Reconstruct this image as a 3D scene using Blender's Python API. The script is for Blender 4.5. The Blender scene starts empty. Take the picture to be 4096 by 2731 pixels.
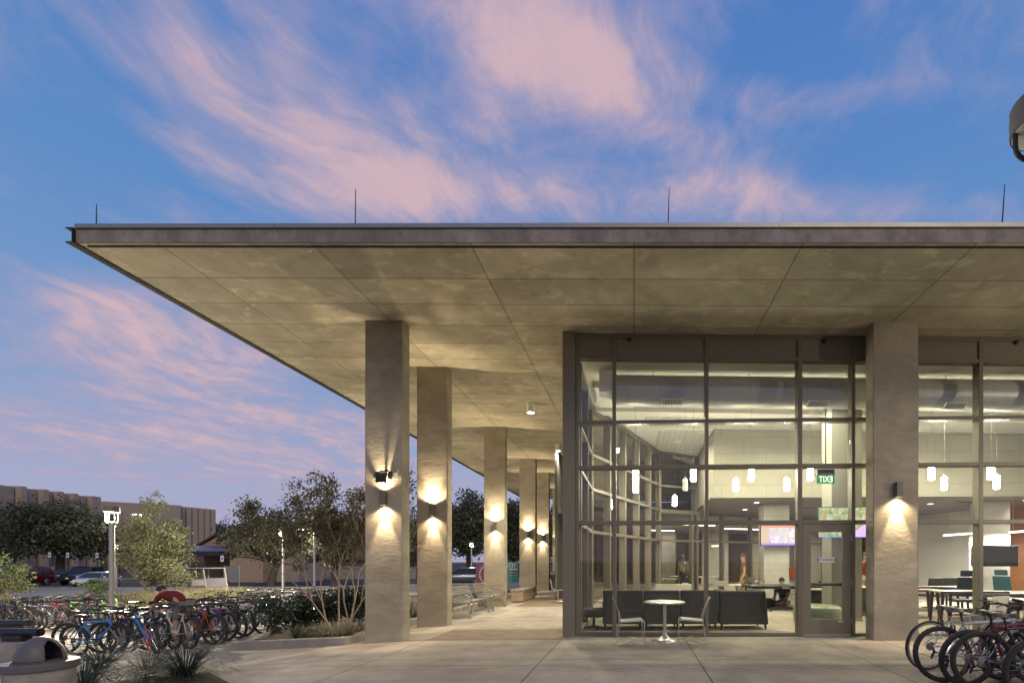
import bpy, math, random
import numpy as np
from mathutils import Vector, Matrix

R = math.radians
random.seed(7)
SC = bpy.context.scene
COL = SC.collection

# ------------------------------------------------------------------ camera geometry
CAM = Vector((0.0, 0.0, 1.5))
FPX, U0, V0, TH = 1110.0, 1407.0, 1288.0, R(2.54)
CT, ST = math.cos(TH), math.sin(TH)

def ray(u, v):
    a = (u - U0) / FPX; b = (V0 - v) / FPX
    return Vector((a * CT - ST, a * ST + CT, b))
def PD(u, v, d): return CAM + ray(u, v) * d
def PY(u, v, Y):
    r = ray(u, v); return CAM + r * (Y / r.y)
def PZ(u, v, z=0.0):
    r = ray(u, v); return CAM + r * ((z - CAM.z) / r.z)
TX = [(-400, -1.1), (-60, -1.0), (-30, -.9), (-17, -.56), (-11.7, -.48), (-4.6, -.045), (-1.4, 0.0), (8, .09), (14, .12), (400, .12)]
def zt(x):
    for (x0, z0), (x1, z1) in zip(TX, TX[1:]):
        if x <= x1: return z0 + (z1 - z0) * (x - x0) / (x1 - x0)
    return 0.0
def GT(u, v):
    r = ray(u, v); d = 2.0
    for _ in range(60):
        p = CAM + r * d
        z = zt(p.x)
        d = d * .5 + .5 * ((z - CAM.z) / r.z)
    p = CAM + r * d
    return Vector((p.x, p.y, zt(p.x)))
def GD(u, d):
    p = PD(u, V0, d); return Vector((p.x, p.y, zt(p.x)))

# ------------------------------------------------------------------ materials
def newmat(name):
    m = bpy.data.materials.new(name); m.use_nodes = True
    nt = m.node_tree; nt.nodes.clear()
    return m, nt
def N(nt, t, **kw):
    n = nt.nodes.new(t)
    for k, v in kw.items():
        if k.startswith('i_'): n.inputs[k[2:].replace('_', ' ')].default_value = v
        else: setattr(n, k, v)
    return n
def L(nt, a, b): nt.links.new(a, b)
def c4(c): return (c[0], c[1], c[2], 1.0)
def mathn(nt, op, a, b=None, c=None, clamp=False):
    n = nt.nodes.new('ShaderNodeMath'); n.operation = op; n.use_clamp = clamp
    for i, x in enumerate((a, b, c)):
        if x is None: continue
        if isinstance(x, (int, float)): n.inputs[i].default_value = x
        else: nt.links.new(x, n.inputs[i])
    return n.outputs[0]
def mixc(nt, f, a, b, blend='MIX'):
    n = nt.nodes.new('ShaderNodeMix'); n.data_type = 'RGBA'; n.blend_type = blend
    for s, x in ((n.inputs[0], f), (n.inputs[6], a), (n.inputs[7], b)):
        if isinstance(x, (int, float)): s.default_value = x
        elif isinstance(x, tuple): s.default_value = c4(x)
        else: nt.links.new(x, s)
    return n.outputs[2]
def noise(nt, vec, scale, detail=4, rough=.55, dist=0.0):
    n = N(nt, 'ShaderNodeTexNoise'); n.inputs['Scale'].default_value = scale
    n.inputs['Detail'].default_value = detail; n.inputs['Roughness'].default_value = rough
    n.inputs['Distortion'].default_value = dist
    if vec is not None: L(nt, vec, n.inputs['Vector'])
    return n.outputs['Fac']
def ramp(nt, f, stops):
    n = N(nt, 'ShaderNodeValToRGB'); e = n.color_ramp.elements
    while len(e) < len(stops): e.new(.5)
    for el, (p, c) in zip(e, stops):
        el.position = p; el.color = c4(c) if len(c) == 3 else c
    L(nt, f, n.inputs[0]); return n.outputs[0]
def vscale(nt, vec, s, loc=(0, 0, 0), rot=(0, 0, 0)):
    n = N(nt, 'ShaderNodeMapping'); n.inputs['Scale'].default_value = s
    n.inputs['Location'].default_value = loc; n.inputs['Rotation'].default_value = rot
    L(nt, vec, n.inputs['Vector']); return n.outputs[0]
def wpos(nt): return N(nt, 'ShaderNodeNewGeometry').outputs['Position']
def opos(nt): return N(nt, 'ShaderNodeTexCoord').outputs['Object']
def finish(nt, col, rough=.6, metal=0.0, height=None, bstr=.3, bdist=.01, spec=.5, coat=0, sub=None, trans=0):
    p = N(nt, 'ShaderNodeBsdfPrincipled')
    o = N(nt, 'ShaderNodeOutputMaterial')
    if isinstance(col, tuple): p.inputs['Base Color'].default_value = c4(col)
    else: L(nt, col, p.inputs['Base Color'])
    if isinstance(rough, (int, float)): p.inputs['Roughness'].default_value = rough
    else: L(nt, rough, p.inputs['Roughness'])
    p.inputs['Metallic'].default_value = metal
    p.inputs['Specular IOR Level'].default_value = spec
    p.inputs['Coat Weight'].default_value = coat
    if height is not None:
        b = N(nt, 'ShaderNodeBump'); b.inputs['Strength'].default_value = bstr
        b.inputs['Distance'].default_value = bdist
        L(nt, height, b.inputs['Height']); L(nt, b.outputs[0], p.inputs['Normal'])
    L(nt, p.outputs[0], o.inputs['Surface'])
    return p
def simple(name, col, rough=.5, metal=0.0, var=.15, scale=8.0, bstr=.0, spec=.5, coat=0, world=False):
    """painted / plain surface with a little mottling"""
    m, nt = newmat(name)
    vec = wpos(nt) if world else opos(nt)
    f = noise(nt, vec, scale, 5, .6)
    a = tuple(max(0, c * (1 - var)) for c in col); b = tuple(min(1, c * (1 + var)) for c in col)
    cc = mixc(nt, f, a, b)
    rr = mathn(nt, 'MULTIPLY_ADD', f, .2, rough - .1)
    finish(nt, cc, rr, metal, f if bstr else None, bstr, .004, spec, coat)
    return m
def emis(name, col, s):
    m, nt = newmat(name)
    e = N(nt, 'ShaderNodeEmission'); e.inputs[0].default_value = c4(col); e.inputs[1].default_value = s
    o = N(nt, 'ShaderNodeOutputMaterial'); L(nt, e.outputs[0], o.inputs[0]); return m

def m_concrete(name, c0, c1, stain=.5, big=.7, fine=40, bump=.25, brick=None, patches=False, vert=False, dark=None, streak=None, spots=False):
    m, nt = newmat(name)
    P = wpos(nt)
    f1 = noise(nt, vscale(nt, P, streak or (1, 1, 1)), big, 8, .62, .6)
    f2 = noise(nt, P, fine, 4, .6)
    f3 = noise(nt, P, big * 4.1, 6, .65)
    col = mixc(nt, ramp(nt, f1, [(.32, (0, 0, 0)), (.68, (1, 1, 1))]), c0, c1)
    col = mixc(nt, mathn(nt, 'MULTIPLY', ramp(nt, f3, [(.4, (0, 0, 0)), (.75, (1, 1, 1))]), stain), col, tuple(x * .62 for x in c0))
    col = mixc(nt, mathn(nt, 'MULTIPLY', f2, .25), col, tuple(x * .7 for x in c0))
    if patches:
        f4 = noise(nt, vscale(nt, P, (1, 1.6, 1)), 2.2, 6, .6, .3)
        col = mixc(nt, mathn(nt, 'MULTIPLY', ramp(nt, f4, [(.57, (0, 0, 0)), (.62, (1, 1, 1))]), .22), col, tuple(min(1, x * 1.45) for x in c1))
        f5 = noise(nt, vscale(nt, P, (1.3, 1, 1), (3, 9, 0)), 2.9, 9, .68, .2)
        col = mixc(nt, mathn(nt, 'MULTIPLY', ramp(nt, f5, [(.655, (0, 0, 0)), (.675, (1, 1, 1))]), .55), col, (.72, .68, .6))
        col = mixc(nt, mathn(nt, 'MULTIPLY', ramp(nt, f5, [(.3, (1, 1, 1)), (.36, (0, 0, 0))]), .35), col, tuple(x * .5 for x in c0))
    if spots:
        f6 = noise(nt, P, 16, 2, .4); col = mixc(nt, mathn(nt, 'MULTIPLY', ramp(nt, f6, [(.72, (0, 0, 0)), (.75, (1, 1, 1))]), .45), col, tuple(x * .45 for x in c0))
        f7 = noise(nt, vscale(nt, P, (.5, 1.4, 1), (5, 2, 0)), 1.1, 9, .7, .4); col = mixc(nt, mathn(nt, 'MULTIPLY', ramp(nt, f7, [(.5, (0, 0, 0)), (.68, (1, 1, 1))]), .4), col, tuple(x * .6 for x in c0))
    h = mathn(nt, 'MULTIPLY_ADD', f3, .6, mathn(nt, 'MULTIPLY', f2, .25))
    if brick:
        bx, by, x0, y0, mort = brick
        b = N(nt, 'ShaderNodeTexBrick'); b.offset = 0.0; b.squash = 1.0
        b.inputs['Scale'].default_value = 1.0; b.inputs['Mortar Size'].default_value = mort
        b.inputs['Mortar Smooth'].default_value = .15
        b.inputs['Brick Width'].default_value = bx; b.inputs['Row Height'].default_value = by
        b.inputs['Color1'].default_value = (.86, .86, .86, 1); b.inputs['Color2'].default_value = (1.1, 1.08, 1.05, 1)
        b.inputs['Mortar'].default_value = (.52, .5, .47, 1)
        L(nt, vscale(nt, P, (1, 1, 1), (-x0, -y0, 0)), b.inputs['Vector'])
        col = mixc(nt, 1.0, col, b.outputs['Color'], 'MULTIPLY')
        h = mathn(nt, 'SUBTRACT', h, mathn(nt, 'MULTIPLY', b.outputs['Fac'], 1.2))
    finish(nt, col, .86, 0, h, bump, .02, spec=.12)
    return m

def m_brick(name, c1, c2, mortar, bw, rh, ms, off=.5, axes='XZ', rough=.85, bump=.4, world=True):
    m, nt = newmat(name)
    P = wpos(nt) if world else opos(nt)
    s = N(nt, 'ShaderNodeSeparateXYZ'); L(nt, P, s.inputs[0])
    cmb = N(nt, 'ShaderNodeCombineXYZ')
    if axes == 'XZ': L(nt, mathn(nt, 'ADD', s.outputs[0], s.outputs[1]), cmb.inputs[0]); L(nt, s.outputs[2], cmb.inputs[1])
    else: L(nt, s.outputs[0], cmb.inputs[0]); L(nt, s.outputs[1], cmb.inputs[1])
    b = N(nt, 'ShaderNodeTexBrick'); b.offset = off
    for k, v in (('Scale', 1.0), ('Mortar Size', ms), ('Mortar Smooth', .1), ('Brick Width', bw), ('Row Height', rh)):
        b.inputs[k].default_value = v
    b.inputs['Color1'].default_value = c4(c1); b.inputs['Color2'].default_value = c4(c2); b.inputs['Mortar'].default_value = c4(mortar)
    L(nt, cmb.outputs[0], b.inputs['Vector'])
    f = noise(nt, P, 3.0, 6, .6)
    col = mixc(nt, mathn(nt, 'MULTIPLY', f, .5), b.outputs['Color'], tuple(x * .6 for x in c1))
    finish(nt, col, rough, 0, b.outputs['Fac'], -bump, .006)
    return m

def m_glass(name, tint=(.985, .985, .965), refl=.75):
    m, nt = newmat(name)
    lw = N(nt, 'ShaderNodeLayerWeight'); lw.inputs[0].default_value = .5
    f = mathn(nt, 'MULTIPLY_ADD', mathn(nt, 'POWER', lw.outputs['Facing'], 4.0), refl, .04)
    t = N(nt, 'ShaderNodeBsdfTransparent'); t.inputs[0].default_value = c4(tint)
    g = N(nt, 'ShaderNodeBsdfGlossy'); g.inputs['Roughness'].default_value = .015
    mx = N(nt, 'ShaderNodeMixShader'); L(nt, f, mx.inputs[0]); L(nt, t.outputs[0], mx.inputs[1]); L(nt, g.outputs[0], mx.inputs[2])
    o = N(nt, 'ShaderNodeOutputMaterial'); L(nt, mx.outputs[0], o.inputs[0]); return m

def m_leaf(name, c0, c1, rough=.55, spec=.4, scale=1.2):
    m, nt = newmat(name)
    P = wpos(nt)
    f = noise(nt, P, scale, 3, .6); f2 = noise(nt, P, scale * 14, 2, .5)
    ff = mathn(nt, 'ADD', mathn(nt, 'MULTIPLY', f, .6), mathn(nt, 'MULTIPLY', f2, .4))
    col = ramp(nt, ff, [(.35, c0), (.62, c1)])
    p = N(nt, 'ShaderNodeBsdfPrincipled'); L(nt, col, p.inputs['Base Color']); p.inputs['Roughness'].default_value = rough
    p.inputs['Specular IOR Level'].default_value = spec
    tr = N(nt, 'ShaderNodeBsdfTranslucent'); L(nt, col, tr.inputs[0])
    mx = N(nt, 'ShaderNodeMixShader'); mx.inputs[0].default_value = .22
    L(nt, p.outputs[0], mx.inputs[1]); L(nt, tr.outputs[0], mx.inputs[2])
    o = N(nt, 'ShaderNodeOutputMaterial'); L(nt, mx.outputs[0], o.inputs[0]); return m

M = {}
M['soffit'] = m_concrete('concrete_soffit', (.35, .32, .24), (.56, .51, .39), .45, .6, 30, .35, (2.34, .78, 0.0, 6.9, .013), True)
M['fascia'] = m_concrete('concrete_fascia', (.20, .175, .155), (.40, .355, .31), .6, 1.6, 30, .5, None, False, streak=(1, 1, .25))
M['cap'] = simple('metal_coping', (.30, .29, .27), .45, .6, .12, 3)
M['slab'] = m_concrete('concrete_paving', (.29, .255, .21), (.49, .44, .365), .55, .45, 55, .3, streak=(1, .5, 1), spots=True)
M['kerb'] = m_concrete('concrete_kerb', (.26, .23, .20), (.46, .42, .36), .5, 1.5, 40, .4)
M['road'] = m_concrete('worn_road_concrete', (.26, .235, .21), (.36, .33, .29), .4, .25, 20, .1, streak=(.15, 1, 1))
M['asphalt'] = m_concrete('asphalt', (.05, .05, .055), (.10, .10, .10), .3, .3, 30, .1)
M['matt'] = simple('matt_dark_steel', (.035, .03, .026), .85, 0, .2, 4, 0, .1)
M['mulch'] = m_concrete('bark_mulch', (.025, .018, .013), (.06, .045, .033), .6, 3, 50, .9)
M['earth'] = m_concrete('bare_earth', (.08, .065, .05), (.15, .12, .085), .5, .8, 20, .6)
M['paver'] = m_brick('clay_pavers', (.20, .15, .10), (.29, .22, .15), (.11, .09, .07), .22, .11, .006, .5, 'XY')
M['bronze'] = simple('bronze_aluminium', (.165, .147, .11), .45, .25, .06, 6)
M['bronze2'] = simple('bronze_panel', (.185, .165, .125), .5, .15, .06, 6)
M['glass'] = m_glass('window_glass')
M['steel'] = simple('brushed_steel', (.55, .55, .53), .32, .9, .08, 20)
M['benchgrey'] = simple('bench_grey_paint', (.25, .24, .215), .45, .4, .1, 10)
M['galv'] = simple('silver_paint', (.42, .41, .38), .4, .6, .1, 10)
M['chrome'] = simple('chrome', (.75, .75, .75), .15, 1.0, .05, 10)
M['black'] = simple('black_plastic', (.018, .018, .018), .4, 0, .2, 10)
M['rubber'] = simple('tyre_rubber', (.026, .024, .022), .75, 0, .35, 30, .6)
M['rubber2'] = simple('dusty_tyre_rubber', (.075, .066, .055), .8, 0, .35, 30, .6)
M['saddle'] = simple('saddle_vinyl', (.02, .02, .022), .32, 0, .2, 12)
M['darkmetal'] = simple('dark_metal', (.05, .047, .043), .45, .6, .2, 15)
M['white'] = simple('white_paint', (.74, .73, .68), .6, 0, .03, 5)
M['ceilw'] = simple('ceiling_paint', (.78, .77, .70), .75, 0, .03, 2)
M['plank'] = m_brick('ceiling_planks', (.70, .69, .64), (.64, .63, .58), (.30, .29, .26), .16, 3.0, .006, 0, 'XY', .7, .3)
M['bulk'] = m_brick('bulkhead_panels', (.37, .355, .29), (.34, .325, .265), (.17, .16, .13), 1.32, .47, .006, .5, 'XZ', .6, .3)
M['wbrick'] = m_brick('painted_brick', (.56, .55, .49), (.53, .52, .46), (.42, .41, .37), .4, .2, .006, .5, 'XZ', .7, .3)
M['duct'] = None
M['bulkb'] = simple('bulkhead_trim', (.30, .29, .25), .6, 0, .05, 5)
M['wood'] = simple('wood_panel', (.33, .14, .06), .45, 0, .25, 3)
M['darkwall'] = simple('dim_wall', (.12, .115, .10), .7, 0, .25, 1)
M['sofa'] = simple('charcoal_fabric', (.045, .044, .040), .85, 0, .25, 60, .5)
M['sofal'] = simple('light_grey_fabric', (.36, .35, .30), .85, 0, .12, 90, .5)
M['vinyl'] = simple('green_vinyl', (.20, .24, .16), .35, 0, .08, 6)
M['oak'] = simple('light_wood', (.42, .26, .12), .5, 0, .2, 12)
M['tabletop'] = simple('laminate_top', (.55, .54, .50), .35, 0, .05, 8)
M['orange_edge'] = simple('dark_red_metal', (.16, .04, .02), .45, .2, .1, 8)
M['trunk'] = simple('tree_bark', (.14, .115, .085), .9, 0, .4, 14, .8)
M['trunkd'] = simple('dark_tree_bark', (.06, .048, .04), .9, 0, .4, 8, .8)
M['myrtle'] = simple('smooth_pale_bark', (.34, .26, .19), .75, 0, .3, 10, .4)
M['leaf_dark'] = m_leaf('oak_leaves', (.045, .055, .032), (.115, .125, .075), scale=.5)
M['leaf_mid'] = m_leaf('young_oak_leaves', (.09, .10, .05), (.22, .23, .12), scale=.9)
M['leaf_light'] = m_leaf('pale_green_leaves', (.10, .14, .05), (.22, .26, .11), scale=1.4)
M['leaf_gloss'] = m_leaf('glossy_hedge_leaves', (.018, .03, .014), (.05, .075, .035), .22, .9, 3)
M['leaf_myr'] = m_leaf('myrtle_leaves', (.09, .085, .05), (.19, .175, .10), scale=2)
M['grassy'] = m_leaf('dark_grass_blades', (.03, .043, .03), (.075, .095, .065), .6, .2, 4)
M['grassl'] = m_leaf('dry_grass_blades', (.20, .18, .09), (.34, .32, .19), .6, .3, 4)
M['lawn'] = m_leaf('lawn_blades', (.07, .10, .03), (.14, .17, .06), .7, .3, 2)
M['flower'] = simple('red_flower', (.5, .05, .03), .6, 0, .3, 20)
M['finbrick'] = m_brick('tan_brick', (.38, .31, .26), (.43, .35, .29), (.34, .28, .24), .6, .2, .02, .5, 'XZ', .9, .1)
M['finbrick2'] = m_brick('tan_brick_pilaster', (.46, .37, .28), (.50, .40, .31), (.38, .31, .25), .6, .2, .02, .5, 'XZ', .9, .1)
M['slit'] = simple('dark_window_slit', (.02, .022, .026), .25, 0, .2, 1)
M['housebrick'] = m_brick('cream_house_brick', (.42, .30, .20), (.50, .37, .26), (.36, .28, .2), .6, .2, .02, .5, 'XZ', .9, .1)
M['rooftile'] = simple('red_brown_shingles', (.15, .07, .055), .85, 0, .25, 2)
M['metalroof'] = m_brick('standing_seam_roof', (.10, .10, .15), (.11, .11, .16), (.04, .04, .06), .45, 30, .03, 0, 'XY', .45, .5)
M['winlit'] = emis('lit_window', (1, .62, .25), .9)

def m_column():
    m, nt = newmat('rough_plaster_column')
    P = wpos(nt)
    f1 = noise(nt, vscale(nt, P, (1, 1, 1.6)), 1.4, 8, .62, 1.0)
    f2 = noise(nt, vscale(nt, P, (1, 1, 2.6)), 3.2, 8, .6, 1.6)
    f3 = noise(nt, P, 60, 3, .6)
    col = mixc(nt, ramp(nt, f1, [(.3, (0, 0, 0)), (.7, (1, 1, 1))]), (.29, .255, .19), (.44, .39, .295))
    col = mixc(nt, mathn(nt, 'MULTIPLY', f3, .25), col, (.16, .13, .11))
    h = mathn(nt, 'ADD', mathn(nt, 'MULTIPLY', ramp(nt, f2, [(.38, (0, 0, 0)), (.58, (.8, .8, .8)), (.62, (1, 1, 1))]), 1.0), mathn(nt, 'MULTIPLY', f3, .08))
    finish(nt, col, .85, 0, h, .10, .02, spec=.15)
    return m
M['column'] = m_column()
def m_duct():
    m, nt = newmat('spiral_duct_paint')
    P = wpos(nt)
    s = N(nt, 'ShaderNodeSeparateXYZ'); L(nt, P, s.inputs[0])
    w = mathn(nt, 'FRACT', mathn(nt, 'MULTIPLY', mathn(nt, 'ADD', s.outputs[0], mathn(nt, 'MULTIPLY', s.outputs[2], .12)), 4.4))
    ln = mathn(nt, 'LESS_THAN', w, .05)
    col = mixc(nt, mathn(nt, 'MULTIPLY', ln, .35), (.50, .50, .46), (.25, .25, .22))
    finish(nt, col, .38, .1, ln, .5, .006)
    return m
M['duct'] = m_duct()
def m_carpet():
    m, nt = newmat('patterned_carpet')
    P = wpos(nt)
    v = N(nt, 'ShaderNodeTexVoronoi'); v.feature = 'DISTANCE_TO_EDGE'; v.inputs['Scale'].default_value = 2.3
    L(nt, vscale(nt, P, (1, .55, 1), rot=(0, 0, .6)), v.inputs['Vector'])
    v2 = N(nt, 'ShaderNodeTexVoronoi'); v2.feature = 'DISTANCE_TO_EDGE'; v2.inputs['Scale'].default_value = 3.1
    L(nt, vscale(nt, P, (.5, 1.2, 1), rot=(0, 0, -.5)), v2.inputs['Vector'])
    a = ramp(nt, v.outputs[0], [(.015, (1, 1, 1)), (.05, (0, 0, 0))]); b = ramp(nt, v2.outputs[0], [(.01, (1, 1, 1)), (.05, (0, 0, 0))])
    f = noise(nt, P, 90, 3, .6)
    col = mixc(nt, f, (.10, .10, .078), (.19, .185, .145))
    col = mixc(nt, mathn(nt, 'MULTIPLY', mathn(nt, 'MAXIMUM', a, b), .85), col, (.03, .03, .024))
    finish(nt, col, .95, 0, f, .4, .01); return m
M['carpet'] = m_carpet()

# ------------------------------------------------------------------ mesh builder
class MB:
    def __init__(s): s.v = []; s.f = []
    def add(s, vs, fs):
        o = len(s.v); s.v += [tuple(x) for x in vs]; s.f += [tuple(i + o for i in f) for f in fs]; return s
    def box(s, x0, x1, y0, y1, z0, z1):
        return s.add([(x0, y0, z0), (x1, y0, z0), (x1, y1, z0), (x0, y1, z0), (x0, y0, z1), (x1, y0, z1), (x1, y1, z1), (x0, y1, z1)],
                     [(0, 3, 2, 1), (4, 5, 6, 7), (0, 1, 5, 4), (1, 2, 6, 5), (2, 3, 7, 6), (3, 0, 4, 7)])
    def boxc(s, c, sz, m=None, taper=1.0):
        hx, hy, hz = sz[0] / 2, sz[1] / 2, sz[2] / 2; t = taper
        pts = [(-hx, -hy, -hz), (hx, -hy, -hz), (hx, hy, -hz), (-hx, hy, -hz), (-hx * t, -hy * t, hz), (hx * t, -hy * t, hz), (hx * t, hy * t, hz), (-hx * t, hy * t, hz)]
        if m is not None: pts = [m @ Vector(p) for p in pts]
        c = Vector(c)
        return s.add([Vector(p) + c for p in pts], [(0, 3, 2, 1), (4, 5, 6, 7), (0, 1, 5, 4), (1, 2, 6, 5), (2, 3, 7, 6), (3, 0, 4, 7)])
    def beam(s, a, b, w, h):
        """rectangular bar between two points; h is the vertical-ish size"""
        a = Vector(a); b = Vector(b); d = (b - a)
        t = d.normalized(); up = Vector((0, 0, 1)) if abs(t.z) < .95 else Vector((0, 1, 0))
        x = t.cross(up).normalized(); y = x.cross(t).normalized()
        vs = []
        for p in (a, b):
            vs += [p - x * w / 2 - y * h / 2, p + x * w / 2 - y * h / 2, p + x * w / 2 + y * h / 2, p - x * w / 2 + y * h / 2]
        return s.add(vs, [(0, 1, 2, 3), (7, 6, 5, 4), (0, 4, 5, 1), (1, 5, 6, 2), (2, 6, 7, 3), (3, 7, 4, 0)])
    def tube(s, pts, r, n=8, cap=True, closed=False):
        pts = [Vector(p) for p in pts]; k = len(pts)
        rs = r if isinstance(r, (list, tuple)) else [r] * k
        vs = []; fs = []
        t = (pts[1] - pts[0]).normalized()
        ref = Vector((0, 0, 1)) if abs(t.z) < .9 else Vector((1, 0, 0))
        x = t.cross(ref).normalized()
        for i, p in enumerate(pts):
            if closed: t = (pts[(i + 1) % k] - pts[i - 1]).normalized()
            elif i == 0: t = (pts[1] - pts[0]).normalized()
            elif i == k - 1: t = (pts[-1] - pts[-2]).normalized()
            else: t = ((pts[i + 1] - p).normalized() + (p - pts[i - 1]).normalized()).normalized()
            x = (x - t * x.dot(t)).normalized(); y = t.cross(x)
            for j in range(n):
                a = 2 * math.pi * j / n
                vs.append(p + (x * math.cos(a) + y * math.sin(a)) * rs[i])
        for i in range(k if closed else k - 1):
            i2 = (i + 1) % k
            for j in range(n):
                fs.append((i * n + j, i * n + (j + 1) % n, i2 * n + (j + 1) % n, i2 * n + j))
        if cap and not closed:
            fs.append(tuple(reversed(range(n)))); fs.append(tuple(range((k - 1) * n, k * n)))
        return s.add(vs, fs)
    def lathe(s, prof, n=24, c=(0, 0, 0), sx=1, sy=1):
        vs = []; fs = []
        for r, z in prof:
            for j in range(n):
                a = 2 * math.pi * j / n
                vs.append((c[0] + r * sx * math.cos(a), c[1] + r * sy * math.sin(a), c[2] + z))
        for i in range(len(prof) - 1):
            for j in range(n):
                fs.append((i * n + j, i * n + (j + 1) % n, (i + 1) * n + (j + 1) % n, (i + 1) * n + j))
        if prof[0][0] > 1e-6: fs.append(tuple(reversed(range(n))))
        if prof[-1][0] > 1e-6: fs.append(tuple(range((len(prof) - 1) * n, len(prof) * n)))
        return s.add(vs, fs)
    def prism(s, poly, off):
        n = len(poly); off = Vector(off); poly = [Vector(p) for p in poly]
        return s.add(poly + [p + off for p in poly], [tuple(reversed(range(n))), tuple(range(n, 2 * n))] + [(i, (i + 1) % n, n + (i + 1) % n, n + i) for i in range(n)])
    def sphere(s, c, r, n=12, m=8, sc=(1, 1, 1), z0=-1.0):
        prof = []
        for i in range(m + 1):
            t = math.asin(max(-1, z0)) + (math.pi / 2 - math.asin(max(-1, z0))) * i / m
            prof.append((max(math.cos(t) * r, 1e-4), math.sin(t) * r * sc[2]))
        return s.lathe(prof, n, c, sc[0], sc[1])
    def xf(s, m):
        s.v = [tuple(m @ Vector(p)) for p in s.v]; return s
    def build(s, name, mat, parent=None, smooth=False, w=False, bevel=0, bseg=2, autosm=None):
        me = bpy.data.meshes.new(name)
        vs = s.v
        if w and parent is not None:
            q = parent
            off = Vector((0, 0, 0))
            while q is not None: off += q.location; q = q.parent
            vs = [tuple(Vector(p) - off) for p in vs]
        me.from_pydata(vs, [], s.f); me.update()
        if smooth: me.polygons.foreach_set('use_smooth', [True] * len(me.polygons))
        if mat is not None: me.materials.append(mat)
        o = bpy.data.objects.new(name, me); COL.objects.link(o)
        if parent is not None: o.parent = parent
        if bevel:
            b = o.modifiers.new('Bevel', 'BEVEL'); b.width = bevel; b.segments = bseg; b.limit_method = 'ANGLE'; b.angle_limit = R(40)
        if smooth:
            try: me.set_sharp_from_angle(angle=R(autosm or 45))
            except Exception: pass
        return o

def npmesh(name, V, F, mat, parent=None):
    me = bpy.data.meshes.new(name)
    n, k = F.shape
    me.vertices.add(len(V)); me.vertices.foreach_set('co', V.astype(np.float32).ravel())
    me.loops.add(n * k); me.loops.foreach_set('vertex_index', F.astype(np.int32).ravel())
    me.polygons.add(n); me.polygons.foreach_set('loop_start', np.arange(0, n * k, k, dtype=np.int32))
    me.polygons.foreach_set('loop_total', np.full(n, k, dtype=np.int32))
    me.update(calc_edges=True); me.validate()
    me.materials.append(mat)
    o = bpy.data.objects.new(name, me); COL.objects.link(o)
    if parent is not None: o.parent = parent
    return o

def tag(o, label=None, cat=None, group=None, kind=None):
    if label: o['label'] = label
    if cat: o['category'] = cat
    if group: o['group'] = group
    if kind: o['kind'] = kind
    return o
def thing(name, label, cat, loc=(0, 0, 0), rz=0.0, group=None, kind=None):
    o = bpy.data.objects.new(name, None); COL.objects.link(o)
    o.location = loc; o.rotation_euler = (0, 0, rz); o.empty_display_size = .1
    return tag(o, label, cat, group, kind)
def kids(o): return [c for c in CH.get(o.name, [])]
def copy_tree(o, parent=None):
    c = o.copy(); COL.objects.link(c)
    if parent is not None: c.parent = parent
    for ch in o.children: copy_tree(ch, c)
    return c
def recolor(o, mat):
    o.material_slots[0].link = 'OBJECT'; o.material_slots[0].material = mat
def struct(o, cat=None, kind='structure'):
    o['kind'] = kind
    return o
def text(name, s, size, mat, parent, loc, rot=(R(90), 0, 0), ext=.001, align='CENTER', sx=1.0):
    """lettering as a plain mesh"""
    c = bpy.data.curves.new(name, 'FONT'); c.body = s; c.size = size; c.extrude = ext; c.resolution_u = 3
    c.align_x = align; c.align_y = 'CENTER'
    t = bpy.data.objects.new(name + '_curve', c); COL.objects.link(t)
    bpy.context.view_layer.update()
    me = bpy.data.meshes.new_from_object(t.evaluated_get(bpy.context.evaluated_depsgraph_get()))
    me.name = name; me.materials.clear(); me.materials.append(mat)
    bpy.data.objects.remove(t)
    o = bpy.data.objects.new(name, me); COL.objects.link(o); o.parent = parent
    o.location = loc; o.rotation_euler = rot; o.scale = (sx, 1, 1)
    return o
def light(name, typ, loc, energy, col, parent=None, **kw):
    l = bpy.data.lights.new(name, typ); l.energy = energy; l.color = col
    rot = kw.pop('rot', None)
    for k, v in kw.items(): setattr(l, k, v)
    o = bpy.data.objects.new(name, l); COL.objects.link(o); o.location = loc
    if rot is not None: o.rotation_euler = rot
    if parent is not None: o.parent = parent
    return o

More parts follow.
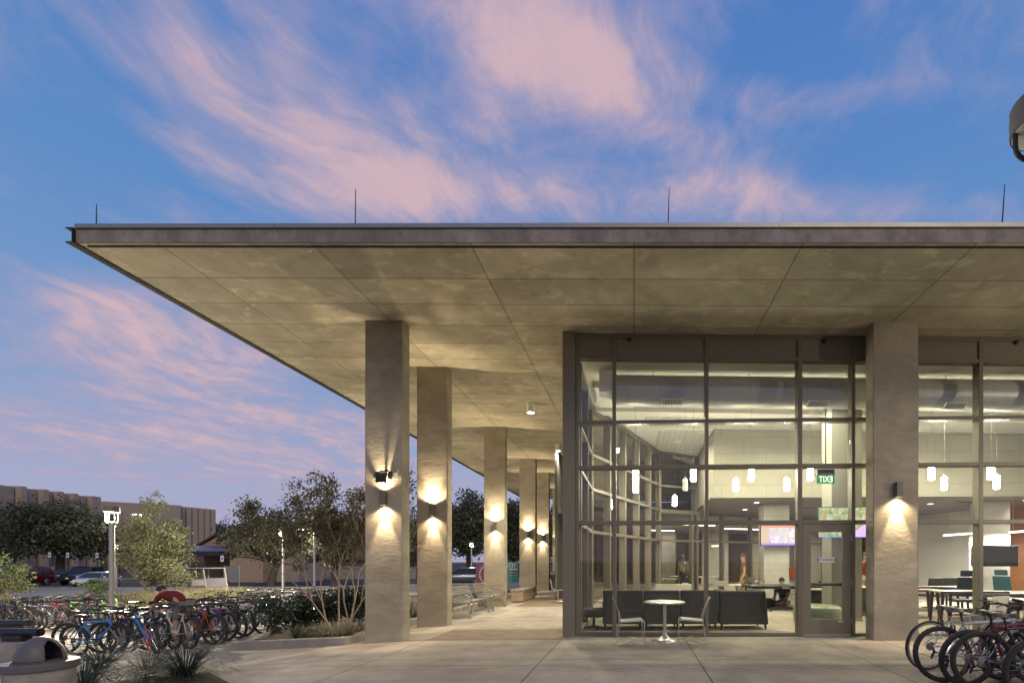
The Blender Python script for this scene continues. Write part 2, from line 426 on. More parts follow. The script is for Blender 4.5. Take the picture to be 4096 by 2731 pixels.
# ------------------------------------------------------------------ sky
def build_world():
    w = bpy.data.worlds.new('World'); SC.world = w; w.use_nodes = True
    nt = w.node_tree; nt.nodes.clear()
    tc = N(nt, 'ShaderNodeTexCoord'); d = tc.outputs['Generated']
    s = N(nt, 'ShaderNodeSeparateXYZ'); L(nt, d, s.inputs[0])
    x, y, z = s.outputs
    # clouds drift in a flat sheet overhead: streaks converge towards one point of the horizon
    zz = mathn(nt, 'ADD', mathn(nt, 'MAXIMUM', z, 0.0), .14)
    px = mathn(nt, 'DIVIDE', x, zz); py = mathn(nt, 'DIVIDE', y, zz)
    cb = N(nt, 'ShaderNodeCombineXYZ'); L(nt, px, cb.inputs[0]); L(nt, py, cb.inputs[1])
    phi = R(12)
    q = vscale(nt, cb.outputs[0], (1, 1, 1), rot=(0, 0, phi))
    warp = N(nt, 'ShaderNodeTexNoise'); warp.inputs['Scale'].default_value = 1.3; warp.inputs['Detail'].default_value = 4
    L(nt, q, warp.inputs['Vector'])
    wq = N(nt, 'ShaderNodeVectorMath'); wq.operation = 'MULTIPLY_ADD'
    L(nt, warp.outputs['Color'], wq.inputs[0]); wq.inputs[1].default_value = (.8, .8, 0); L(nt, q, wq.inputs[2])
    n1 = noise(nt, vscale(nt, wq.outputs[0], (1.9, 1.25, 1), (3.1, 1.7, 0)), 1.8, 12, .66)
    n2 = noise(nt, vscale(nt, wq.outputs[0], (3.6, 1.8, 1), (9.1, 4.7, 0)), 2.2, 12, .66)
    n3 = noise(nt, vscale(nt, q, (5, 4, 1)), 2.2, 6, .6, .6)
    # where the cloud masses lie, as directions east/up from the building's normal
    gy = mathn(nt, 'MAXIMUM', y, .05)
    cg = N(nt, 'ShaderNodeCombineXYZ'); L(nt, mathn(nt, 'DIVIDE', x, gy), cg.inputs[0]); L(nt, mathn(nt, 'DIVIDE', z, gy), cg.inputs[1])
    # u, v, half-length, half-width (px at f=1110), angle deg (clockwise down-right), weight
    blobs = SKYBLOBS
    tot = None
    for (u, v, a, b, ang, wt) in blobs:
        r = ray(u, v)
        mp = N(nt, 'ShaderNodeMapping'); mp.vector_type = 'TEXTURE'
        mp.inputs['Location'].default_value = (r.x / r.y, r.z / r.y, 0)
        mp.inputs['Rotation'].default_value = (0, 0, R(-ang))
        mp.inputs['Scale'].default_value = (a * 1.6 / FPX, b * 1.6 / FPX, 1)
        L(nt, cg.outputs[0], mp.inputs[0])
        g = N(nt, 'ShaderNodeTexGradient'); g.gradient_type = 'SPHERICAL'; L(nt, mp.outputs[0], g.inputs[0])
        t = mathn(nt, 'MULTIPLY', mathn(nt, 'SMOOTH_MIN', g.outputs['Fac'], .75, .3), wt * 1.2)
        tot = t if tot is None else mathn(nt, 'ADD', tot, t)
    hole = mathn(nt, 'MAXIMUM', tot, -1.0)
    den = mathn(nt, 'ADD', mathn(nt, 'MULTIPLY', n1, 1.0), mathn(nt, 'MULTIPLY', n2, .75))
    den = mathn(nt, 'ADD', den, mathn(nt, 'ADD', mathn(nt, 'MULTIPLY', hole, .50), -.10))
    den = mathn(nt, 'ADD', den, mathn(nt, 'MULTIPLY', n3, .32))
    cov = ramp(nt, den, [(.76, (0, 0, 0)), (.88, (.22, .22, .22)), (1.0, (.62, .62, .62)), (1.0, (.62, .62, .62))])
    covr = N(nt, 'ShaderNodeMapRange'); L(nt, den, covr.inputs['Value'])
    covr.interpolation_type = 'SMOOTHSTEP'
    covr.inputs['From Min'].default_value = .70; covr.inputs['From Max'].default_value = 1.44
    covr.inputs['To Min'].default_value = 0; covr.inputs['To Max'].default_value = .88
    cov = covr.outputs[0]
    brt = N(nt, 'ShaderNodeMapRange'); L(nt, den, brt.inputs['Value']); brt.interpolation_type = 'SMOOTHSTEP'
    brt.inputs['From Min'].default_value = 1.0; brt.inputs['From Max'].default_value = 1.55
    # clear sky by elevation
    el = mathn(nt, 'MAXIMUM', z, 0.0)
    base = ramp(nt, el, [(0.0, (.40, .40, .60)), (.12, (.33, .39, .62)), (.30, (.185, .32, .59)), (.5, (.105, .255, .56)), (.78, (.06, .185, .52)), (1, (.04, .14, .46))])
    ntc = N(nt, 'ShaderNodeTexSky'); ntc.sky_type = 'NISHITA'; ntc.sun_disc = False
    ntc.sun_elevation = R(1.0); ntc.sun_rotation = R(200)
    base = mixc(nt, .04, base, ntc.outputs[0])
    # clouds turn from lavender grey to peach where they are dense
    ccol = mixc(nt, brt.outputs[0], (.38, .36, .50), (.78, .53, .49))
    pink = mixc(nt, n3, (.42, .33, .53), (.66, .44, .50))
    ccol = mixc(nt, .35, ccol, pink)
    sky = mixc(nt, cov, base, ccol)
    # below the horizon: dull ground colour
    below = mathn(nt, 'LESS_THAN', z, -.002)
    sky = mixc(nt, below, sky, (.12, .11, .10))
    bg = N(nt, 'ShaderNodeBackground'); L(nt, sky, bg.inputs[0]); bg.inputs[1].default_value = 1.0
    o = N(nt, 'ShaderNodeOutputWorld'); L(nt, bg.outputs[0], o.inputs[0])
    w.cycles.sampling_method = 'MANUAL'; w.cycles.sample_map_resolution = 512
SKYBLOBS = [
    (1380, 90, 190, 150, 20, .75), (1150, 60, 250, 90, 30, .45), (1480, 190, 180, 80, 30, .45),
    (420, 60, 160, 60, 60, .35), (660, 110, 180, 70, 50, .4), (640, 300, 330, 110, 38, .5),
    (900, 380, 220, 80, 22, .6), (1160, 300, 160, 90, 70, .35), (1560, 330, 380, 60, 28, .35),
    (1000, 450, 300, 60, 4, .45), (1650, 450, 420, 50, 4, .45), (420, 350, 160, 40, 30, .3),
    (270, 740, 330, 100, 18, .55), (240, 680, 160, 30, 25, .3), (480, 860, 340, 130, 20, .42), (100, 1000, 300, 70, 8, .45), (560, 1040, 380, 80, 14, .45), (900, 1000, 260, 90, 10, .3),
    (2140, 120, 140, 60, 20, .25), (1780, 220, 240, 40, 8, .25), (2150, 200, 160, 30, 5, .2),
    (2080, 150, 360, 170, 0, -.22), (90, 420, 240, 210, 0, -.5), (2050, 340, 320, 90, 0, -.4), (1820, 90, 190, 90, 0, -.4), (960, 120, 120, 60, 60, -.3),
    (1190, 340, 60, 60, 0, -.2), (120, 600, 200, 60, 0, -.3), (760, 60, 50, 120, 20, -.2),
]
build_world()

cam_d = bpy.data.cameras.new('camera'); cam = bpy.data.objects.new('camera', cam_d); COL.objects.link(cam)
cam.location = CAM; cam.rotation_euler = (R(90), 0, TH)
cam_d.sensor_width = 36; cam_d.lens = FPX / 2352 * 36
cam_d.shift_x = -(U0 - 1176) / 2352; cam_d.shift_y = (V0 - 784) / 2352
cam_d.clip_end = 3000; cam_d.clip_start = .05
SC.camera = cam
SC.view_settings.view_transform = 'Standard'; SC.view_settings.look = 'None'
SC.view_settings.exposure = 0; SC.view_settings.gamma = 1
SC.cycles.use_denoising = True
SC.cycles.max_bounces = 7; SC.cycles.diffuse_bounces = 3; SC.cycles.glossy_bounces = 3; SC.cycles.transparent_max_bounces = 24
SC.cycles.sample_clamp_indirect = 4; SC.cycles.caustics_reflective = False; SC.cycles.caustics_refractive = False
# ------------------------------------------------------------------ ground
XB = [x for x, _ in TX]
def cuts(a, b, step=None, extra=()):
    s = {a, b} | {x for x in XB if a < x < b} | {x for x in extra if a < x < b}
    return sorted(s)
def sheet(name, xs, ys, mat, dz, label=None):
    mb = MB()
    xs = cuts(xs[0], xs[-1], extra=xs)
    n = len(ys)
    for x in xs:
        for y in ys: mb.v.append((x, y, zt(x) + dz))
    for i in range(len(xs) - 1):
        for j in range(n - 1):
            mb.f.append((i * n + j, (i + 1) * n + j, (i + 1) * n + j + 1, i * n + j + 1))
    o = mb.build(name, mat); o['kind'] = 'structure'
    return o
sheet('ground', [-400, 400], [-60, 0, 60, 600], M['earth'], -.03)
# concrete slabs with open joints
mb = MB()
jx = [-60, -50, -42, -36, -30, -26, -23, -20.6, -18.2, -15.8, -13.4, -11.1, -8.9, -6.5, -4.04, -1.4, .96, 3.39, 4.47, 5.9, 8.3, 10.7, 13.1, 18]
jy = [-4, -2, .4, 2.6, 4.75, 6.93, 7.33, 8.6, 9.22, 10.66, 13.1, 16.0, 20.6, 23, 26.4]
g = .007
for i in range(len(jx) - 1):
    for j in range(len(jy) - 1):
        x0, x1, y0, y1 = jx[i] + g, jx[i + 1] - g, jy[j] + g, jy[j + 1] - g
        if x0 < -20 and y1 > 24: pass
        xs = cuts(x0, x1)
        for a, b in zip(xs, xs[1:]):
            mb.add([(a, y0, zt(a)), (b, y0, zt(b)), (b, y1, zt(b)), (a, y1, zt(a))], [(0, 1, 2, 3)])
plaza = mb.build('plaza_paving', M['slab']); plaza['kind'] = 'structure'
mb = MB(); mb.add([(-4.04, 9.22, zt(-4.04) + .004), (-1.42, 9.22, .004), (-1.42, 10.66, .004), (-4.04, 10.66, zt(-4.04) + .004)], [(0, 1, 2, 3)])
mb.add([(-4.04, 16, zt(-4.04) + .004), (-1.42, 16, .004), (-1.42, 20.6, .004), (-4.04, 20.6, zt(-4.04) + .004)], [(0, 1, 2, 3)])
o = mb.build('paver_bands', M['paver']); o['kind'] = 'structure'
mb = MB(); mb.box(-1.42, -1.2, 9.5, 13, -.01, .012)
sheet('back_walkway', [-5.5, 0, 18], [26.4, 45], M['slab'], -.004)
sheet('street', [-140, -8, 40], [28.6, 41.5], M['road'], -.012)
sheet('parking_lot', [-200, -25], [42.6, 64], M['asphalt'], -.012)
sheet('far_road', [-25, 60], [46, 58], M['road'], -.012)
# kerbs along the street
def kerb(name, x0, x1, y, w=.18, h=.13, label=''):
    mb = MB(); xs = cuts(x0, x1)
    for a, b in zip(xs, xs[1:]):
        za, zb = zt(a), zt(b)
        mb.add([(a, y, za - .05), (b, y, zb - .05), (b, y + w, zb - .05), (a, y + w, za - .05), (a, y, za + h), (b, y, zb + h), (b, y + w, zb + h), (a, y + w, za + h)],
               [(0, 3, 2, 1), (4, 5, 6, 7), (0, 1, 5, 4), (1, 2, 6, 5), (2, 3, 7, 6), (3, 0, 4, 7)])
    o = mb.build(name, M['kerb']); o['kind'] = 'structure'; return o
kerb('street_kerb', -140, 12, 28.4, .22, .12)
kerb('street_kerb', -140, 12, 41.4, .2, .12)
kerb('parking_kerb', -200, -25, 64, .2, .14)
# parking bay lines
mb = MB()
for k in range(26):
    x = -140 + k * 2.9
    mb.add([(x, 45, zt(x) - .004), (x + .1, 45, zt(x) - .004), (x + .1, 50, zt(x) - .004), (x, 50, zt(x) - .004)], [(0, 1, 2, 3)])
o = mb.build('bay_markings', simple('road_paint', (.6, .6, .55), .7)); o['kind'] = 'structure'

# ------------------------------------------------------------------ pavilion
KS = .0295
def SF(x): return 6.01 - KS * (x + 1.38)
pav = thing('pavilion', 'glass walled campus building under a wide flat concrete roof carried on columns', 'building', (-1.38, 9.5, 0))
XL, XR, YF, YB = -8.26, 20.0, 6.8, 36.0
def slabmesh(x0, x1, y0, y1, z0f, z1f):
    mb = MB()
    mb.add([(x0, y0, z0f(x0)), (x1, y0, z0f(x1)), (x1, y1, z0f(x1)), (x0, y1, z0f(x0)), (x0, y0, z1f(x0)), (x1, y0, z1f(x1)), (x1, y1, z1f(x1)), (x0, y1, z1f(x0))],
           [(0, 3, 2, 1), (4, 5, 6, 7), (0, 1, 5, 4), (1, 2, 6, 5), (2, 3, 7, 6), (3, 0, 4, 7)])
    return mb
roof = slabmesh(XL, XR, YF + .012, YB, SF, lambda x: SF(x) + .22).build('roof_slab', M['soffit'], pav, w=True)
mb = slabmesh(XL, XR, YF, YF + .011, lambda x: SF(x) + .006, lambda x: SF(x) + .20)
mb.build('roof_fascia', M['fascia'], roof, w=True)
capo = MB()
segs = [-8.26, -5.2, -1.6, 2.0, 5.6, 9.2, 13, 20]
for a, b in zip(segs, segs[1:]):
    m2 = slabmesh(a + .003, b - .003, YF - .025, YF + .25, lambda x: SF(x) + .205, lambda x: SF(x) + .265)
    capo.add(m2.v, m2.f)
capo.build('roof_coping', M['cap'], roof, w=True)
# drip groove strip under the front edge
m2 = slabmesh(XL + .1, XR, YF + .07, YF + .10, lambda x: SF(x) - .012, lambda x: SF(x) + .01)
m2.build('drip_edge', M['matt'], roof, w=True)
# steel channel along the left edge of the roof
ch = MB(); z0, z1 = SF(XL) - .015, SF(XL) + .205
ch.box(XL - .02, XL - .004, YF - .04, YB, z0, z1)
ch.box(XL - .12, XL - .02, YF - .04, YB, z0, z0 + .012)
ch.box(XL - .12, XL - .02, YF - .04, YB, z1 - .012, z1)
ch.build('edge_channel', M['matt'], roof, w=True)

COLS = [(-5.16, -4.42, y) for y in (9.05, 11.27, 16.4, 21.55, 25.0, 30.4)]
# right hand column, measured at its foot
pr = PD(2006, V0, 8.78); pr2 = PD(2110, V0, 8.74)
RC = (pr.x, pr2.x, pr.y)
def column(x0, x1, y, dep=.3):
    mb = MB()
    nz = 2
    mb.add([(x0, y, -.08), (x1, y, -.08), (x1, y + dep, -.08), (x0, y + dep, -.08), (x0, y, SF(x0) + .01), (x1, y, SF(x1) + .01), (x1, y + dep, SF(x1) + .01), (x0, y + dep, SF(x0) + .01)],
           [(0, 3, 2, 1), (4, 5, 6, 7), (0, 1, 5, 4), (1, 2, 6, 5), (2, 3, 7, 6), (3, 0, 4, 7)])
    return mb.build('column', M['column'], pav, w=True, bevel=.018, bseg=3)
for c in COLS: column(*c)
column(*RC)

# glazed front
YG = 9.5
def XG(u):   # X on the glass plane for a picture column
    return PY(u, 1288, YG).x
def ZG(u, v): return PY(u, v, YG).z
T1, T2, T3 = (4.20, 4.27), (3.31, 3.385), (2.215, 2.293)
def HB(x): return SF(x) - .50          # underside of the head bar
SILL = .11
xc0 = XG(1293)
# corner cladding
mb = MB(); x1 = XG(1321)
mb.add([(xc0, YG - .05, .03), (x1, YG - .05, .03), (x1, YG + .1, .03), (xc0 + .02, YG + .1, .03), (xc0, YG - .05, SF(xc0)), (x1, YG - .05, SF(x1)), (x1, YG + .1, SF(x1)), (xc0 + .02, YG + .1, SF(xc0))],
       [(0, 3, 2, 1), (4, 5, 6, 7), (0, 1, 5, 4), (1, 2, 6, 5), (2, 3, 7, 6), (3, 0, 4, 7)])
mb.build('corner_panel', M['bronze2'], pav, w=True)
mb = MB(); mb.box(xc0 + .01, 14, YG - .04, YG + .1, -.02, .028); mb.build('glazing_kerb', M['kerb'], pav, w=True)
mull = [(1321, 1330), (1406.6, 1415), (1619.5, 1627.5), (1833, 1843), (1956.7, 1965), (2104, 2110), (2249, 2259), (2420, 2430), (2600, 2610), (2780, 2790)]
MX = [(XG(a), XG(b)) for a, b in mull]
fr = MB(); D0, D1 = YG, YG + .19
for i, (a, b) in enumerate(MX):
    top = min(SF(a), SF(b)) - .002
    fr.box(a, b, D0, D1, .03, top)
for i in range(len(MX) - 1):
    a, b = MX[i][1] + .001, MX[i + 1][0] - .001
    for (z0, z1) in (T1, T2, T3):
        fr.box(a, b, D0 + .004, D1 - .02, z0, z1)
    if i != 3: fr.box(a, b, D0 + .004, D1 - .02, .03, SILL)
    m2 = slabmesh(a, b, D0 + .004, D1 - .02, HB, lambda x: HB(x) + .075); fr.add(m2.v, m2.f)
    m2 = slabmesh(a, b, D0 + .004, D1 - .02, lambda x: SF(x) - .085, lambda x: SF(x) - .003); fr.add(m2.v, m2.f)
fr.build('window_frame', M['bronze'], pav, w=True, bevel=.004, bseg=1)
for i in range(len(MX) - 1):
    a, b = MX[i][1] + .002, MX[i + 1][0] - .002
    slabmesh(a, b, YG + .03, YG + .05, lambda x: HB(x) + .076, lambda x: SF(x) - .086).build('spandrel_panel', M['bronze2'], pav, w=True)
    rows = [(SILL, T3[0]), (T3[1], T2[0]), (T2[1], T1[0])]
    for k, (z0, z1) in enumerate(rows):
        if i == 3 and k == 0: continue
        MB().box(a, b, YG + .08, YG + .086, z0 + .001, z1 - .001).build('window_pane', M['glass'], pav, w=True)
    slabmesh(a, b, YG + .08, YG + .086, lambda x: T1[1] + .001, lambda x: HB(x) - .001).build('window_pane', M['glass'], pav, w=True)
# door leaf
dx0, dx1 = MX[3][1] + .004, MX[4][0] - .012
gx0, gx1 = PY(1863, 1300, YG).x, PY(1936, 1300, YG).x
dz1 = T3[0] - .006; gz0, gz1 = ZG(1900, 1421), ZG(1900, 1221)
dm = MB(); y0, y1 = YG + .01, YG + .06
dm.box(dx0, gx0, y0, y1, .035, dz1); dm.box(gx1, dx1, y0, y1, .035, dz1)
dm.box(gx0, gx1, y0, y1, .035, gz0); dm.box(gx0, gx1, y0, y1, gz1, dz1)
door = dm.build('door', M['bronze2'], pav, w=True, bevel=.003, bseg=1)
MB().box(gx0, gx1, y0 + .02, y0 + .026, gz0, gz1).build('door_pane', M['glass'], door, w=True)
MB().box(dx0 + .01, dx1 - .01, y0 - .006, y0 - .001, .045, .095).build('door_sweep', M['steel'], door, w=True)
MB().tube([(gx0 - .02, y1 + .06, 1.05), (gx1 + .03, y1 + .06, 1.05)], .032, 8).box(gx0 - .03, gx0 + .01, y1, y1 + .07, 1.02, 1.08).box(gx1, gx1 + .04, y1, y1 + .07, 1.02, 1.08).build('push_bar', M['darkmetal'], door, w=True)
for zz in (.35, 1.1, 1.95):
    MB().box(dx1 - .002, dx1 + .012, y0 - .012, y0, zz - .06, zz + .06).build('hinge', M['steel'], door, w=True)
MB().box(gx1 - .09, gx1 + .0, y0 - .003, y0 - .001, gz0 - .05, gz0 - .03).build('maker_plate', M['white'], door, w=True)
# door sign
ns = thing('door_sign', 'small white card with black lettering stuck on the glass of the door', 'sign', ((PY(1881, 1285, YG).x + PY(1918, 1285, YG).x) / 2, y0 + .016, ZG(1900, 1285)))
MB().box(-.155, .155, -.003, 0, -.052, .052).build('sign_plate', M['white'], ns)
for sx in (-1, 1): MB().box(sx * .162 - .007, sx * .162 + .007, -.005, 0, -.05, .05).build('end_clip', M['black'], ns)
text('lettering', 'NOT AN ENTRANCE', .058, M['black'], ns, (0, -.0045, 0), sx=.56)

# ---- left side glazing, running back and then turning in
sideA = [(-1.15, 9.69), (-1.15, 12.4)]
sideB = [(-1.15, 12.4), (.89, 17.6)]
sideC = [(.89, 17.6), (11.0, 23.3)]
def gwall(p, q, n, top, mat, levels=(T1, T2, T3), mw=.085, md=.2, solid=()):
    p = Vector((p[0], p[1], 0)); q = Vector((q[0], q[1], 0)); d = (q - p); ln = d.length; d.normalize(); nrm = Vector((d.y, -d.x, 0))
    def bx(mb, s0, s1, z0, z1, dep, off=0):
        c = [p + d * s0 - nrm * (dep / 2) + nrm * off, p + d * s1 - nrm * (dep / 2) + nrm * off, p + d * s1 + nrm * (dep / 2) + nrm * off, p + d * s0 + nrm * (dep / 2) + nrm * off]
        mb.add([(a.x, a.y, z0) for a in c] + [(a.x, a.y, z1) for a in c], [(0, 3, 2, 1), (4, 5, 6, 7), (0, 1, 5, 4), (1, 2, 6, 5), (2, 3, 7, 6), (3, 0, 4, 7)])
    f = MB()
    for i in range(n + 1):
        s = ln * i / n
        bx(f, s - mw / 2, s + mw / 2, .03, top, md)
    for i in range(n):
        s0, s1 = ln * i / n + mw / 2 + .001, ln * (i + 1) / n - mw / 2 - .001
        for z0, z1 in list(levels) + [(.03, .11), (top - .1, top - .001)]:
            if z1 <= top: bx(f, s0, s1, z0, z1, md - .02)
    f.build('window_frame', mat, pav, w=True)
    for i in range(n):
        s0, s1 = ln * i / n + mw / 2 + .002, ln * (i + 1) / n - mw / 2 - .002
        g = MB(); bx(g, s0, s1, .112, top - .102, .006)
        g.build('window_pane', M['glass'], pav, w=True)
topA = 5.48
gwall(*sideA, 2, topA, M['bronze2'])
gwall(*sideB, 5, topA, M['bronze2'])
gwall(*sideC, 8, 3.34, M['bronze2'], levels=(T3,))
# upper part of C visible left of the bulkhead
gwall((.89, 17.6), (2.36, 18.43), 1, topA, M['bronze2'], levels=(T1, T2), mw=.08, md=.18)
# outside cladding column at the wall head
wl = MB()
def vwall(mb, p, q, z0, z1, t=.12):
    p = Vector((p[0], p[1], 0)); q = Vector((q[0], q[1], 0)); d = (q - p).normalized(); nr = Vector((-d.y, d.x, 0)) * t
    c = [p, q, q + nr, p + nr]
    mb.add([(a.x, a.y, z0) for a in c] + [(a.x, a.y, z1) for a in c], [(0, 3, 2, 1), (4, 5, 6, 7), (0, 1, 5, 4), (1, 2, 6, 5), (2, 3, 7, 6), (3, 0, 4, 7)])
vwall(wl, (-1.25, 9.6), (-1.25, 12.42), topA + .002, 6.0); vwall(wl, (-1.25, 12.42), (.8, 17.65), topA + .002, 6.0); vwall(wl, (.8, 17.65), (2.36, 18.6), topA + .002, 6.0)
wl.build('wall_head', M['bronze2'], pav, w=True)

# ---- interior shell
MB().box(-1.1, 18, YG + .18, 34, -.02, .02).build('floor', M['carpet'], pav, w=True)
def ZC(x): return SF(x) - .45
cl = MB()
poly = [(-1.1, 9.7), (18, 9.7), (18, 14.7), (2.39, 14.7), (2.39, 20), (.89, 17.7), (-1.1, 12.45)]
cl.add([(x, y, ZC(x)) for x, y in poly] + [(x, y, ZC(x) + .08) for x, y in poly], [tuple(reversed(range(7))), tuple(range(7, 14))] + [(i, (i + 1) % 7, 7 + (i + 1) % 7, 7 + i) for i in range(7)])
ceil = cl.build('ceiling', M['ceilw'], pav, w=True)
def plank(x0, x1, y0, y1, dz=.03):
    m2 = slabmesh(x0, x1, y0, y1, lambda x: ZC(x) - dz, lambda x: ZC(x) - .002); m2.build('plank_ceiling', M['plank'], ceil, w=True)
plank(-.2, 17.8, 11.15, 12.55); plank(.3, 17.8, 13.05, 14.4)
m2 = slabmesh(.75, 2.2, 14.8, 17.3, lambda x: ZC(x) - .03, lambda x: ZC(x) - .002); m2.build('plank_ceiling', M['plank'], ceil, w=True)
for (x0, x1, y0, y1) in ((-1.0, 17.9, 12.6, 13.0), (-.9, .0, 10.9, 12.3)):
    slabmesh(x0, x1, y0, y1, lambda x: ZC(x) - .13, lambda x: ZC(x) - .001).build('ceiling_beam', M['ceilw'], ceil, w=True)
MB().box(-.72, -.42, 9.95, 10.45, 5.0, 5.45).build('duct_collar', M['ceilw'], ceil, w=True)
# bulkhead and lower ceiling
b = MB(); b.box(2.39, 18, 14.55, 14.69, 3.46, 5.47)
bulk = b.build('bulkhead', M['bulk'], pav, w=True)
b = MB(); b.box(2.39, 2.53, 14.70, 20.5, 3.46, 5.4); b.build('bulkhead', M['bulk'], pav, w=True)
MB().box(2.37, 18, 14.53, 14.75, 3.385, 3.457).build('bulkhead_trim', M['bulkb'], bulk, w=True)
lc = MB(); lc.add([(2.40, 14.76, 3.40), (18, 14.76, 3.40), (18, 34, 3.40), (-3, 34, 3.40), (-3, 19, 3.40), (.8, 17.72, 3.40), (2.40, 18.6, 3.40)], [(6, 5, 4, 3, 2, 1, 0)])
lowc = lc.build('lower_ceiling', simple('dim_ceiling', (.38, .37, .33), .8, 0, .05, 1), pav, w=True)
# slots and recessed lamps in the lower ceiling
sl = MB()
for (x, y) in ((4.6, 16.6), (6.2, 17.6), (7.9, 16.4), (9.4, 18), (10.6, 16), (10.0, 20), (12.1, 16.9), (5.4, 19.2), (13.2, 15.8)):
    sl.boxc((x, y, 3.393), (.9, .07, .012), Matrix.Rotation(.5, 3, 'Z'))
sl.build('air_slot', M['black'], lowc, w=True)
dl = emis('downlight_lens', (1, .93, .80), 9)
def downlight(p, zc, r, lab, power=0, grp='recessed ceiling lights'):
    t = thing('recessed_light', lab, 'ceiling light', (p[0], p[1], zc - .004), 0, grp)
    MB().lathe([(r * 1.25, 0), (r * 1.25, -.012), (r * .98, -.012), (r * .98, -.002)], 16).build('trim_ring', M['white'], t)
    MB().lathe([(1e-4, -.006), (r, -.006)], 16).build('lens', dl, t)
    if power: light('lamp', 'SPOT', (0, 0, -.03), power, (1, .9, .74), t, spot_size=R(140), spot_blend=.6, shadow_soft_size=.08)
    return t
for i, (u, v, lab) in enumerate([(1738, 1153, 'recessed ceiling lamp nearest above the white brick pillar'), (1711, 1169, 'small recessed ceiling lamp left of the white brick pillar'), (2092 + 22, 1157, 'recessed ceiling lamp in the right hand room behind the big front column'), (2137, 1156, 'recessed ceiling lamp near the sloping ceiling of the right hand room')]):
    if i == 2: continue
    p = PZ(u, v, 3.40); downlight(p, 3.40, .09, lab, 50)
for i, (x, y) in enumerate([(6.5, 16.3), (12.2, 15.6), (9, 20.5), (5.6, 20.0)]):
    downlight((x, y), 3.40, .09, ['recessed lamp deep under the low ceiling right of the hanging TV', 'recessed lamp above the dark screen on the right hand pillar', 'recessed lamp far back under the low ceiling beside the glass partition', 'recessed lamp just in front of the back glass partition'][i], 55)
# walls
w1 = MB(); vwall(w1, (11.0, 23.3), (12.9, 17.5), .02, 3.40); w1.build('wall', M['white'], pav, w=True)
w2 = MB(); vwall(w2, (12.9, 17.5), (15.6, 14.77), .02, 3.40); w2.build('wood_wall', M['wood'], pav, w=True)
w3 = MB(); w3.box(17.9, 18.0, 9.7, 34, .02, 5.6); w3.build('wall', M['white'], pav, w=True)
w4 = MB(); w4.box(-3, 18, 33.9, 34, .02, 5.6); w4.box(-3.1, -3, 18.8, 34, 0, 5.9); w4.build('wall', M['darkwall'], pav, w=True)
# interior pillars
def pillar(x0, x1, y0, y1, z1, mat):
    o = MB().box(x0, x1, y0, y1, .02, z1).build('interior_column', mat, pav, w=True)
    MB().box(x0 - .01, x1 + .01, y0 - .012, y1 + .01, .021, .13).build('skirting', M['bulkb'], o, w=True); return o
pa = PD(1888, 1288, 12.15); pb = PD(1910, 1288, 11.6); pc = PD(1978.6, 1288, 11.6)
pillar(pb.x, pc.x, pb.y, pb.y + .6, 5.3, M['bulkb2'] if 'bulkb2' in M else simple('grey_green_brick', (.20, .20, .165), .8, 0, .12, 3, .3))
q0, q1 = PD(1755, 1288, 16.1), PD(1812, 1288, 16.1); pillar(q0.x, q1.x, q0.y, q0.y + .7, 3.39, M['wbrick'])
q0, q1 = PD(2256, 1288, 15.3), PD(2318, 1288, 15.3); pillar(q0.x, q1.x, q0.y, q0.y + .6, 3.39, M['wbrick'])
# outlets
for (u, v, d, lab) in ((1903 + 8, 1383 + 18, 11.59, 0), (2262 + 5, 1320, 15.29, 1)):
    p = PD(u, v, d)
    t = thing('wall_outlet', ['white power outlet low on the dark pillar behind the door', 'white power outlet on the pale pillar below the dark screen'][lab], 'outlet', (p.x, p.y - .02, p.z))
    MB().box(-.035, .035, -.006, .0, -.058, .058).build('cover_plate', M['white'], t, bevel=.003)
    MB().box(-.016, .016, -.009, -.0062, .01, .04).box(-.016, .016, -.009, -.0062, -.04, -.01).build('socket', M['sofal'], t)

# duct
du = thing('air_duct', 'fat round grey spiral duct hung under the ceiling behind the glass', 'duct', (-.5, 10.22, 0))
pts = [(-.45 + .5 * k, 10.22, ZC(-.45 + .5 * k) - .42) for k in range(37)]
dm = MB().tube(pts, .31, 28).build('duct_body', M['duct'], du, w=True, smooth=True)
for k, u in enumerate((1545, 1882, 2200)):
    p = PY(u, 928 if k < 2 else 935, 9.98)
    gz = ZC(p.x) - .42
    m3 = Matrix.Rotation(R(-32), 3, 'X')
    c = Vector((p.x, 10.22 - .31 * .52, gz - .31 * .855))
    MB().boxc(c, (.42, .16, .03), m3).build('air_grille', M['white'], du, w=True)
    s = MB()
    for j in range(12): s.boxc(c + m3 @ Vector((-.18 + j * .0325, 0, -.016)), (.014, .12, .004), m3)
    s.build('grille_slot', M['black'], dm, w=True)
hg = MB()
for k in range(9):
    x = .4 + k * 2.0
    hg.tube([(x, 10.22, ZC(x) - .12), (x, 10.22, ZC(x))], .006, 5)
hg.build('hanger_rod', M['darkmetal'], du, w=True)

# ------------------------------------------------------------------ lamps of the place
WARM = (1.0, .77, .46)
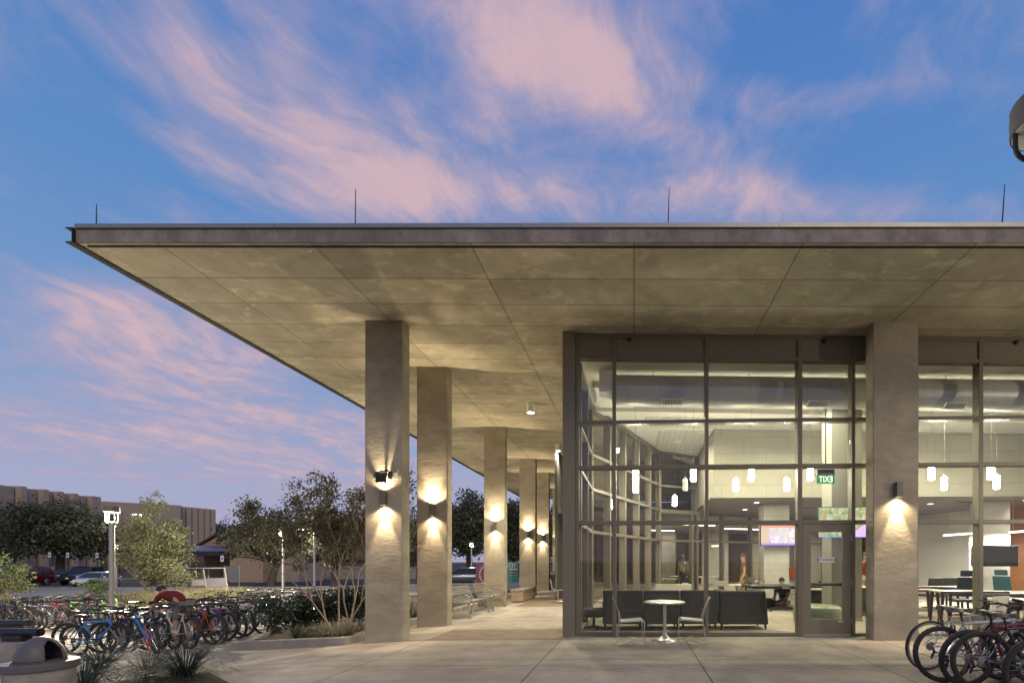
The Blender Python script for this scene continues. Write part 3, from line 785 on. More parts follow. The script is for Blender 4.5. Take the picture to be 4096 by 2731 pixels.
# wall sconces
def sconce(x, y, z, lab, up=True, pw=1.0, upk=1.0):
    t = thing('wall_light', lab, 'wall light', (x, y - .012, z), 0, 'box shaped wall lights on the columns')
    sh = MB()
    w_, d_, h_ = .052, .115, .135
    # open topped and bottomed square shade
    for (a, b, c, d) in ((-w_, w_, -d_, -d_ + .006), (-w_, w_, -.012, 0), (-w_, -w_ + .006, -d_ + .0061, -.0121), (w_ - .006, w_, -d_ + .0061, -.0121)):
        sh.box(a, b, c, d, -h_, h_)
    sh.build('lamp_shade', M['bronze'], t)
    MB().box(-.03, .03, .0, .012, -.05, .05).build('back_plate', M['darkmetal'], t)
    em = emis('sconce_lens', (1, .86, .6), 14)
    MB().box(-w_ + .008, w_ - .008, -d_ + .01, -.016, -h_ + .012, -h_ + .016).build('lens', em, t)
    # narrow bright core and broad wash, downwards then upwards
    light('lamp', 'SPOT', (0, -.062, -h_ - .005), 60 * pw, WARM, t, spot_size=R(140), spot_blend=.6, shadow_soft_size=.03, rot=(R(-4), 0, 0))
    light('lamp', 'SPOT', (0, -.06, -h_ + .0), 210 * pw, (1, .80, .55), t, spot_size=R(50), spot_blend=.6, shadow_soft_size=.02, rot=(R(-1), 0, 0))
    if up:
        MB().box(-w_ + .008, w_ - .008, -d_ + .01, -.016, h_ - .016, h_ - .012).build('lens', em, t)
        light('lamp', 'SPOT', (0, -.062, h_ + .005), 130 * pw * upk, WARM, t, spot_size=R(150), spot_blend=.5, shadow_soft_size=.025, rot=(R(186), 0, 0))
        light('lamp', 'SPOT', (0, -.06, h_), 290 * pw * (.6 if upk < 1 else 1), (1, .80, .55), t, spot_size=R(62), spot_blend=.8, shadow_soft_size=.02, rot=(R(181), 0, 0))
names = ['box wall light under the round camera on the nearest colonnade column', 'box wall light on the second colonnade column, glowing up and down', 'box wall light on the third colonnade column', 'box wall light on the fourth colonnade column', 'box wall light on the fifth colonnade column, partly behind the fourth', 'box wall light on the farthest colonnade column beside the corner']
for (x0, x1, y), nm in zip(COLS, names):
    sconce((x0 + x1) / 2 + .03, y, 2.70, nm, upk=.3 if y < 10 else 1.0)
sconce((RC[0] + RC[1]) / 2 + .01, RC[2], PD(2064, 1129, RC[2] * CT).z, 'box wall light on the wide column right of the door, shining down only', up=False, pw=1.1)

# surface ceiling lights under the roof
wl_lens = emis('ceiling_lens', (1, .95, .84), 16)
def canlight(x, y, lab, pw=1500, r=.11):
    z = SF(x)
    t = thing('ceiling_light', lab, 'ceiling light', (x, y, z), 0, 'white can lights under the roof')
    MB().lathe([(r * 1.06, 0), (r * 1.06, -.03), (r, -.034), (r, -.25), (r * .95, -.25), (r * .95, -.235)], 24).build('housing', M['white'], t, smooth=True)
    MB().lathe([(1e-4, -.238), (r * .94, -.238)], 24).build('lens', wl_lens, t)
    light('lamp', 'SPOT', (0, 0, -.27), pw, (1, .88, .68), t, spot_size=R(126), spot_blend=.5, shadow_soft_size=.09)
def onroof(u, v): # point on the soffit seen at u, v
    r = ray(u, v); d = 5
    for _ in range(40):
        p = CAM + r * d; d = .5 * d + .5 * (SF(p.x) - CAM.z) / r.z
    return CAM + r * d
p = onroof(1219, 928); canlight(p.x, p.y, 'white round can light under the roof, nearer of the two in view')
p2 = onroof(1281, 1021); canlight(p2.x, p2.y, 'white round can light under the roof, farther of the two in view')
for yy, nm in ((p.y - 6.2, None), (p2.y + 5, 'white can light deep under the colonnade roof behind the corner panel'), (p2.y + 10, 'white can light at the far end of the colonnade')):
    if nm: canlight(p.x + .02, yy, nm)

# round camera and switch box on the first column
pc_ = PD(874, 1096, 9.06)
t = thing('security_camera', 'dark round camera on a bracket above the wall light of the nearest column', 'camera', (pc_.x, 8.87, pc_.z))
MB().lathe([(.02, .1), (.1, .095), (.115, .08), (.115, .03), (.1, .025), (.095, -.09), (.085, -.1), (1e-4, -.1)], 24).build('housing', M['black'], t, smooth=True)
MB().box(-.015, .015, .08, .18, .05, .075).tube([(.06, 0, .13), (.1, .05, .15), (.1, .17, .12)], .012, 6).tube([(-.02, .02, .1), (-.02, .02, .13), (.1, .12, .13)], .012, 6).boxc((.1, .14, .07), (.05, .06, .14)).build('bracket', M['darkmetal'], t)
MB().beam((-.11, .04, -.0), (-.15, .17, -.03), .03, .05).build('side_arm', M['steel'], t)
pb_ = PD(911.5, 1094, 9.24)
t = thing('switch_box', 'small pale switch box beside the camera on the nearest column', 'switch box', (pb_.x, 9.032, pb_.z))
MB().box(-.036, .036, -.035, 0, -.062, .062).build('box_body', M['white'], t, bevel=.004)
MB().box(-.004, .004, -.041, -.0355, .004, .012).build('button', M['black'], t)

# round heads on the spandrels
for u, v, lab in ((1446, 780, 'round dark sensor on the bronze panel above the second window'), (1893, 784, 'round dark sensor on the bronze panel above the door'), (2333, 787, 'round dark sensor on the bronze panel at the right edge')):
    p = PY(u, v, YG + .03)
    t = thing('dome_sensor', lab, 'sensor', (p.x, YG + .029, p.z), 0, 'round sensors above the windows')
    MB().lathe([(.038, 0), (.038, .03), (.03, .05), (1e-4, .06)], 16).xf(Matrix.Rotation(R(90), 4, 'X')).build('dome', M['black'], t, smooth=True)
    MB().lathe([(.045, 0), (.045, .008), (.039, .008)], 16).xf(Matrix.Rotation(R(90), 4, 'X')).build('base_ring', M['darkmetal'], t)

# lightning rods
for (u, v0, v1, lab) in ((221, 455, 519, 'short lightning rod at the left corner of the roof'), (816, 418, 515, 'lightning rod above the nearest colonnade column'), (1534, 415, 512, 'lightning rod standing on the roof above the second window'), (2301, 406, 507, 'leaning lightning rod at the right end of the roof')):
    zz = SF(PY(u, v1, YF + .12).x) + .26
    pb0 = PY(u, v1, YF + .12); h = (v1 - v0) * pb0.y / FPX
    t = thing('lightning_rod', lab, 'lightning rod', (pb0.x, pb0.y, zz), 0, 'lightning rods on the roof edge')
    lean = .04 if u > 2000 else (.02 if u > 1500 else .005)
    MB().tube([(0, 0, -.0), (lean * .5, 0, h * .5), (lean, 0, h)], [.009, .008, .005], 6).build('rod', M['darkmetal'], t)
    MB().lathe([(.03, 0), (.03, .012), (.012, .03), (.012, .05)], 10).build('base_clamp', M['darkmetal'], t)
# ------------------------------------------------------------------ post lamps
HALO = emis('luminaire_lens', (1, .93, .78), 10)
def luminaire(t, h, r=.185, lit=True, power=0, rz=0, drop=.335):
    """cylinder cap held by two pairs of U shaped tubes on top of a pole"""
    MB().tube([(0, 0, .02), (0, 0, h - .185 - drop)], .07, 14).build('pole', M['galv'], t, smooth=True)
    MB().lathe([(.16, 0), (.16, .02), (.09, .03), (.09, .12), (.078, .14)], 16).build('base_cover', M['galv'], t)
    z = h
    MB().lathe([(r * .98, z - .17), (r, z - .165), (r, z - .09), (r * 1.01, z - .088), (r * 1.01, z - .082), (r, z - .08), (r, z - .005), (r * .97, z), (1e-4, z + .01)], 32)  .build('cap', M['bronze'], t, smooth=True, autosm=30)
    MB().lathe([(1e-4, z - .205), (r * .5, z - .20), (r * .85, z - .18), (r * .96, z - .168)], 32).build('lens', HALO if lit else M['white'], t, smooth=True)
    u = MB()
    for s in (-1, 1):
        q = []
        rr = r * .86; zb = z - .165 - drop; c = .09
        q.append((-rr, s * .045, z - .165)); q.append((-rr, s * .045, zb + c))
        for k in range(1, 5):
            a = math.pi / 2 * k / 4; q.append((-rr + c - c * math.cos(a), s * .045, zb + c - c * math.sin(a)))
        q2 = [(-x, y, zz) for x, y, zz in reversed(q)]
        u.tube(q + q2, .014, 8)
    u.lathe([(.07, zb - .035), (.07, zb + .02), (.03, zb + .03)], 12)
    u.build('support_tubes', M['bronze'] if lit else M['darkmetal'], t, smooth=True)
    if power:
        light('lamp', 'POINT', (0, 0, z - .33), power, (1, .87, .64), t, shadow_soft_size=.03)
def postlamp(loc, h, lab, power, rz=0):
    t = thing('street_lamp', lab, 'street lamp', loc, rz, 'pole lamps with round caps')
    luminaire(t, h, power=power); return t
def ztop(u, v, d): return PD(u, v, d).z
p = GD(257, 15.0); postlamp(p, ztop(257, 1163, 15.0) - p.z, 'tall round capped lamp standing among the bicycles on the left', 3600)
p = GD(650, 24.5); postlamp(p, ztop(650, 1208, 24.5) - p.z, 'round capped lamp behind the hedge in front of the leaning oak', 2600)
p = GD(1083, 46); postlamp(p, ztop(1083, 1243, 46) - p.z, 'distant round capped lamp seen between the second and third columns', 700)
p = GD(267, 40); postlamp(p, ztop(267, 1247, 40) - p.z, 'small distant round capped lamp just right of the tall lamp pole', 250)
p = GD(690, 60); postlamp(p, ztop(690, 1264, 60) - p.z, 'small distant lamp in front of the lit windows', 250)
t = thing('street_lamp', 'large unlit round lamp cap cut off by the right edge of the picture', 'street lamp', (2.565, 3.117, 0), 0, 'pole lamps with round caps'); luminaire(t, 4.365, lit=False, drop=.175)
postlamp((12.9, 3.0, 0), 3.6, 'round capped lamp off to the right, seen mirrored in the glass', 900)
# mast lamp with a side arm
def mast(u, v, d, lab, side=-1):
    p = GD(u, d); h = ztop(u, v, d) - p.z
    t = thing('street_lamp', lab, 'street lamp', p, 0, 'mast lamps with a side arm')
    MB().tube([(0, 0, 0), (0, 0, h)], [.1, .07], 10).build('pole', M['galv'], t)
    MB().tube([(0, 0, h - .1), (side * .8, 0, h + .05)], .04, 8).build('arm', M['galv'], t)
    MB().boxc((side * 1.0, 0, h + .05), (.7, .35, .14)).build('lamp_head', M['galv'], t, bevel=.04)
    MB().boxc((side * 1.0, 0, h - .03), (.55, .28, .03)).build('lens', HALO, t)
    light('lamp', 'POINT', (side * 1.0, 0, h - .2), 1200, (1, .9, .72), t, shadow_soft_size=.15)
mast(722, 1215, 42, 'mast lamp with one side arm above the street behind the myrtle')
mast(326, 1180, 62, 'far mast lamp showing through the young oak')

# ------------------------------------------------------------------ planter
def wallstrip(mb, pts, w, z0, z1):
    """kerb following a plan line, w thick to its left"""
    P3 = [Vector((x, y, 0)) for x, y in pts]; n = len(P3)
    off = []
    for i in range(n):
        d = (P3[min(i + 1, n - 1)] - P3[max(i - 1, 0)]).normalized(); off.append(P3[i] + Vector((-d.y, d.x, 0)) * w)
    for i in range(n - 1):
        a, b, c, d = P3[i], P3[i + 1], off[i + 1], off[i]
        za = [zt(q.x) for q in (a, b, c, d)]
        mb.add([(q.x, q.y, z + z0) for q, z in zip((a, b, c, d), za)] + [(q.x, q.y, max(z, -.35) + z1) for q, z in zip((a, b, c, d), za)],
               [(0, 3, 2, 1), (4, 5, 6, 7), (0, 1, 5, 4), (1, 2, 6, 5), (2, 3, 7, 6), (3, 0, 4, 7)])
ga = GT(526, 1492); gb = GT(793, 1481); gc_ = GT(845, 1466); gd = GT(617, 1460)
front = [(ga.x, ga.y), (gb.x, gb.y), (-5.3, gc_.y)]
t = thing('planter_kerb', 'low concrete kerb around the hedge bed beside the nearest column', 'kerb', (ga.x, ga.y, zt(ga.x)))
mb = MB(); wallstrip(mb, front, .16, -.1, .15)
mb.build('front_kerb', M['kerb'], t, w=True, bevel=.012)
mb = MB(); back = [(gd.x - 2.2, gd.y + 2.2), (gd.x, gd.y), (ga.x, ga.y + .17)]
wallstrip(mb, [(-9.6, 13.2), (gd.x, gd.y), (ga.x + .17, ga.y + .17)], .16, -.1, .15); mb.build('side_kerb', M['kerb'], t, w=True, bevel=.012)
mb = MB(); wallstrip(mb, [(-5.4, 9.4), (-5.4, 27)], .2, -.05, .17); mb.build('walk_kerb', M['kerb'], t, w=True, bevel=.015)
soil = MB()
pl = [(ga.x + .2, ga.y + .25), (gb.x - .05, gb.y + .2), (-5.5, gc_.y + .15), (-5.5, 27), (-9.2, 27), (-9.4, 13.2), (gd.x + .15, gd.y + .1)]
xs = [q[0] for q in pl]
soil.add([(x, y, max(zt(x), -.35) + .085) for x, y in pl], [tuple(range(len(pl)))])
o = soil.build('planting_bed', M['earth']); o['kind'] = 'structure'

# ------------------------------------------------------------------ foliage
def leaves(name, clumps, nper, size, mat, parent, seed, flat=.75, droop=0, hollow=.45, aspect=.55):
    rng = np.random.default_rng(seed)
    P = []
    for (c, r) in clumps:
        n = max(4, int(nper * (r[0] if isinstance(r, tuple) else r) ** 2))
        rr = np.array(r if isinstance(r, tuple) else (r, r, r * flat))
        d = rng.normal(size=(n, 3)); d /= np.linalg.norm(d, axis=1)[:, None]
        rad = (hollow + (1 - hollow) * rng.random(n) ** .6) * (1 + .18 * rng.normal(size=n))
        P.append(np.array(c) + d * rad[:, None] * rr)
    P = np.concatenate(P); n = len(P)
    a = rng.normal(size=(n, 3)); a[:, 2] -= droop; a /= np.linalg.norm(a, axis=1)[:, None]
    b = rng.normal(size=(n, 3)); b -= a * (a * b).sum(1)[:, None]; b /= np.linalg.norm(b, axis=1)[:, None]
    s = size * (.6 + .8 * rng.random(n))[:, None]
    V = np.stack([P - a * s, P + b * s * aspect, P + a * s, P - b * s * aspect], 1).reshape(-1, 3)
    F = np.arange(n * 4).reshape(n, 4)
    return npmesh(name, V, F, mat, parent)
def tree(name, lab, loc, th, ell, nc, cr, nper, lsize, lmat, bmat, tr, seed, group=None, cat='tree', lean=(0, 0), stems=1, extra=(), flat=.75, hollow=.4):
    """ell = (cx, cy, cz, rx, ry, rz) crown ellipsoid relative to the foot; cr = clump radius"""
    rnd = random.Random(seed)
    t = thing(name, lab, cat, loc, 0, group)
    cx, cy, cz, rx, ry, rz = ell
    clumps = []
    for i in range(nc):
        for _ in range(30):
            d = Vector((rnd.uniform(-1, 1), rnd.uniform(-1, 1), rnd.uniform(-1, 1)))
            if .25 < d.length < 1: break
        d *= (rnd.random() ** .25) / max(d.length, .01) * rnd.uniform(.7, 1.0)
        r = cr * rnd.uniform(.55, 1.25) * (1.15 - .35 * d.length)
        clumps.append(((cx + d.x * rx, cy + d.y * ry, cz + d.z * rz), r))
    for e in extra: clumps.append(e)
    leaves('crown', clumps, nper, lsize, lmat, t, seed, flat, hollow=hollow)
    mb = MB()
    for s in range(stems):
        a = 2 * math.pi * s / max(1, stems) + .4
        bx = (math.cos(a) * tr * 2.2, math.sin(a) * tr * 2.2) if stems > 1 else (0, 0)
        fork = Vector((lean[0] * .6 + bx[0] * 2.4, lean[1] * .6 + bx[1] * 2.4, th))
        mb.tube([(bx[0], bx[1], -.1), (bx[0] * 1.3 + lean[0] * .15, bx[1] * 1.3, th * .4), fork], [tr * 1.25, tr, tr * .8], 8)
        for (c, r) in clumps[s::stems]:
            c = Vector(c)
            if rnd.random() < .25: continue
            mid = fork.lerp(c, .5) + Vector((rnd.uniform(-.1, .1) * rx, rnd.uniform(-.1, .1) * ry, .08 * rz))
            mb.tube([fork - Vector((0, 0, .05 * th)), mid, c + (c - fork) * .12], [tr * .42, tr * .24, tr * .05], 5, cap=False)
    mb.build('trunk', bmat, t, smooth=True)
    return t
def wtree(u, v, d): return GD(u, d)
# far oaks and dark masses on the left
def T(lab, u, d, vtop, vbot, halfw, nc=26, cr=1.6, mat='leaf_dark', seed=1, name='oak_tree', nper=60, ls=.2, grp='dark oaks behind the car park', th=None, **kw):
    p = GD(u, d); zt_, zb = ztop(u, vtop, d), ztop(u, vbot, d); rx = halfw * d / FPX
    cz = (zt_ + zb) / 2 - p.z; rz = (zt_ - zb) / 2
    return tree(name, lab, p, th or max(.8, (zb - p.z) + rz * .3), (0, 0, cz, rx * .85, rx * .8, rz * .85), nc, cr, nper, ls, M[mat], M['trunkd'], kw.pop('tr', .3), seed, grp, **kw)
T('spreading dark live oak behind the red car, in front of the ribbed building', 138, 62, 1143, 1290, 118, 46, 2.1, seed=3, nper=85, tr=.45)
T('dark oak at the left edge behind the red car', -10, 66, 1208, 1290, 60, 26, 1.9, seed=4)
T('dark oak between the ribbed building and the tall lamp pole', 238, 64, 1190, 1292, 52, 26, 1.7, seed=5)
T('round dark oak behind the gabled house', 487, 110, 1203, 1262, 46, 26, 2.4, seed=6, ls=.3, nper=40)
T('low dark oak behind the ribbed building and the house roof', 545, 125, 1213, 1262, 34, 18, 2.4, seed=7, ls=.3, nper=40)
T('big leaning live oak with bare top branches in front of the houses', 622, 46, 1188, 1290, 108, 64, 1.3, seed=8, nper=150, ls=.13, tr=.32, lean=(1.0, 0), th=2.2,
  extra=[((-2.6, 0, 5.6), .8), ((-3.6, 0, 3.3), .8), ((-2.4, .5, 6.2), .6), ((-4.2, 0, 2.9), .6), ((2.8, 0, 1.9), .7)])
# bare branches of that oak
p = GD(590, 46)
t = thing('dead_branches', 'bare dead branches sticking up out of the leaning live oak', 'branches', p)
mb = MB(); rnd = random.Random(5)
def twig(a, d, r, n):
    b = a + d
    mb.tube([a, a + d * .5 + Vector((rnd.uniform(-.1, .1), 0, rnd.uniform(-.05, .1))), b], [r, r * .8, r * .55], 5, cap=False)
    if n: 
        for s in (-1, 1, .3):
            ang = s * rnd.uniform(.35, .8); dd = Matrix.Rotation(ang, 3, 'Y') @ d * rnd.uniform(.5, .75); twig(b, dd, r * .55, n - 1)
for (u, v, dx, dz) in ((576, 1208, -.1, 1.1), (600, 1212, -.5, .7), (648, 1215, .15, .9), (672, 1216, .5, .7), (545, 1215, -.6, .6)):
    q = PD(u, v + 14, 46) - p; twig(q, Vector((dx, 0, dz)) * 1.15, .05, 3)
mb.build('bare_wood', M['trunkd'], t)
T('dark tree behind the myrtle, left of the nearest column', 768, 46, 1180, 1305, 84, 64, 1.3, seed=9, nper=150, ls=.14, grp='trees beyond the hedge')
T('dark oak seen between the second and third columns', 1078, 60, 1117, 1300, 60, 50, 2.0, seed=10, nper=80, ls=.2, grp='trees beyond the colonnade', tr=.4, th=5)
T('dark oak seen between the third and fourth columns', 1178, 66, 1135, 1315, 40, 40, 2.0, seed=11, nper=80, ls=.2, grp='trees beyond the colonnade', tr=.4)
T('tree sliver seen between the nearest two columns', 962, 44, 1150, 1330, 34, 36, 1.2, seed=12, nper=90, ls=.14, grp='trees beyond the colonnade')
T('dark low tree line far behind the street', 900, 90, 1235, 1325, 80, 30, 2.2, seed=14, nper=50, ls=.25, grp='trees beyond the colonnade')
T('dark oak behind the building seen through the left glazing', 1395, 46, 1125, 1300, 62, 44, 1.7, seed=15, nper=70, ls=.2, grp='trees beyond the colonnade')
T('dark oak far behind the building, right of the last column', 1300, 56, 1135, 1310, 56, 44, 2.0, seed=16, nper=70, ls=.2, grp='trees beyond the colonnade')
# young oak lit by the tall lamp
p = GD(352, 23)
tree('young_oak', 'young oak with pale lit leaves right of the tall lamp pole', p, 1.1, (0, 0, 2.75, 1.6, 1.3, 2.0), 86, .5, 1100, .05, M['leaf_mid'], M['trunk'], .07, 21, None, 'tree', stems=3,
     extra=[((.15, 0, 5.35), .24), ((-.3, 0, 5.05), .3), ((.45, 0, 4.9), .3), ((.0, 0, 4.7), .5), ((-1.0, 0, 3.4), .4), ((-.55, 0, 3.9), .4), ((.7, 0, 3.8), .42), ((1.9, -.2, 1.55), .45), ((1.5, -.2, 1.3), .5), ((1.15, -.3, 1.9), .5)], hollow=.15)
p = GD(8, 17)
tree('small_tree', 'small thin tree with pale green leaves at the left edge', p, .8, (-.2, 0, 1.65, 1.05, .8, .95), 44, .34, 620, .055, M['leaf_light'], M['myrtle'], .03, 22, None, 'tree', stems=3, hollow=.2)
p = GD(222, 22)
tree('garden_shrub', 'pale green bush at the foot of the tall lamp, before the white car', p, .3, (0, 0, .85, .85, .6, .75), 34, .3, 800, .05, M['leaf_light'], M['trunk'], .02, 23, None, 'shrub', stems=4, hollow=.2)
# crape myrtle in the bed
p = Vector((-6.35, 10.2, zt(-6.35) + .08))
tm = thing('crape_myrtle', 'sparse crape myrtle with several pale bare stems in the hedge bed', 'tree', p)
rnd = random.Random(31); mb = MB(); ends = []
def stem(a, d, r, n):
    mid = a + d * .5 + Vector((rnd.uniform(-.06, .06), rnd.uniform(-.06, .06), .03)); b = a + d
    mb.tube([a, mid, b], [r, r * .85, r * .7], 6 if n > 2 else 4, cap=False)
    if n == 0 or r < .0035: ends.append(b); return
    if n < 4: ends.append(b)
    for _ in range(2 if n > 2 else 3):
        ax = Vector((rnd.uniform(-1, 1), rnd.uniform(-1, 1), 0)).normalized()
        dd = Matrix.Rotation(rnd.uniform(.2, .55), 3, ax) @ d * rnd.uniform(.62, .84)
        dd.z += .05
        stem(b, dd, r * .68, n - 1)
for k, (dx, dy, bx) in enumerate(((-.5, .1, -.1), (-.15, .2, -.02), (.02, -.05, .06), (.22, .1, .12), (.5, .0, .2), (-.75, -.1, -.16))):
    stem(Vector((bx, rnd.uniform(-.1, .1), -.05)), Vector((dx * .62, dy, .74)), .02, 5)
mb.build('trunk', M['myrtle'], tm)
pick = [(tuple(e), .2) for e in ends if e.z > .6 and e.x < .75 and rnd.random() < .85]
leaves('crown', pick, 800, .032, M['leaf_myr'], tm, 31, 1.0, hollow=0)
p = Vector((-7.3, 13.4, -.1))
tree('slender_tree', 'slender open tree whose top shows left of the nearest column', p, 1.4, (.6, 0, 2.9, .75, .7, 1.35), 34, .34, 380, .045, M['leaf_dark'], M['trunk'], .045, 33, None, 'tree', stems=2, hollow=.1, extra=[((1.35, 0, 3.9), .3), ((1.3, 0, 3.3), .3), ((1.0, 0, 4.1), .25)])
# hedge shrubs
for i, (u, v, r, h) in enumerate(((640, 1462, .62, .98), (690, 1454, .56, .95), (728, 1450, .6, 1.05), (765, 1446, .55, 1.0), (800, 1444, .6, 1.08), (828, 1444, .5, 1.05))):
    gp = GT(u, v); gp.y = min(gp.y, 12.5)
    labs = ['rounded glossy hedge shrub at the left end of the planting bed', 'second glossy hedge shrub from the left in the bed', 'third glossy hedge shrub from the left in the bed', 'glossy hedge shrub just behind the myrtle stems', 'glossy hedge shrub second from the nearest column', 'glossy hedge shrub touching the nearest column in view']
    p = Vector((gp.x, gp.y, max(zt(gp.x), -.35) + .08))
    tree('hedge_shrub', labs[i], p, .2, (0, 0, h * .52, r * .75, r * .7, h * .42), 40, .27, 1500, .028, M['leaf_gloss'], M['trunk'], .012, 40 + i, 'glossy hedge shrubs in the bed', 'shrub', stems=3, hollow=.25)
# tufts of grass: blades as tapering ribbons
def tuft(name, parent, c, n, ln, w, mat, seed, arch=1.0, spread=.5, seg=6):
    rng = random.Random(seed); V = []; F = []
    for _ in range(n):
        a = rng.uniform(0, 2 * math.pi); l = ln * rng.uniform(.55, 1.1); out = rng.uniform(.15, 1) ** .7 * spread
        d = Vector((math.cos(a), math.sin(a), 0)); side = Vector((-d.y, d.x, 0)) * w * rng.uniform(.7, 1.2)
        p = Vector(c) + d * rng.uniform(0, .05) * ln; elv = math.pi / 2 - out * 1.05
        o = len(V)
        for k in range(seg + 1):
            f = k / seg; ww = side * (1 - f ** 1.6) * .5
            V.append(p - ww); V.append(p + ww)
            elv -= arch * .75 * (f + .15) * rng.uniform(.6, 1.3) / seg * 4 * out
            p = p + (d * math.cos(elv) + Vector((0, 0, math.sin(elv)))) * l / seg
        for k in range(seg): F.append((o + 2 * k, o + 2 * k + 1, o + 2 * k + 3, o + 2 * k + 2))
    return npmesh(name, np.array([tuple(v) for v in V]), np.array(F), mat, parent)
def grassplant(name, lab, cat, u, v, n, ln, w, mat, seed, group=None, arch=1.0, spread=.9, z=None, at=None):
    p = at or GT(u, v)
    t = thing(name, lab, cat, (p.x, p.y, p.z), 0, group)
    tuft('leaf_blades', t, (0, 0, 0), n, ln, w, mat, seed, arch, spread); return t
yg = 'dark yucca clumps at the bottom left'
ya = grassplant('red_yucca', 'dark spiky grass clump right of the domed bin', 'yucca', 232, 1538, 360, 1.1, .012, M['grassy'], 51, yg, 1.5, 1.25)
yb = grassplant('red_yucca', 'dark spiky grass clump farthest right at the bottom left', 'yucca', 425, 1556, 420, 1.2, .012, M['grassy'], 52, yg, 1.5, 1.25)
yc = grassplant('red_yucca', 'smaller dark grass clump between the two big ones', 'yucca', 335, 1562, 220, .9, .011, M['grassy'], 53, yg, 1.5, 1.2)
yd = grassplant('red_yucca', 'dark grass clump cut off by the bottom edge beside the bin', 'yucca', 190, 1590, 220, .9, .011, M['grassy'], 54, yg, 1.5, 1.2)
# red flower stalk
mb = MB(); mb.tube([(0, 0, 0), (-.03, 0, .35), (-.08, .0, .62)], .004, 5)
fs = mb.build('flower_stalk', M['flower'], yb); fs.location = (-.62, .1, .1)
fl = MB(); rr = random.Random(3)
for k in range(40): fl.sphere((-.08 + rr.uniform(-.04, .04) + .06 * (1 - k / 40), rr.uniform(-.03, .03), .3 + .34 * k / 40), .009, 5, 4)
fl.build('blossom', M['flower'], fs)
# bed edge
mb = MB(); e = [GT(u, v) for u, v in ((150, 1600), (200, 1552), (300, 1530), (410, 1529), (480, 1545), (530, 1572), (560, 1600))]
pts = []
for a, b_ in zip(e, e[1:]):
    for k in range(4): pts.append(a.lerp(b_, k / 4))
mb.tube([q + Vector((0, 0, .0)) for q in pts], .014, 6)
o = mb.build('bed_edging', M['matt']); tag(o, 'curved dark steel edging around the bed at the bottom left', 'edging')
soil = MB(); ce = sum(e, Vector((0, 0, 0))) / len(e); soil.add([(q.x, q.y, q.z + .02) for q in pts + [e[-1]]] + [(ce.x, ce.y, ce.z + .07)], [(i, i + 1, len(pts) + 1) for i in range(len(pts))] + [(len(pts), 0, len(pts) + 1)]); o = soil.build('mulch', M['mulch']); o['kind'] = 'structure'
# grass at the hedge foot and around
lg = 'pale grass tufts under the hedge'
spots = [(700, 1470), (735, 1466), (768, 1462), (800, 1464), (826, 1462), (745, 1474), (680, 1474), (780, 1472)]
for i, (u, v) in enumerate(spots):
    gp = GT(u, v); gp.z = max(zt(gp.x), -.35) + .08
    grassplant('grass_tuft', ['pale grass tuft under the second hedge shrub', 'pale grass tuft left of the myrtle stems', 'pale grass tuft right of the myrtle stems', 'pale grass tuft halfway between the myrtle and the column', 'pale grass tuft beside the foot of the nearest column', 'pale grass tuft close to the kerb in front of the myrtle', 'pale grass tuft at the kerb under the left hedge shrubs', 'pale grass tuft close to the kerb near its bend'][i], 'grass', 0, 0, 150, .42, .007, M['grassl'] if i != 6 else M['grassy'], 60 + i, lg, at=gp)
bg_ = 'feathery grasses behind the benches'
for i, (x, y, n, l) in enumerate(((-5.7, 12.3, 110, .6), (-5.8, 13.4, 160, .85), (-5.7, 14.3, 160, .9), (-5.9, 15.4, 160, .9), (-5.7, 16.8, 140, .8), (-6.6, 14, 140, .9), (-5.45, 11.3, 90, .35))):
    p = Vector((x, y, .0))
    grassplant('fountain_grass', ['low grass between the first two columns', 'feathery grass behind the nearer bench', 'tall feathery grass between the two benches', 'feathery grass behind the farther bench', 'feathery grass beside the third column', 'feathery grass deeper in the bed behind the benches', 'short grass at the walkway kerb behind the second column'][i], 'grass', 0, 0, n, l, .009, M['grassl'] if i % 2 else M['grassy'], 80 + i, bg_, at=p)
# ornamental grasses along the street: beyond counting
V = []; Fq = []
rng = np.random.default_rng(9)
def scatter_blades(rects, n, h, w, mat, name, lab):
    P = []
    for (x0, x1, y0, y1) in rects:
        P.append(np.stack([rng.uniform(x0, x1, n), rng.uniform(y0, y1, n)], 1))
    P = np.concatenate(P); n_ = len(P)
    z = np.array([zt(a) for a in P[:, 0]])
    hh = h * (.5 + .7 * rng.random(n_)); a = rng.uniform(0, 2 * math.pi, n_)
    lx, ly = rng.normal(0, .35, n_) * hh, rng.normal(0, .35, n_) * hh
    B = np.stack([P[:, 0], P[:, 1], z], 1); dx = np.stack([np.cos(a), np.sin(a), 0 * a], 1) * w
    Mid = B + np.stack([lx * .35, ly * .35, hh * .6], 1); Tp = B + np.stack([lx, ly, hh], 1)
    VV = np.stack([B - dx, B + dx, Mid + dx * .8, Mid - dx * .8, Tp + dx * .15, Tp - dx * .15], 1).reshape(-1, 3)
    i0 = np.arange(n_)[:, None] * 6
    FF = np.concatenate([i0 + np.array([0, 1, 2, 3]), i0 + np.array([3, 2, 4, 5])])
    o = npmesh(name, VV, FF, mat); tag(o, lab, 'grass', None, 'stuff'); return o
xl, xr = GD(262, 22).x, GD(455, 22).x
scatter_blades([(xl, xr, 20.5, 24.5)], 9000, .75, .012, M['grassl'], 'ornamental_grass', 'pale feathery grasses growing under the young oak')
scatter_blades([(GD(430, 24).x, GD(560, 24).x, 23.5, 26)], 3000, .5, .014, M['leaf_mid'], 'ground_cover', 'low green planting beside the street left of centre')
scatter_blades([(-60, -24, 41.7, 42.5)], 9000, .12, .03, M['lawn'], 'grass_verge', 'strip of short grass between the street and the parked cars')
scatter_blades([(-24, -7, 41.8, 45.5)], 9000, .2, .03, M['lawn'], 'lawn', 'lawn on the far side of the street')

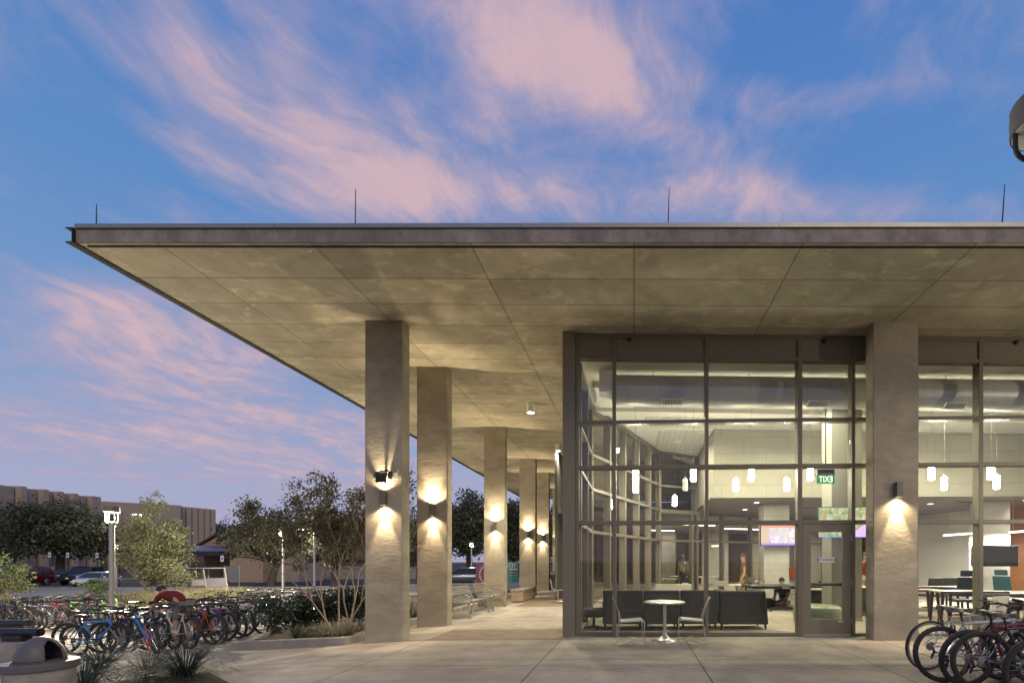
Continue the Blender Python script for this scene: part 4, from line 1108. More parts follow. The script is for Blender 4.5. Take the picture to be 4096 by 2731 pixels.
# ------------------------------------------------------------------ far buildings
def wallbox(mb, a, b, z0, z1, t=.4, push=0):
    """upright slab along plan line a-b, thickness t away from the camera side"""
    a = Vector((a[0], a[1], 0)); b = Vector((b[0], b[1], 0)); d = (b - a).normalized(); n = Vector((-d.y, d.x, 0)); a = a + n * push; b = b + n * push; n = n * t
    c = [a, b, b + n, a + n]
    mb.add([(q.x, q.y, z0) for q in c] + [(q.x, q.y, z1) for q in c], [(0, 3, 2, 1), (4, 5, 6, 7), (0, 1, 5, 4), (1, 2, 6, 5), (2, 3, 7, 6), (3, 0, 4, 7)])
# line of the ribbed building, by its constant roof height
HB_ = 12.6
def LP(u, v, Z=HB_):
    d = (Z - 1.5) * FPX / (V0 - v); p = PD(u, V0, d); return (p.x, p.y)
A_, B_ = LP(0, 1113), LP(222, 1143)
def onl(u):
    r = ray(u, V0); ax, ay = A_; bx, by = B_
    # intersect camera ray with the plan line
    dx, dy = bx - ax, by - ay; det = r.x * (-dy) + dx * r.y
    k = (ax * (-dy) + dx * ay) / det
    return (r.x * k, r.y * k)
fb = thing('ribbed_building', 'long windowless looking tan brick building with upright ribs behind the oaks', 'building', (A_[0], A_[1], -1))
bd = MB(); a0, b0 = onl(-60), onl(222); wallbox(bd, a0, b0, -1.2, HB_ - 1.3, 25, .9); bd.build('wall', M['slit'], fb, w=True)
for (u0, u1) in ((-50, -14), (-12, 10), (10.2, 32), (36.5, 50), (50.2, 84), (88, 101), (101.2, 120), (124.5, 136), (136.2, 155), (158.8, 170), (170.2, 198), (202, 212), (213, 222)):
    narrow = (u1 - u0) < 15
    m_ = MB(); a, b = onl(u0), onl(u1)
    wallbox(m_, a, b, -1.2, HB_ + (.15 if narrow else 0), 1.6, -.7 if narrow else 0)
    m_.build('wall_rib', M['finbrick2'] if narrow else M['finbrick'], fb, w=True)
w2_ = thing('brick_wing', 'lower tan brick wing of the ribbed building, partly behind the young oak', 'building', LP(300, 1150) + (-1,))
m_ = MB(); a, b = LP(223, 1150), LP(415, 1160); wallbox(m_, a, b, -1.2, HB_, 12); m_.build('wall', M['finbrick'], w2_, w=True)
a, b = LP(412, 1162), LP(497, 1170)
m_ = MB(); wallbox(m_, a, b, -1.2, HB_ - .6, 12, .8); m_.build('wall', M['slit'], w2_, w=True)
for k in range(6):
    f0, f1 = k / 6 + .015, (k + 1) / 6 - .02
    m_ = MB(); wallbox(m_, (a[0] + (b[0] - a[0]) * f0, a[1] + (b[1] - a[1]) * f0), (a[0] + (b[0] - a[0]) * f1, a[1] + (b[1] - a[1]) * f1), -1.2, HB_, 1.5)
    m_.build('wall_rib', M['finbrick2'], w2_, w=True)
# low wall behind the cars
m_ = MB(); m_.box(-110, -30, 66, 66.3, -1, .75); o = m_.build('boundary_wall', M['kerb']); tag(o, 'long low concrete wall behind the parked cars', 'wall')

def gable(mb, x0, x1, y0, y1, z0, z1):
    pass
hd = 62
def hp(u, v, d=hd): return PD(u, v, d)
e0, e1 = hp(448, 1254), hp(556, 1254); apex = hp(502, 1227)
ho = thing('gabled_house', 'cream brick house with a red brown gable roof and a louvred round headed vent', 'house', (apex.x, apex.y, -.9))
zg = -.95; ze = e0.z
m_ = MB(); m_.prism([(e0.x + .4, apex.y, zg), (e1.x - .4, apex.y, zg), (e1.x - .4, apex.y, ze), (apex.x, apex.y, apex.z - .15), (e0.x + .4, apex.y, ze)], (0, 14, 0)); m_.build('wall', M['housebrick'], ho, w=True)
rf = MB()
for s, e in ((-1, e0), (1, e1)):
    a = Vector((apex.x, apex.y - .4, apex.z)); b = Vector((e.x, apex.y - .4, ze - .15))
    rf.prism([a, b, b + Vector((0, 0, .18)), a + Vector((0, 0, .2))], (0, 15, 0))
rf.build('roof', M['rooftile'], ho, w=True)
q = hp(512 - 10, 1240); lv = MB(); lv.box(q.x - .28, q.x + .28, apex.y - .06, apex.y - .01, q.z - .5, q.z + .1)
for k in range(7): lv.box(q.x - .28, q.x + .28, apex.y - .1, apex.y - .05, q.z - .46 + k * .09, q.z - .42 + k * .09)
lv.lathe([(.28, -.02), (.28, .03)], 16) if False else None
lv.build('vent', M['rooftile'], ho, w=True)
# right hand wing: plain brick wall
a, b = hp(528, 1272, 56), hp(607, 1272, 56)
m_ = MB(); m_.box(a.x, b.x, a.y, a.y + 5, zg, a.z + .8); m_.build('wall', M['housebrick'], ho, w=True)
m_ = MB(); m_.box(b.x + .02, b.x + 3.2, a.y + 1.5, a.y + 6, zg, a.z + .6); m_.build('wall', M['finbrick'], ho, w=True)
# blue grey metal canopy roof
a, b, c, d_ = hp(416, 1265, 56), hp(508, 1265, 56), hp(432, 1252, 60), hp(478, 1252, 60)
m_ = MB(); zc_ = a.z
m_.add([a, b, Vector((b.x, b.y + 8, a.z)), Vector((a.x, a.y + 8, a.z)), c, d_, Vector((d_.x, d_.y + 1, c.z)), Vector((c.x, c.y + 1, c.z))], [(0, 1, 5, 4), (1, 2, 6, 5), (2, 3, 7, 6), (3, 0, 4, 7), (4, 5, 6, 7), (3, 2, 1, 0)])
m_.build('canopy_roof', M['metalroof'], ho, w=True)
m_ = MB(); m_.box(a.x, b.x, a.y, a.y + .1, a.z - .55, a.z - .01); m_.build('canopy_fascia', M['slit'], ho, w=True)
p = hp(455, 1290, 59); m_ = MB(); m_.box(p.x - 1.2, p.x + .8, p.y, p.y + 2.6, zg, a.z - .4); m_.build('porch_wall', M['housebrick'], ho, w=True)
p = hp(440, 1290, 58.5); MB().box(p.x - .5, p.x + .6, p.y - .1, p.y, zg, 1.4).build('door', M['slit'], ho, w=True)
# hip roofed hall
rf0, rf1, ra = hp(595, 1286, 74), hp(800, 1286, 74), hp(700, 1190, 84)
hh = thing('hip_roofed_hall', 'wide hall with a steep red brown hip roof and warm lit windows', 'building', ((rf0.x + rf1.x) / 2, rf0.y, -.8))
m_ = MB(); rb0, rb1 = Vector((rf0.x, rf0.y + 20, rf0.z)), Vector((rf1.x, rf1.y + 20, rf1.z)); ap0, ap1 = ra + Vector((-1.5, 0, 0)), ra + Vector((2.5, 0, -.2))
m_.add([rf0, rf1, rb1, rb0, ap0, ap1], [(0, 1, 5, 4), (1, 2, 5), (2, 3, 4, 5), (3, 0, 4), (3, 2, 1, 0)]); m_.build('roof', M['rooftile'], hh, w=True)
m_ = MB(); m_.box(rf0.x + .8, rf1.x - .8, rf0.y + .9, rf0.y + 18, -1, rf0.z + .1); m_.build('wall', M['finbrick'], hh, w=True)
for k, (u0, u1, lit) in enumerate(((612, 619, 0), (626, 633, 0), (636, 642, 0), (650, 657, 0), (684, 697, 1), (700, 712, 1), (722, 742, 1), (746, 764, 1), (768, 782, 1))):
    a, b = hp(u0, 1290, 74.6), hp(u1, 1312, 74.6)
    fr_ = MB().box(a.x - .08, b.x + .08, rf0.y + .82, rf0.y + .88, b.z - .08, a.z + .08).build('window', M['slit'], hh, w=True)
    MB().box(a.x, b.x, rf0.y + .78, rf0.y + .81, b.z, a.z).build('pane', M['winlit'] if lit else M['slit'], fr_, w=True)

# ------------------------------------------------------------------ signs
blue = simple('sign_blue', (.03, .10, .42), .5)
for i, (u, v, d, lab) in enumerate(((198, 1268, 56, 'white and blue accessible parking sign nearest the left, above the red car'), (271 - 0, 1268.5, 56, ''), (0, 0, 0, ''))):
    pass
PS = [(198 / 1, 0)]
signs = [((1035 / 5.227) / 1.7415, 1273.5, 'accessible parking sign on a post above the red car'), ((1415 / 5.227) / 1.7415, 1274, 'accessible parking sign between the oak trunk and the pickup roof'), ((2030 / 5.227) / 1.7415, 1274.5, 'accessible parking sign above the end of the pickup'), (273.5, 1275, 'accessible parking sign just right of the tall lamp pole'), (510, 1282, 'accessible parking sign in front of the gabled house')]
for u, v, lab in signs:
    d = 52 if u < 400 else 44
    p = PD(u, v, d); gz = zt(p.x)
    t = thing('parking_sign', lab, 'sign', (p.x, p.y, gz), 0, 'accessible parking signs')
    h = p.z - gz
    MB().tube([(0, .03, 0), (0, .03, h - .2)], .035, 6).build('post', M['darkmetal'], t)
    MB().boxc((0, 0, h), (.31, .012, .55)).build('sign_plate', M['white'], t)
    MB().boxc((0, -.009, h - .02), (.2, .003, .22)).build('blue_panel', blue, t)
    e_ = MB().tube([(-.02, -.012, h + .06), (-.02, -.012, h - .01), (.04, -.012, h - .01), (.06, -.012, h - .07)], .01, 5)
    e_.tube([(-.03 + .05 * math.cos(a), -.012, h - .045 + .05 * math.sin(a)) for a in [math.pi * (.6 + .2 * k) for k in range(7)]], .009, 5); e_.sphere((-.02, -.012, h + .075), .014, 6, 5)
    e_.build('wheelchair_symbol', M['white'], t)
    text('lettering', 'RESERVED', .055, simple('sign_green', (.02, .15, .06), .5) if 'sign_green' not in bpy.data.materials else bpy.data.materials['sign_green'], t, (0, -.008, h + .2))
# board frame behind the golf cart
p = GD(532, 40); pL = GD(514, 40)
t = thing('notice_board', 'blank grey board on two thin posts behind the golf cart', 'board', (p.x, p.y, zt(p.x)))
w_ = 36 / 1110 * 40 / 2
MB().box(-w_, w_, -.02, .02, .75, 2.0).build('board_panel', M['cap'], t)
for s in (-1, 1): MB().tube([(s * w_, 0, 0), (s * w_, 0, 2.05)], .03, 6).build('post', M['galv'], t)
# ------------------------------------------------------------------ bicycles
PAINT = {}
def paint(n, c, metal=.1, rough=.3):
    if n not in PAINT: PAINT[n] = simple('paint_' + n, c, rough, metal, .05, 6, 0, .5, .4)
    return PAINT[n]
for n, c in (('blue', (.02, .22, .55)), ('black', (.02, .02, .022)), ('white', (.6, .6, .58)), ('silver', (.42, .42, .43)), ('orange', (.48, .11, .025)), ('purple', (.10, .05, .26)), ('green', (.02, .16, .10)),
             ('red', (.42, .025, .03)), ('maroon', (.20, .02, .05)), ('violet', (.22, .08, .35)), ('navy', (.03, .05, .2)), ('lime', (.15, .45, .08)), ('grey', (.12, .12, .12))): paint(n, c)
refl = simple('red_reflector', (.6, .03, .02), .3, 0, .1, 10)
def ring(mb, R_, r, c, n=40, k=8, sq=1.0, knob=0):
    vs = []; fs = []
    for i in range(n):
        a = 2 * math.pi * i / n
        for j in range(k):
            b = 2 * math.pi * j / k
            rr = r * (1 + (knob if (i % 2 and math.cos(b) > .3) else 0))
            q = R_ + math.cos(b) * rr
            vs.append((c[0] + math.cos(a) * q, c[1] + math.sin(b) * r * sq, c[2] + math.sin(a) * q))
    for i in range(n):
        for j in range(k):
            fs.append((i * k + j, ((i + 1) % n) * k + j, ((i + 1) % n) * k + (j + 1) % k, i * k + (j + 1) % k))
    mb.add(vs, fs)
def make_bike(kind='mountain'):
    t = thing('bicycle', 'x', 'bicycle', (0, 0, -50))
    road = kind == 'road'; WR = .335
    wb = 1.04; bb = Vector((.43, 0, .29)); st = Vector((.26, 0, .70)); ht = Vector((.80, 0, .78)) ; hb = Vector((.845, 0, .63))
    f = MB(); rt = .014 if road else .018
    if kind == 'step':
        f.tube([ht - Vector((0, 0, .05)), (.55, 0, .48), (.34, 0, .45)], .016, 8)
    else: f.tube([ht - Vector((0, 0, .035)), st], rt, 8)
    f.tube([hb + Vector((0, 0, .02)), bb], rt * 1.25, 8); f.tube([st + Vector((-.01, 0, .03)), bb], rt, 8)
    f.tube([hb - Vector((-.008, 0, .02)), ht + Vector((-.006, 0, .02))], rt * 1.15, 8)
    for s in (-1, 1):
        f.tube([st + Vector((0, s * .02, -.03)), (.0, s * .065, WR)], .009, 6)
        f.tube([bb + Vector((0, s * .02, 0)), (.0, s * .065, WR)], .010, 6)
    f.tube([bb + Vector((0, -.04, 0)), bb + Vector((0, .04, 0))], .024, 10)
    frame = f.build('frame', PAINT['black'], t, smooth=True)
    fk = MB()
    for s in (-1, 1): fk.tube([hb + Vector((.01, s * .055, -.03)), (wb, s * .06, WR)], [.016 if not road else .011, .013 if not road else .008], 8)
    fk.tube([hb + Vector((.01, -.06, -.03)), hb + Vector((.01, .06, -.03))], .018, 8)
    fk.build('fork', PAINT['grey'] if not road else PAINT['black'], t, smooth=True)
    for x in (0, wb):
        w = MB()
        w.tube([(x, -.05, WR), (x, .05, WR)], .016, 8); ring(w, .031, .004, (x, .028, WR), 14, 5); ring(w, .031, .004, (x, -.028, WR), 14, 5)
        for i in range(28):
            a = 2 * math.pi * i / 28; s = 1 if i % 2 else -1; b = a + s * .35
            w.tube([(x + .03 * math.cos(b), s * .028, WR + .03 * math.sin(b)), (x + .285 * math.cos(a), 0, WR + .285 * math.sin(a))], .0013, 3, cap=False)
        wo = w.build('wheel', M['chrome'], t)
        ty = MB(); ring(ty, WR - (.014 if road else .030), .014 if road else .030, (x, 0, WR), 64 if not road else 48, 10, 1.0, .16 if kind == 'mountain' else 0)
        ty.build('tyre', M['rubber'], wo, smooth=kind != 'mountain')
        rm = MB(); ring(rm, .292, .011, (x, 0, WR), 48, 6, 1.1)
        rm.build('rim', M['galv'], wo, smooth=True)
    s_ = MB(); top = Vector((.215, 0, .93))
    # saddle: broad rear, narrow nose, slightly dished
    prof = [(-.13, .065, .0), (-.12, .078, .012), (-.06, .072, .012), (0, .045, .002), (.06, .026, 0), (.12, .02, .004), (.145, .012, -.004)]
    vs = []
    for (x, w, dz) in prof:
        for k in range(7):
            a = math.pi * (k / 6)
            vs.append((top.x + x, math.cos(a) * w, top.z + dz + math.sin(a) * .018 - (.03 if k in (0, 6) else 0)))
    fs = [(i * 7 + k, (i + 1) * 7 + k, (i + 1) * 7 + k + 1, i * 7 + k + 1) for i in range(6) for k in range(6)] + [tuple(range(7)), tuple(reversed(range(42, 49)))] + [tuple([i * 7 for i in range(7)] + [i * 7 + 6 for i in reversed(range(7))])]
    s_.add(vs, fs); s_.build('saddle', M['saddle'], t, smooth=True)
    MB().tube([st + Vector((-.012, 0, .03)), (.215, 0, .905)], .0135, 8).beam((.12, 0, .905), (.3, 0, .905), .045, .008).build('seatpost', M['darkmetal'], t)
    hbm = MB(); hp_ = Vector((.785, 0, .84))
    hbm.tube([ht + Vector((-.005, 0, .02)), ht + Vector((-.02, 0, .10)), ht + Vector((.05, 0, .13))], .015, 8)
    hx = ht.x + .05; hz = ht.z + .13
    if road:
        for s in (-1, 1):
            hbm.tube([(hx, 0, hz), (hx, s * .19, hz), (hx + .08, s * .2, hz - .01), (hx + .1, s * .2, hz - .07), (hx + .05, s * .2, hz - .13), (hx - .03, s * .2, hz - .13)], .0125, 7)
    else:
        hbm.tube([(hx, -.1, hz), (hx - .02, -.17, hz + .035), (hx - .06, -.31, hz + .045)], .012, 7); hbm.tube([(hx, .1, hz), (hx - .02, .17, hz + .035), (hx - .06, .31, hz + .045)], .012, 7); hbm.tube([(hx, -.1, hz), (hx, .1, hz)], .013, 7)
        for s in (-1, 1): hbm.tube([(hx - .03, s * .2, hz + .035), (hx + .02, s * .24, hz + .02), (hx + .0, s * .31, hz + .0)], .006, 5)
    hh_ = hbm.build('handlebar', M['darkmetal'], t, smooth=True)
    for s in (-1, 1):
        if road: MB().boxc((hx + .095, s * .2, hz - .01), (.05, .03, .09)).build('brake_hood', M['black'], hh_, bevel=.008)
        else: MB().tube([(hx - .045, s * .24, hz + .043), (hx - .063, s * .35, hz + .046)], .0165, 8).build('grip', M['black'], hh_, smooth=True)
    cb = MB()
    for k in range(4):
        cb.tube([(hx, -.05 + .03 * k, hz), (hx + .12, -.05 + .03 * k, hz - .04 + .02 * k), (hx + .07, -.02, hz - .2), (hb.x - .03, .015 * (k - 1.5), hb.z)], .0025, 4, cap=False)
    cb.build('cables', M['black'], t, smooth=True)
    cr = MB(); c = bb + Vector((0, -.05, 0))
    ring(cr, .088, .005, c, 32, 4, .8); ring(cr, .06, .005, c + Vector((0, .012, 0)), 24, 4, .8)
    for k in range(5):
        a = 2 * math.pi * k / 5; cr.tube([c, c + Vector((math.cos(a) * .088, 0, math.sin(a) * .088))], .006, 4)
    a = .6; cr.tube([bb + Vector((0, -.078, 0)), bb + Vector((0, .078, 0))], .016, 8)
    for s in (-1, 1):
        d = Vector((math.cos(a), 0, math.sin(a))) * .17 * s; y = -.075 if s > 0 else .075
        cr.beam(bb + Vector((0, y, 0)), bb + Vector((0, y, 0)) + d, .012, .024)
    cro = cr.build('crankset', M['galv'], t)
    for s in (-1, 1):
        d = Vector((math.cos(a), 0, math.sin(a))) * .17 * s; y = -.075 if s > 0 else .075
        MB().boxc(bb + d + Vector((0, y * 1.75, 0)), (.09, .085, .022)).build('pedal', M['black'], cro)
    ch = MB()
    ch.beam(c + Vector((0, .004, .088)), (.0, -.046, WR + .045), .006, .008); ch.beam(c + Vector((0, .004, -.088)), (-.0, -.046, WR - .13), .006, .008)
    ch.build('chain', M['darkmetal'], t)
    ca = MB()
    for k, rr in enumerate((.06, .05, .04, .03)): ca.tube([(0, -.028 - .006 * k, WR), (0, -.031 - .006 * k, WR)], rr, 20)
    ca.build('cassette', M['galv'], t)
    MB().beam((0, -.07, WR - .01), (.03, -.07, WR - .09), .012, .03).beam((.03, -.05, WR - .08), (.0, -.05, WR - .16), .006, .035).build('derailleur', M['black'], t)
    MB().boxc((.235, 0, .80), (.012, .045, .035)).build('reflector', refl, t)
    for (px, pz) in ((.14, .62), (hb.x + .03, .6)):
        br = MB()
        for s in (-1, 1): br.beam((px, s * .045, pz - .05), (px, s * .04, pz + .06), .012, .014)
        br.tube([(px, -.04, pz + .06), (px, .04, pz + .06)], .004, 4)
        br.build('rim_brake', M['darkmetal'], t)
    return t
PROT = {k: make_bike(k) for k in ('mountain', 'road', 'step')}
used = set()
CNAMES = dict(blue='bright blue', black='black', white='white', silver='silver', orange='orange', purple='dark purple', green='dark green', red='red', maroon='maroon', violet='violet', navy='navy blue', lime='lime green', grey='dark grey')
def bike(kind, col, loc, ang, lean, lab, group, dusty=False, drop=None):
    src = PROT[kind]
    o = copy_tree(src) if kind in used else src
    used.add(kind)
    o.location = loc; o.rotation_euler = (R(lean), 0, R(ang))
    o['label'] = lab; o['group'] = group
    if drop is None: drop = random.Random(lab).uniform(0, .13)
    for ch in o.children:
        if ch.name.split('.')[0] in ('saddle', 'seatpost', 'reflector'): ch.location = (drop * .28, 0, -drop)
        if ch.name.split('.')[0] == 'frame': recolor(ch, PAINT[col])
        if dusty and ch.name.split('.')[0] == 'wheel':
            for g_ in ch.children:
                if g_.name.split('.')[0] == 'tyre': recolor(g_, M['rubber2'])
    return o
G1 = 'bicycles in the nearest left hand row'
near = [(150, 1500, 2, -4, 'mountain', 'black', 'black bicycle farthest left in the near row, its rear tyre behind the blue one'), (176, 1504.6, 0, 5, 'mountain', 'blue', 'bright blue mountain bicycle at the left front, just above the domed bin'),
        (232, 1499, 6, -6, 'mountain', 'black', 'black bicycle directly behind the blue mountain bicycle'), (262, 1494, 10, 4, 'mountain', 'purple', 'dark purple bicycle between the two blue bicycles'), (292, 1490, 160, 7, 'road', 'maroon', 'maroon bicycle standing left of the tilted blue one'),
        (361, 1500, 150, -10, 'mountain', 'blue', 'tilted bright blue bicycle with its rear wheel turned towards the viewer'), (398, 1490, 158, 6, 'mountain', 'silver', 'silver bicycle between the tilted blue one and the white one'), (433, 1490.5, 161, 4, 'mountain', 'white', 'white bicycle nearest the bending person'),
        (443, 1469, 165, -5, 'mountain', 'red', 'red bicycle half hidden behind the bending person'), (487, 1480, 168, 5, 'mountain', 'orange', 'orange bicycle right of the bending person'), (503, 1477, 164, -4, 'mountain', 'black', 'black bicycle with fat tyre just right of the orange one'),
        (520, 1471, 167, 3, 'mountain', 'violet', 'violet bicycle second to the right of the orange one'), (546, 1466, 166, -3, 'mountain', 'silver', 'silver bicycle with the pale rimmed rear wheel in the near row'), (561, 1461, 168, 5, 'mountain', 'black', 'black bicycle left of the dark green one'),
        (606, 1457, 174, 2, 'step', 'green', 'dark green step through bicycle at the right end of the near row')]
for (u, v, a, ln, k, c, lab) in near: bike(k, c, GT(u, v), a, ln, lab, G1)
rnd = random.Random(77)
cols = list(CNAMES)
ords = ['first', 'second', 'third', 'fourth', 'fifth', 'sixth', 'seventh', 'eighth', 'ninth', 'tenth', 'eleventh', 'twelfth']
def row(pts, a, cs, fmt, group, dusty, kinds=('mountain', 'mountain', 'road')):
    for i, (p, c) in enumerate(zip(pts, cs)):
        bike(kinds[(i * 2) % 3], c, p, a + rnd.uniform(-7, 7), rnd.choice((-1, 1)) * rnd.uniform(2, 8), fmt % (CNAMES[c], ords[i]), group, dusty)
# far side of the near rack: seats and bars stick up behind
row([GD(300 + 46 * i, 12.9 + .1 * i) for i in range(8)], -14, ['black', 'red', 'grey', 'navy', 'black', 'silver', 'violet', 'grey'], '%s bicycle, %s from the left on the far side of the near rack', 'bicycles on the far side of the near rack', False)
# far left row
row([GT(u, v) for u, v in ((-14, 1452), (22, 1449), (62, 1448), (88, 1447), (122, 1445), (152, 1445), (180, 1441), (202, 1438), (224, 1435), (246, 1432))], 176, ['violet', 'grey', 'black', 'grey', 'white', 'silver', 'red', 'navy', 'lime', 'black'], '%s bicycle, %s from the left in the far left row', 'bicycles in the far left row', True)
row([GD(20 + 34 * i, 17.2) for i in range(8)], -8, ['black', 'grey', 'silver', 'black', 'red', 'grey', 'lime', 'black'], '%s bicycle, %s from the left behind the far left row', 'bicycles behind the far left row', True)
# row behind the hedge
row([GD(u, 16.6 + .1 * i) for i, u in enumerate((520, 556, 590, 624, 658, 692, 724, 756, 790, 822))], 168, ['black', 'silver', 'grey', 'black', 'white', 'silver', 'red', 'black', 'grey', 'silver'], '%s bicycle, %s from the left in the row behind the hedge', 'bicycles in the row behind the hedge', False)
row([GD(u, 18.9) for i, u in enumerate((560, 596, 632, 668, 704, 740, 776, 812))], -10, ['grey', 'black', 'silver', 'navy', 'black', 'silver', 'black', 'grey'], '%s bicycle, %s from the left farthest behind the hedge', 'bicycles farthest behind the hedge', False)
# right hand group
G2 = 'bicycles at the right edge'
for (u, v, a, ln, k, c, lab) in ((2130, 1538, 8, 5, 'road', 'silver', 'silver road bicycle with thin tyres at the left of the right hand group'), (2168, 1566, -3, -6, 'mountain', 'white', 'white bicycle second from the left at the right edge'), (2218, 1575, 4, 5, 'mountain', 'maroon', 'maroon bicycle with knobbly tyres in the right hand group'),
                                (2260, 1588, -5, -4, 'mountain', 'black', 'black bicycle nearest the viewer in the right hand group'), (2300, 1560, 6, 6, 'mountain', 'purple', 'dark purple bicycle in the middle of the right hand group'), (2372, 1612, 2, 5, 'mountain', 'black', 'black bicycle cut off by the right edge, only its rear tyre showing'),
                                (2330, 1548, 3, -7, 'mountain', 'blue', 'bright blue bicycle farthest back at the right edge')):
    bike(k, c, GT(u, v), a, ln, lab, G2)
# racks
def rack(a, b, lab, sag=.0):
    a = Vector(a); b = Vector(b); t = thing('bicycle_rack', lab, 'bicycle rack', (a.x, a.y, zt(a.x)), 0, 'tubular bicycle racks')
    mb = MB(); h = .84; d = (b - a).normalized()
    za, zb = zt(a.x), zt(b.x)
    A, B = Vector((a.x, a.y, za + h)), Vector((b.x, b.y, zb + h))
    mb.tube([A - d * .35 - Vector((0, 0, h)), A - d * .3 - Vector((0, 0, .25)), A, B, B + d * .3 - Vector((0, 0, .25)), B + d * .35 - Vector((0, 0, h))], .038, 10)
    mb.build('rail', M['darkmetal'], t, w=True, smooth=True)
    fl = MB(); n = int((b - a).length / .5)
    for i in range(n):
        p0 = A.lerp(B, i / n) - Vector((0, 0, .04)); p1 = A.lerp(B, (i + 1) / n) - Vector((0, 0, .04)); q = p0.lerp(p1, .5) - Vector((0, 0, .22))
        fl.tube([p0, q, p1], .012, 5)
    fl.build('lacing_bar', M['darkmetal'], t, w=True)
a, b = GD(318, 11.6), GD(640, 12.3); rack(a, b, 'dark tubular rack running through the near row of bicycles')
a, b = GD(20, 14.9), GD(240, 15.6); rack(a, b, 'dark tubular rack in the far left row of bicycles')
a, b = GD(560, 17.9), GD(820, 18.1); rack(a, b, 'dark tubular rack behind the hedge')
if 0: rack((p0.x, p0.y - .9, 0), (p0.x + .1, p0.y + 2, 0), 'rack at the right edge of the picture')

# ------------------------------------------------------------------ domed bin, pipe benches
p = PD(93, V0, 5.5); zr = PD(93, 1517, 5.5).z
t = thing('litter_bin', 'concrete litter bin with a dark domed lid and side opening at the bottom left corner', 'bin', (p.x, p.y, zt(p.x)), R(0))
h = zr - zt(p.x)
MB().lathe([(.26, 0), (.268, .02), (.285, h - .085)], 40).build('body', M['kerb'], t, smooth=True)
binm = simple('grey_lid_plastic', (.115, .105, .105), .5, 0, .1, 4)
MB().lathe([(.27, h - .085), (.305, h - .084), (.312, h - .075), (.312, h - .012), (.305, h), (.215, h + .002), (.215, h + .012), (.2, h + .014)], 48).build('lid_rim', binm, t, smooth=True, autosm=30)
dv = MB(); n, m_ = 64, 24; Rr = .205
vs = []; fs = []
oa = math.atan2(-1, .35)  # opening faces right and towards the viewer
for i in range(m_ + 1):
    e = (math.pi / 2) * i / m_
    for j in range(n):
        a = 2 * math.pi * j / n; vs.append((Rr * math.cos(e) * math.cos(a), Rr * math.cos(e) * math.sin(a), h + .012 + Rr * math.sin(e) * 1.28))
AZ = R(-4)
for i in range(m_):
    for j in range(n):
        a = 2 * math.pi * (j + .5) / n; e = (math.pi / 2) * (i + .5) / m_
        da = abs((a - AZ + math.pi) % (2 * math.pi) - math.pi)
        x_ = math.sin(da) * math.cos(e); front = math.cos(da) > .1
        if front and (x_ / .44) ** 2 + ((math.sin(e)) / .86) ** 2 < 1: continue
        fs.append((i * n + j, i * n + (j + 1) % n, (i + 1) * n + (j + 1) % n, (i + 1) * n + j))
dv.add(vs, fs)
do = dv.build('dome', binm, t, smooth=True); so = do.modifiers.new('Solidify', 'SOLIDIFY'); so.thickness = .012; so.offset = -1
MB().lathe([(1e-4, h - .12), (.19, h - .12), (.195, h + .01)], 32).build('liner', M['black'], t)
def pipebench(u1, v, d, lab):
    e = PD(u1, v, d); z = e.z; r = .085
    t = thing('pipe_bench', lab, 'bench', (e.x - 1, e.y, zt(e.x)), 0, 'black pipe benches on concrete plinths')
    seg = MB().tube([(e.x, e.y, z), (e.x - 2.4, e.y - .05, z)], r, 24); seg.build('seat_pipe', simple('worn_black_enamel', (.012, .012, .018), .35, 0, .5, 9, .4) if 'worn_black_enamel' not in bpy.data.materials else bpy.data.materials['worn_black_enamel'], t, w=True, smooth=True, autosm=50)
    MB().box(e.x - .75, e.x - .3, e.y - .1, e.y + .1, z - r - .1, z - r + .03).build('saddle_block', M['black'], t, w=True)
    MB().box(e.x - 2.6, e.x - .12, e.y - .32, e.y + .3, zt(e.x) - .1, z - r - .1).build('plinth', M['kerb'], t, w=True, bevel=.015)
pipebench(68, 1430, 12.0, 'farther black pipe bench on a concrete plinth at the left edge')
pipebench(93, 1451, 10.0, 'nearer black pipe bench on a concrete plinth above the domed bin')

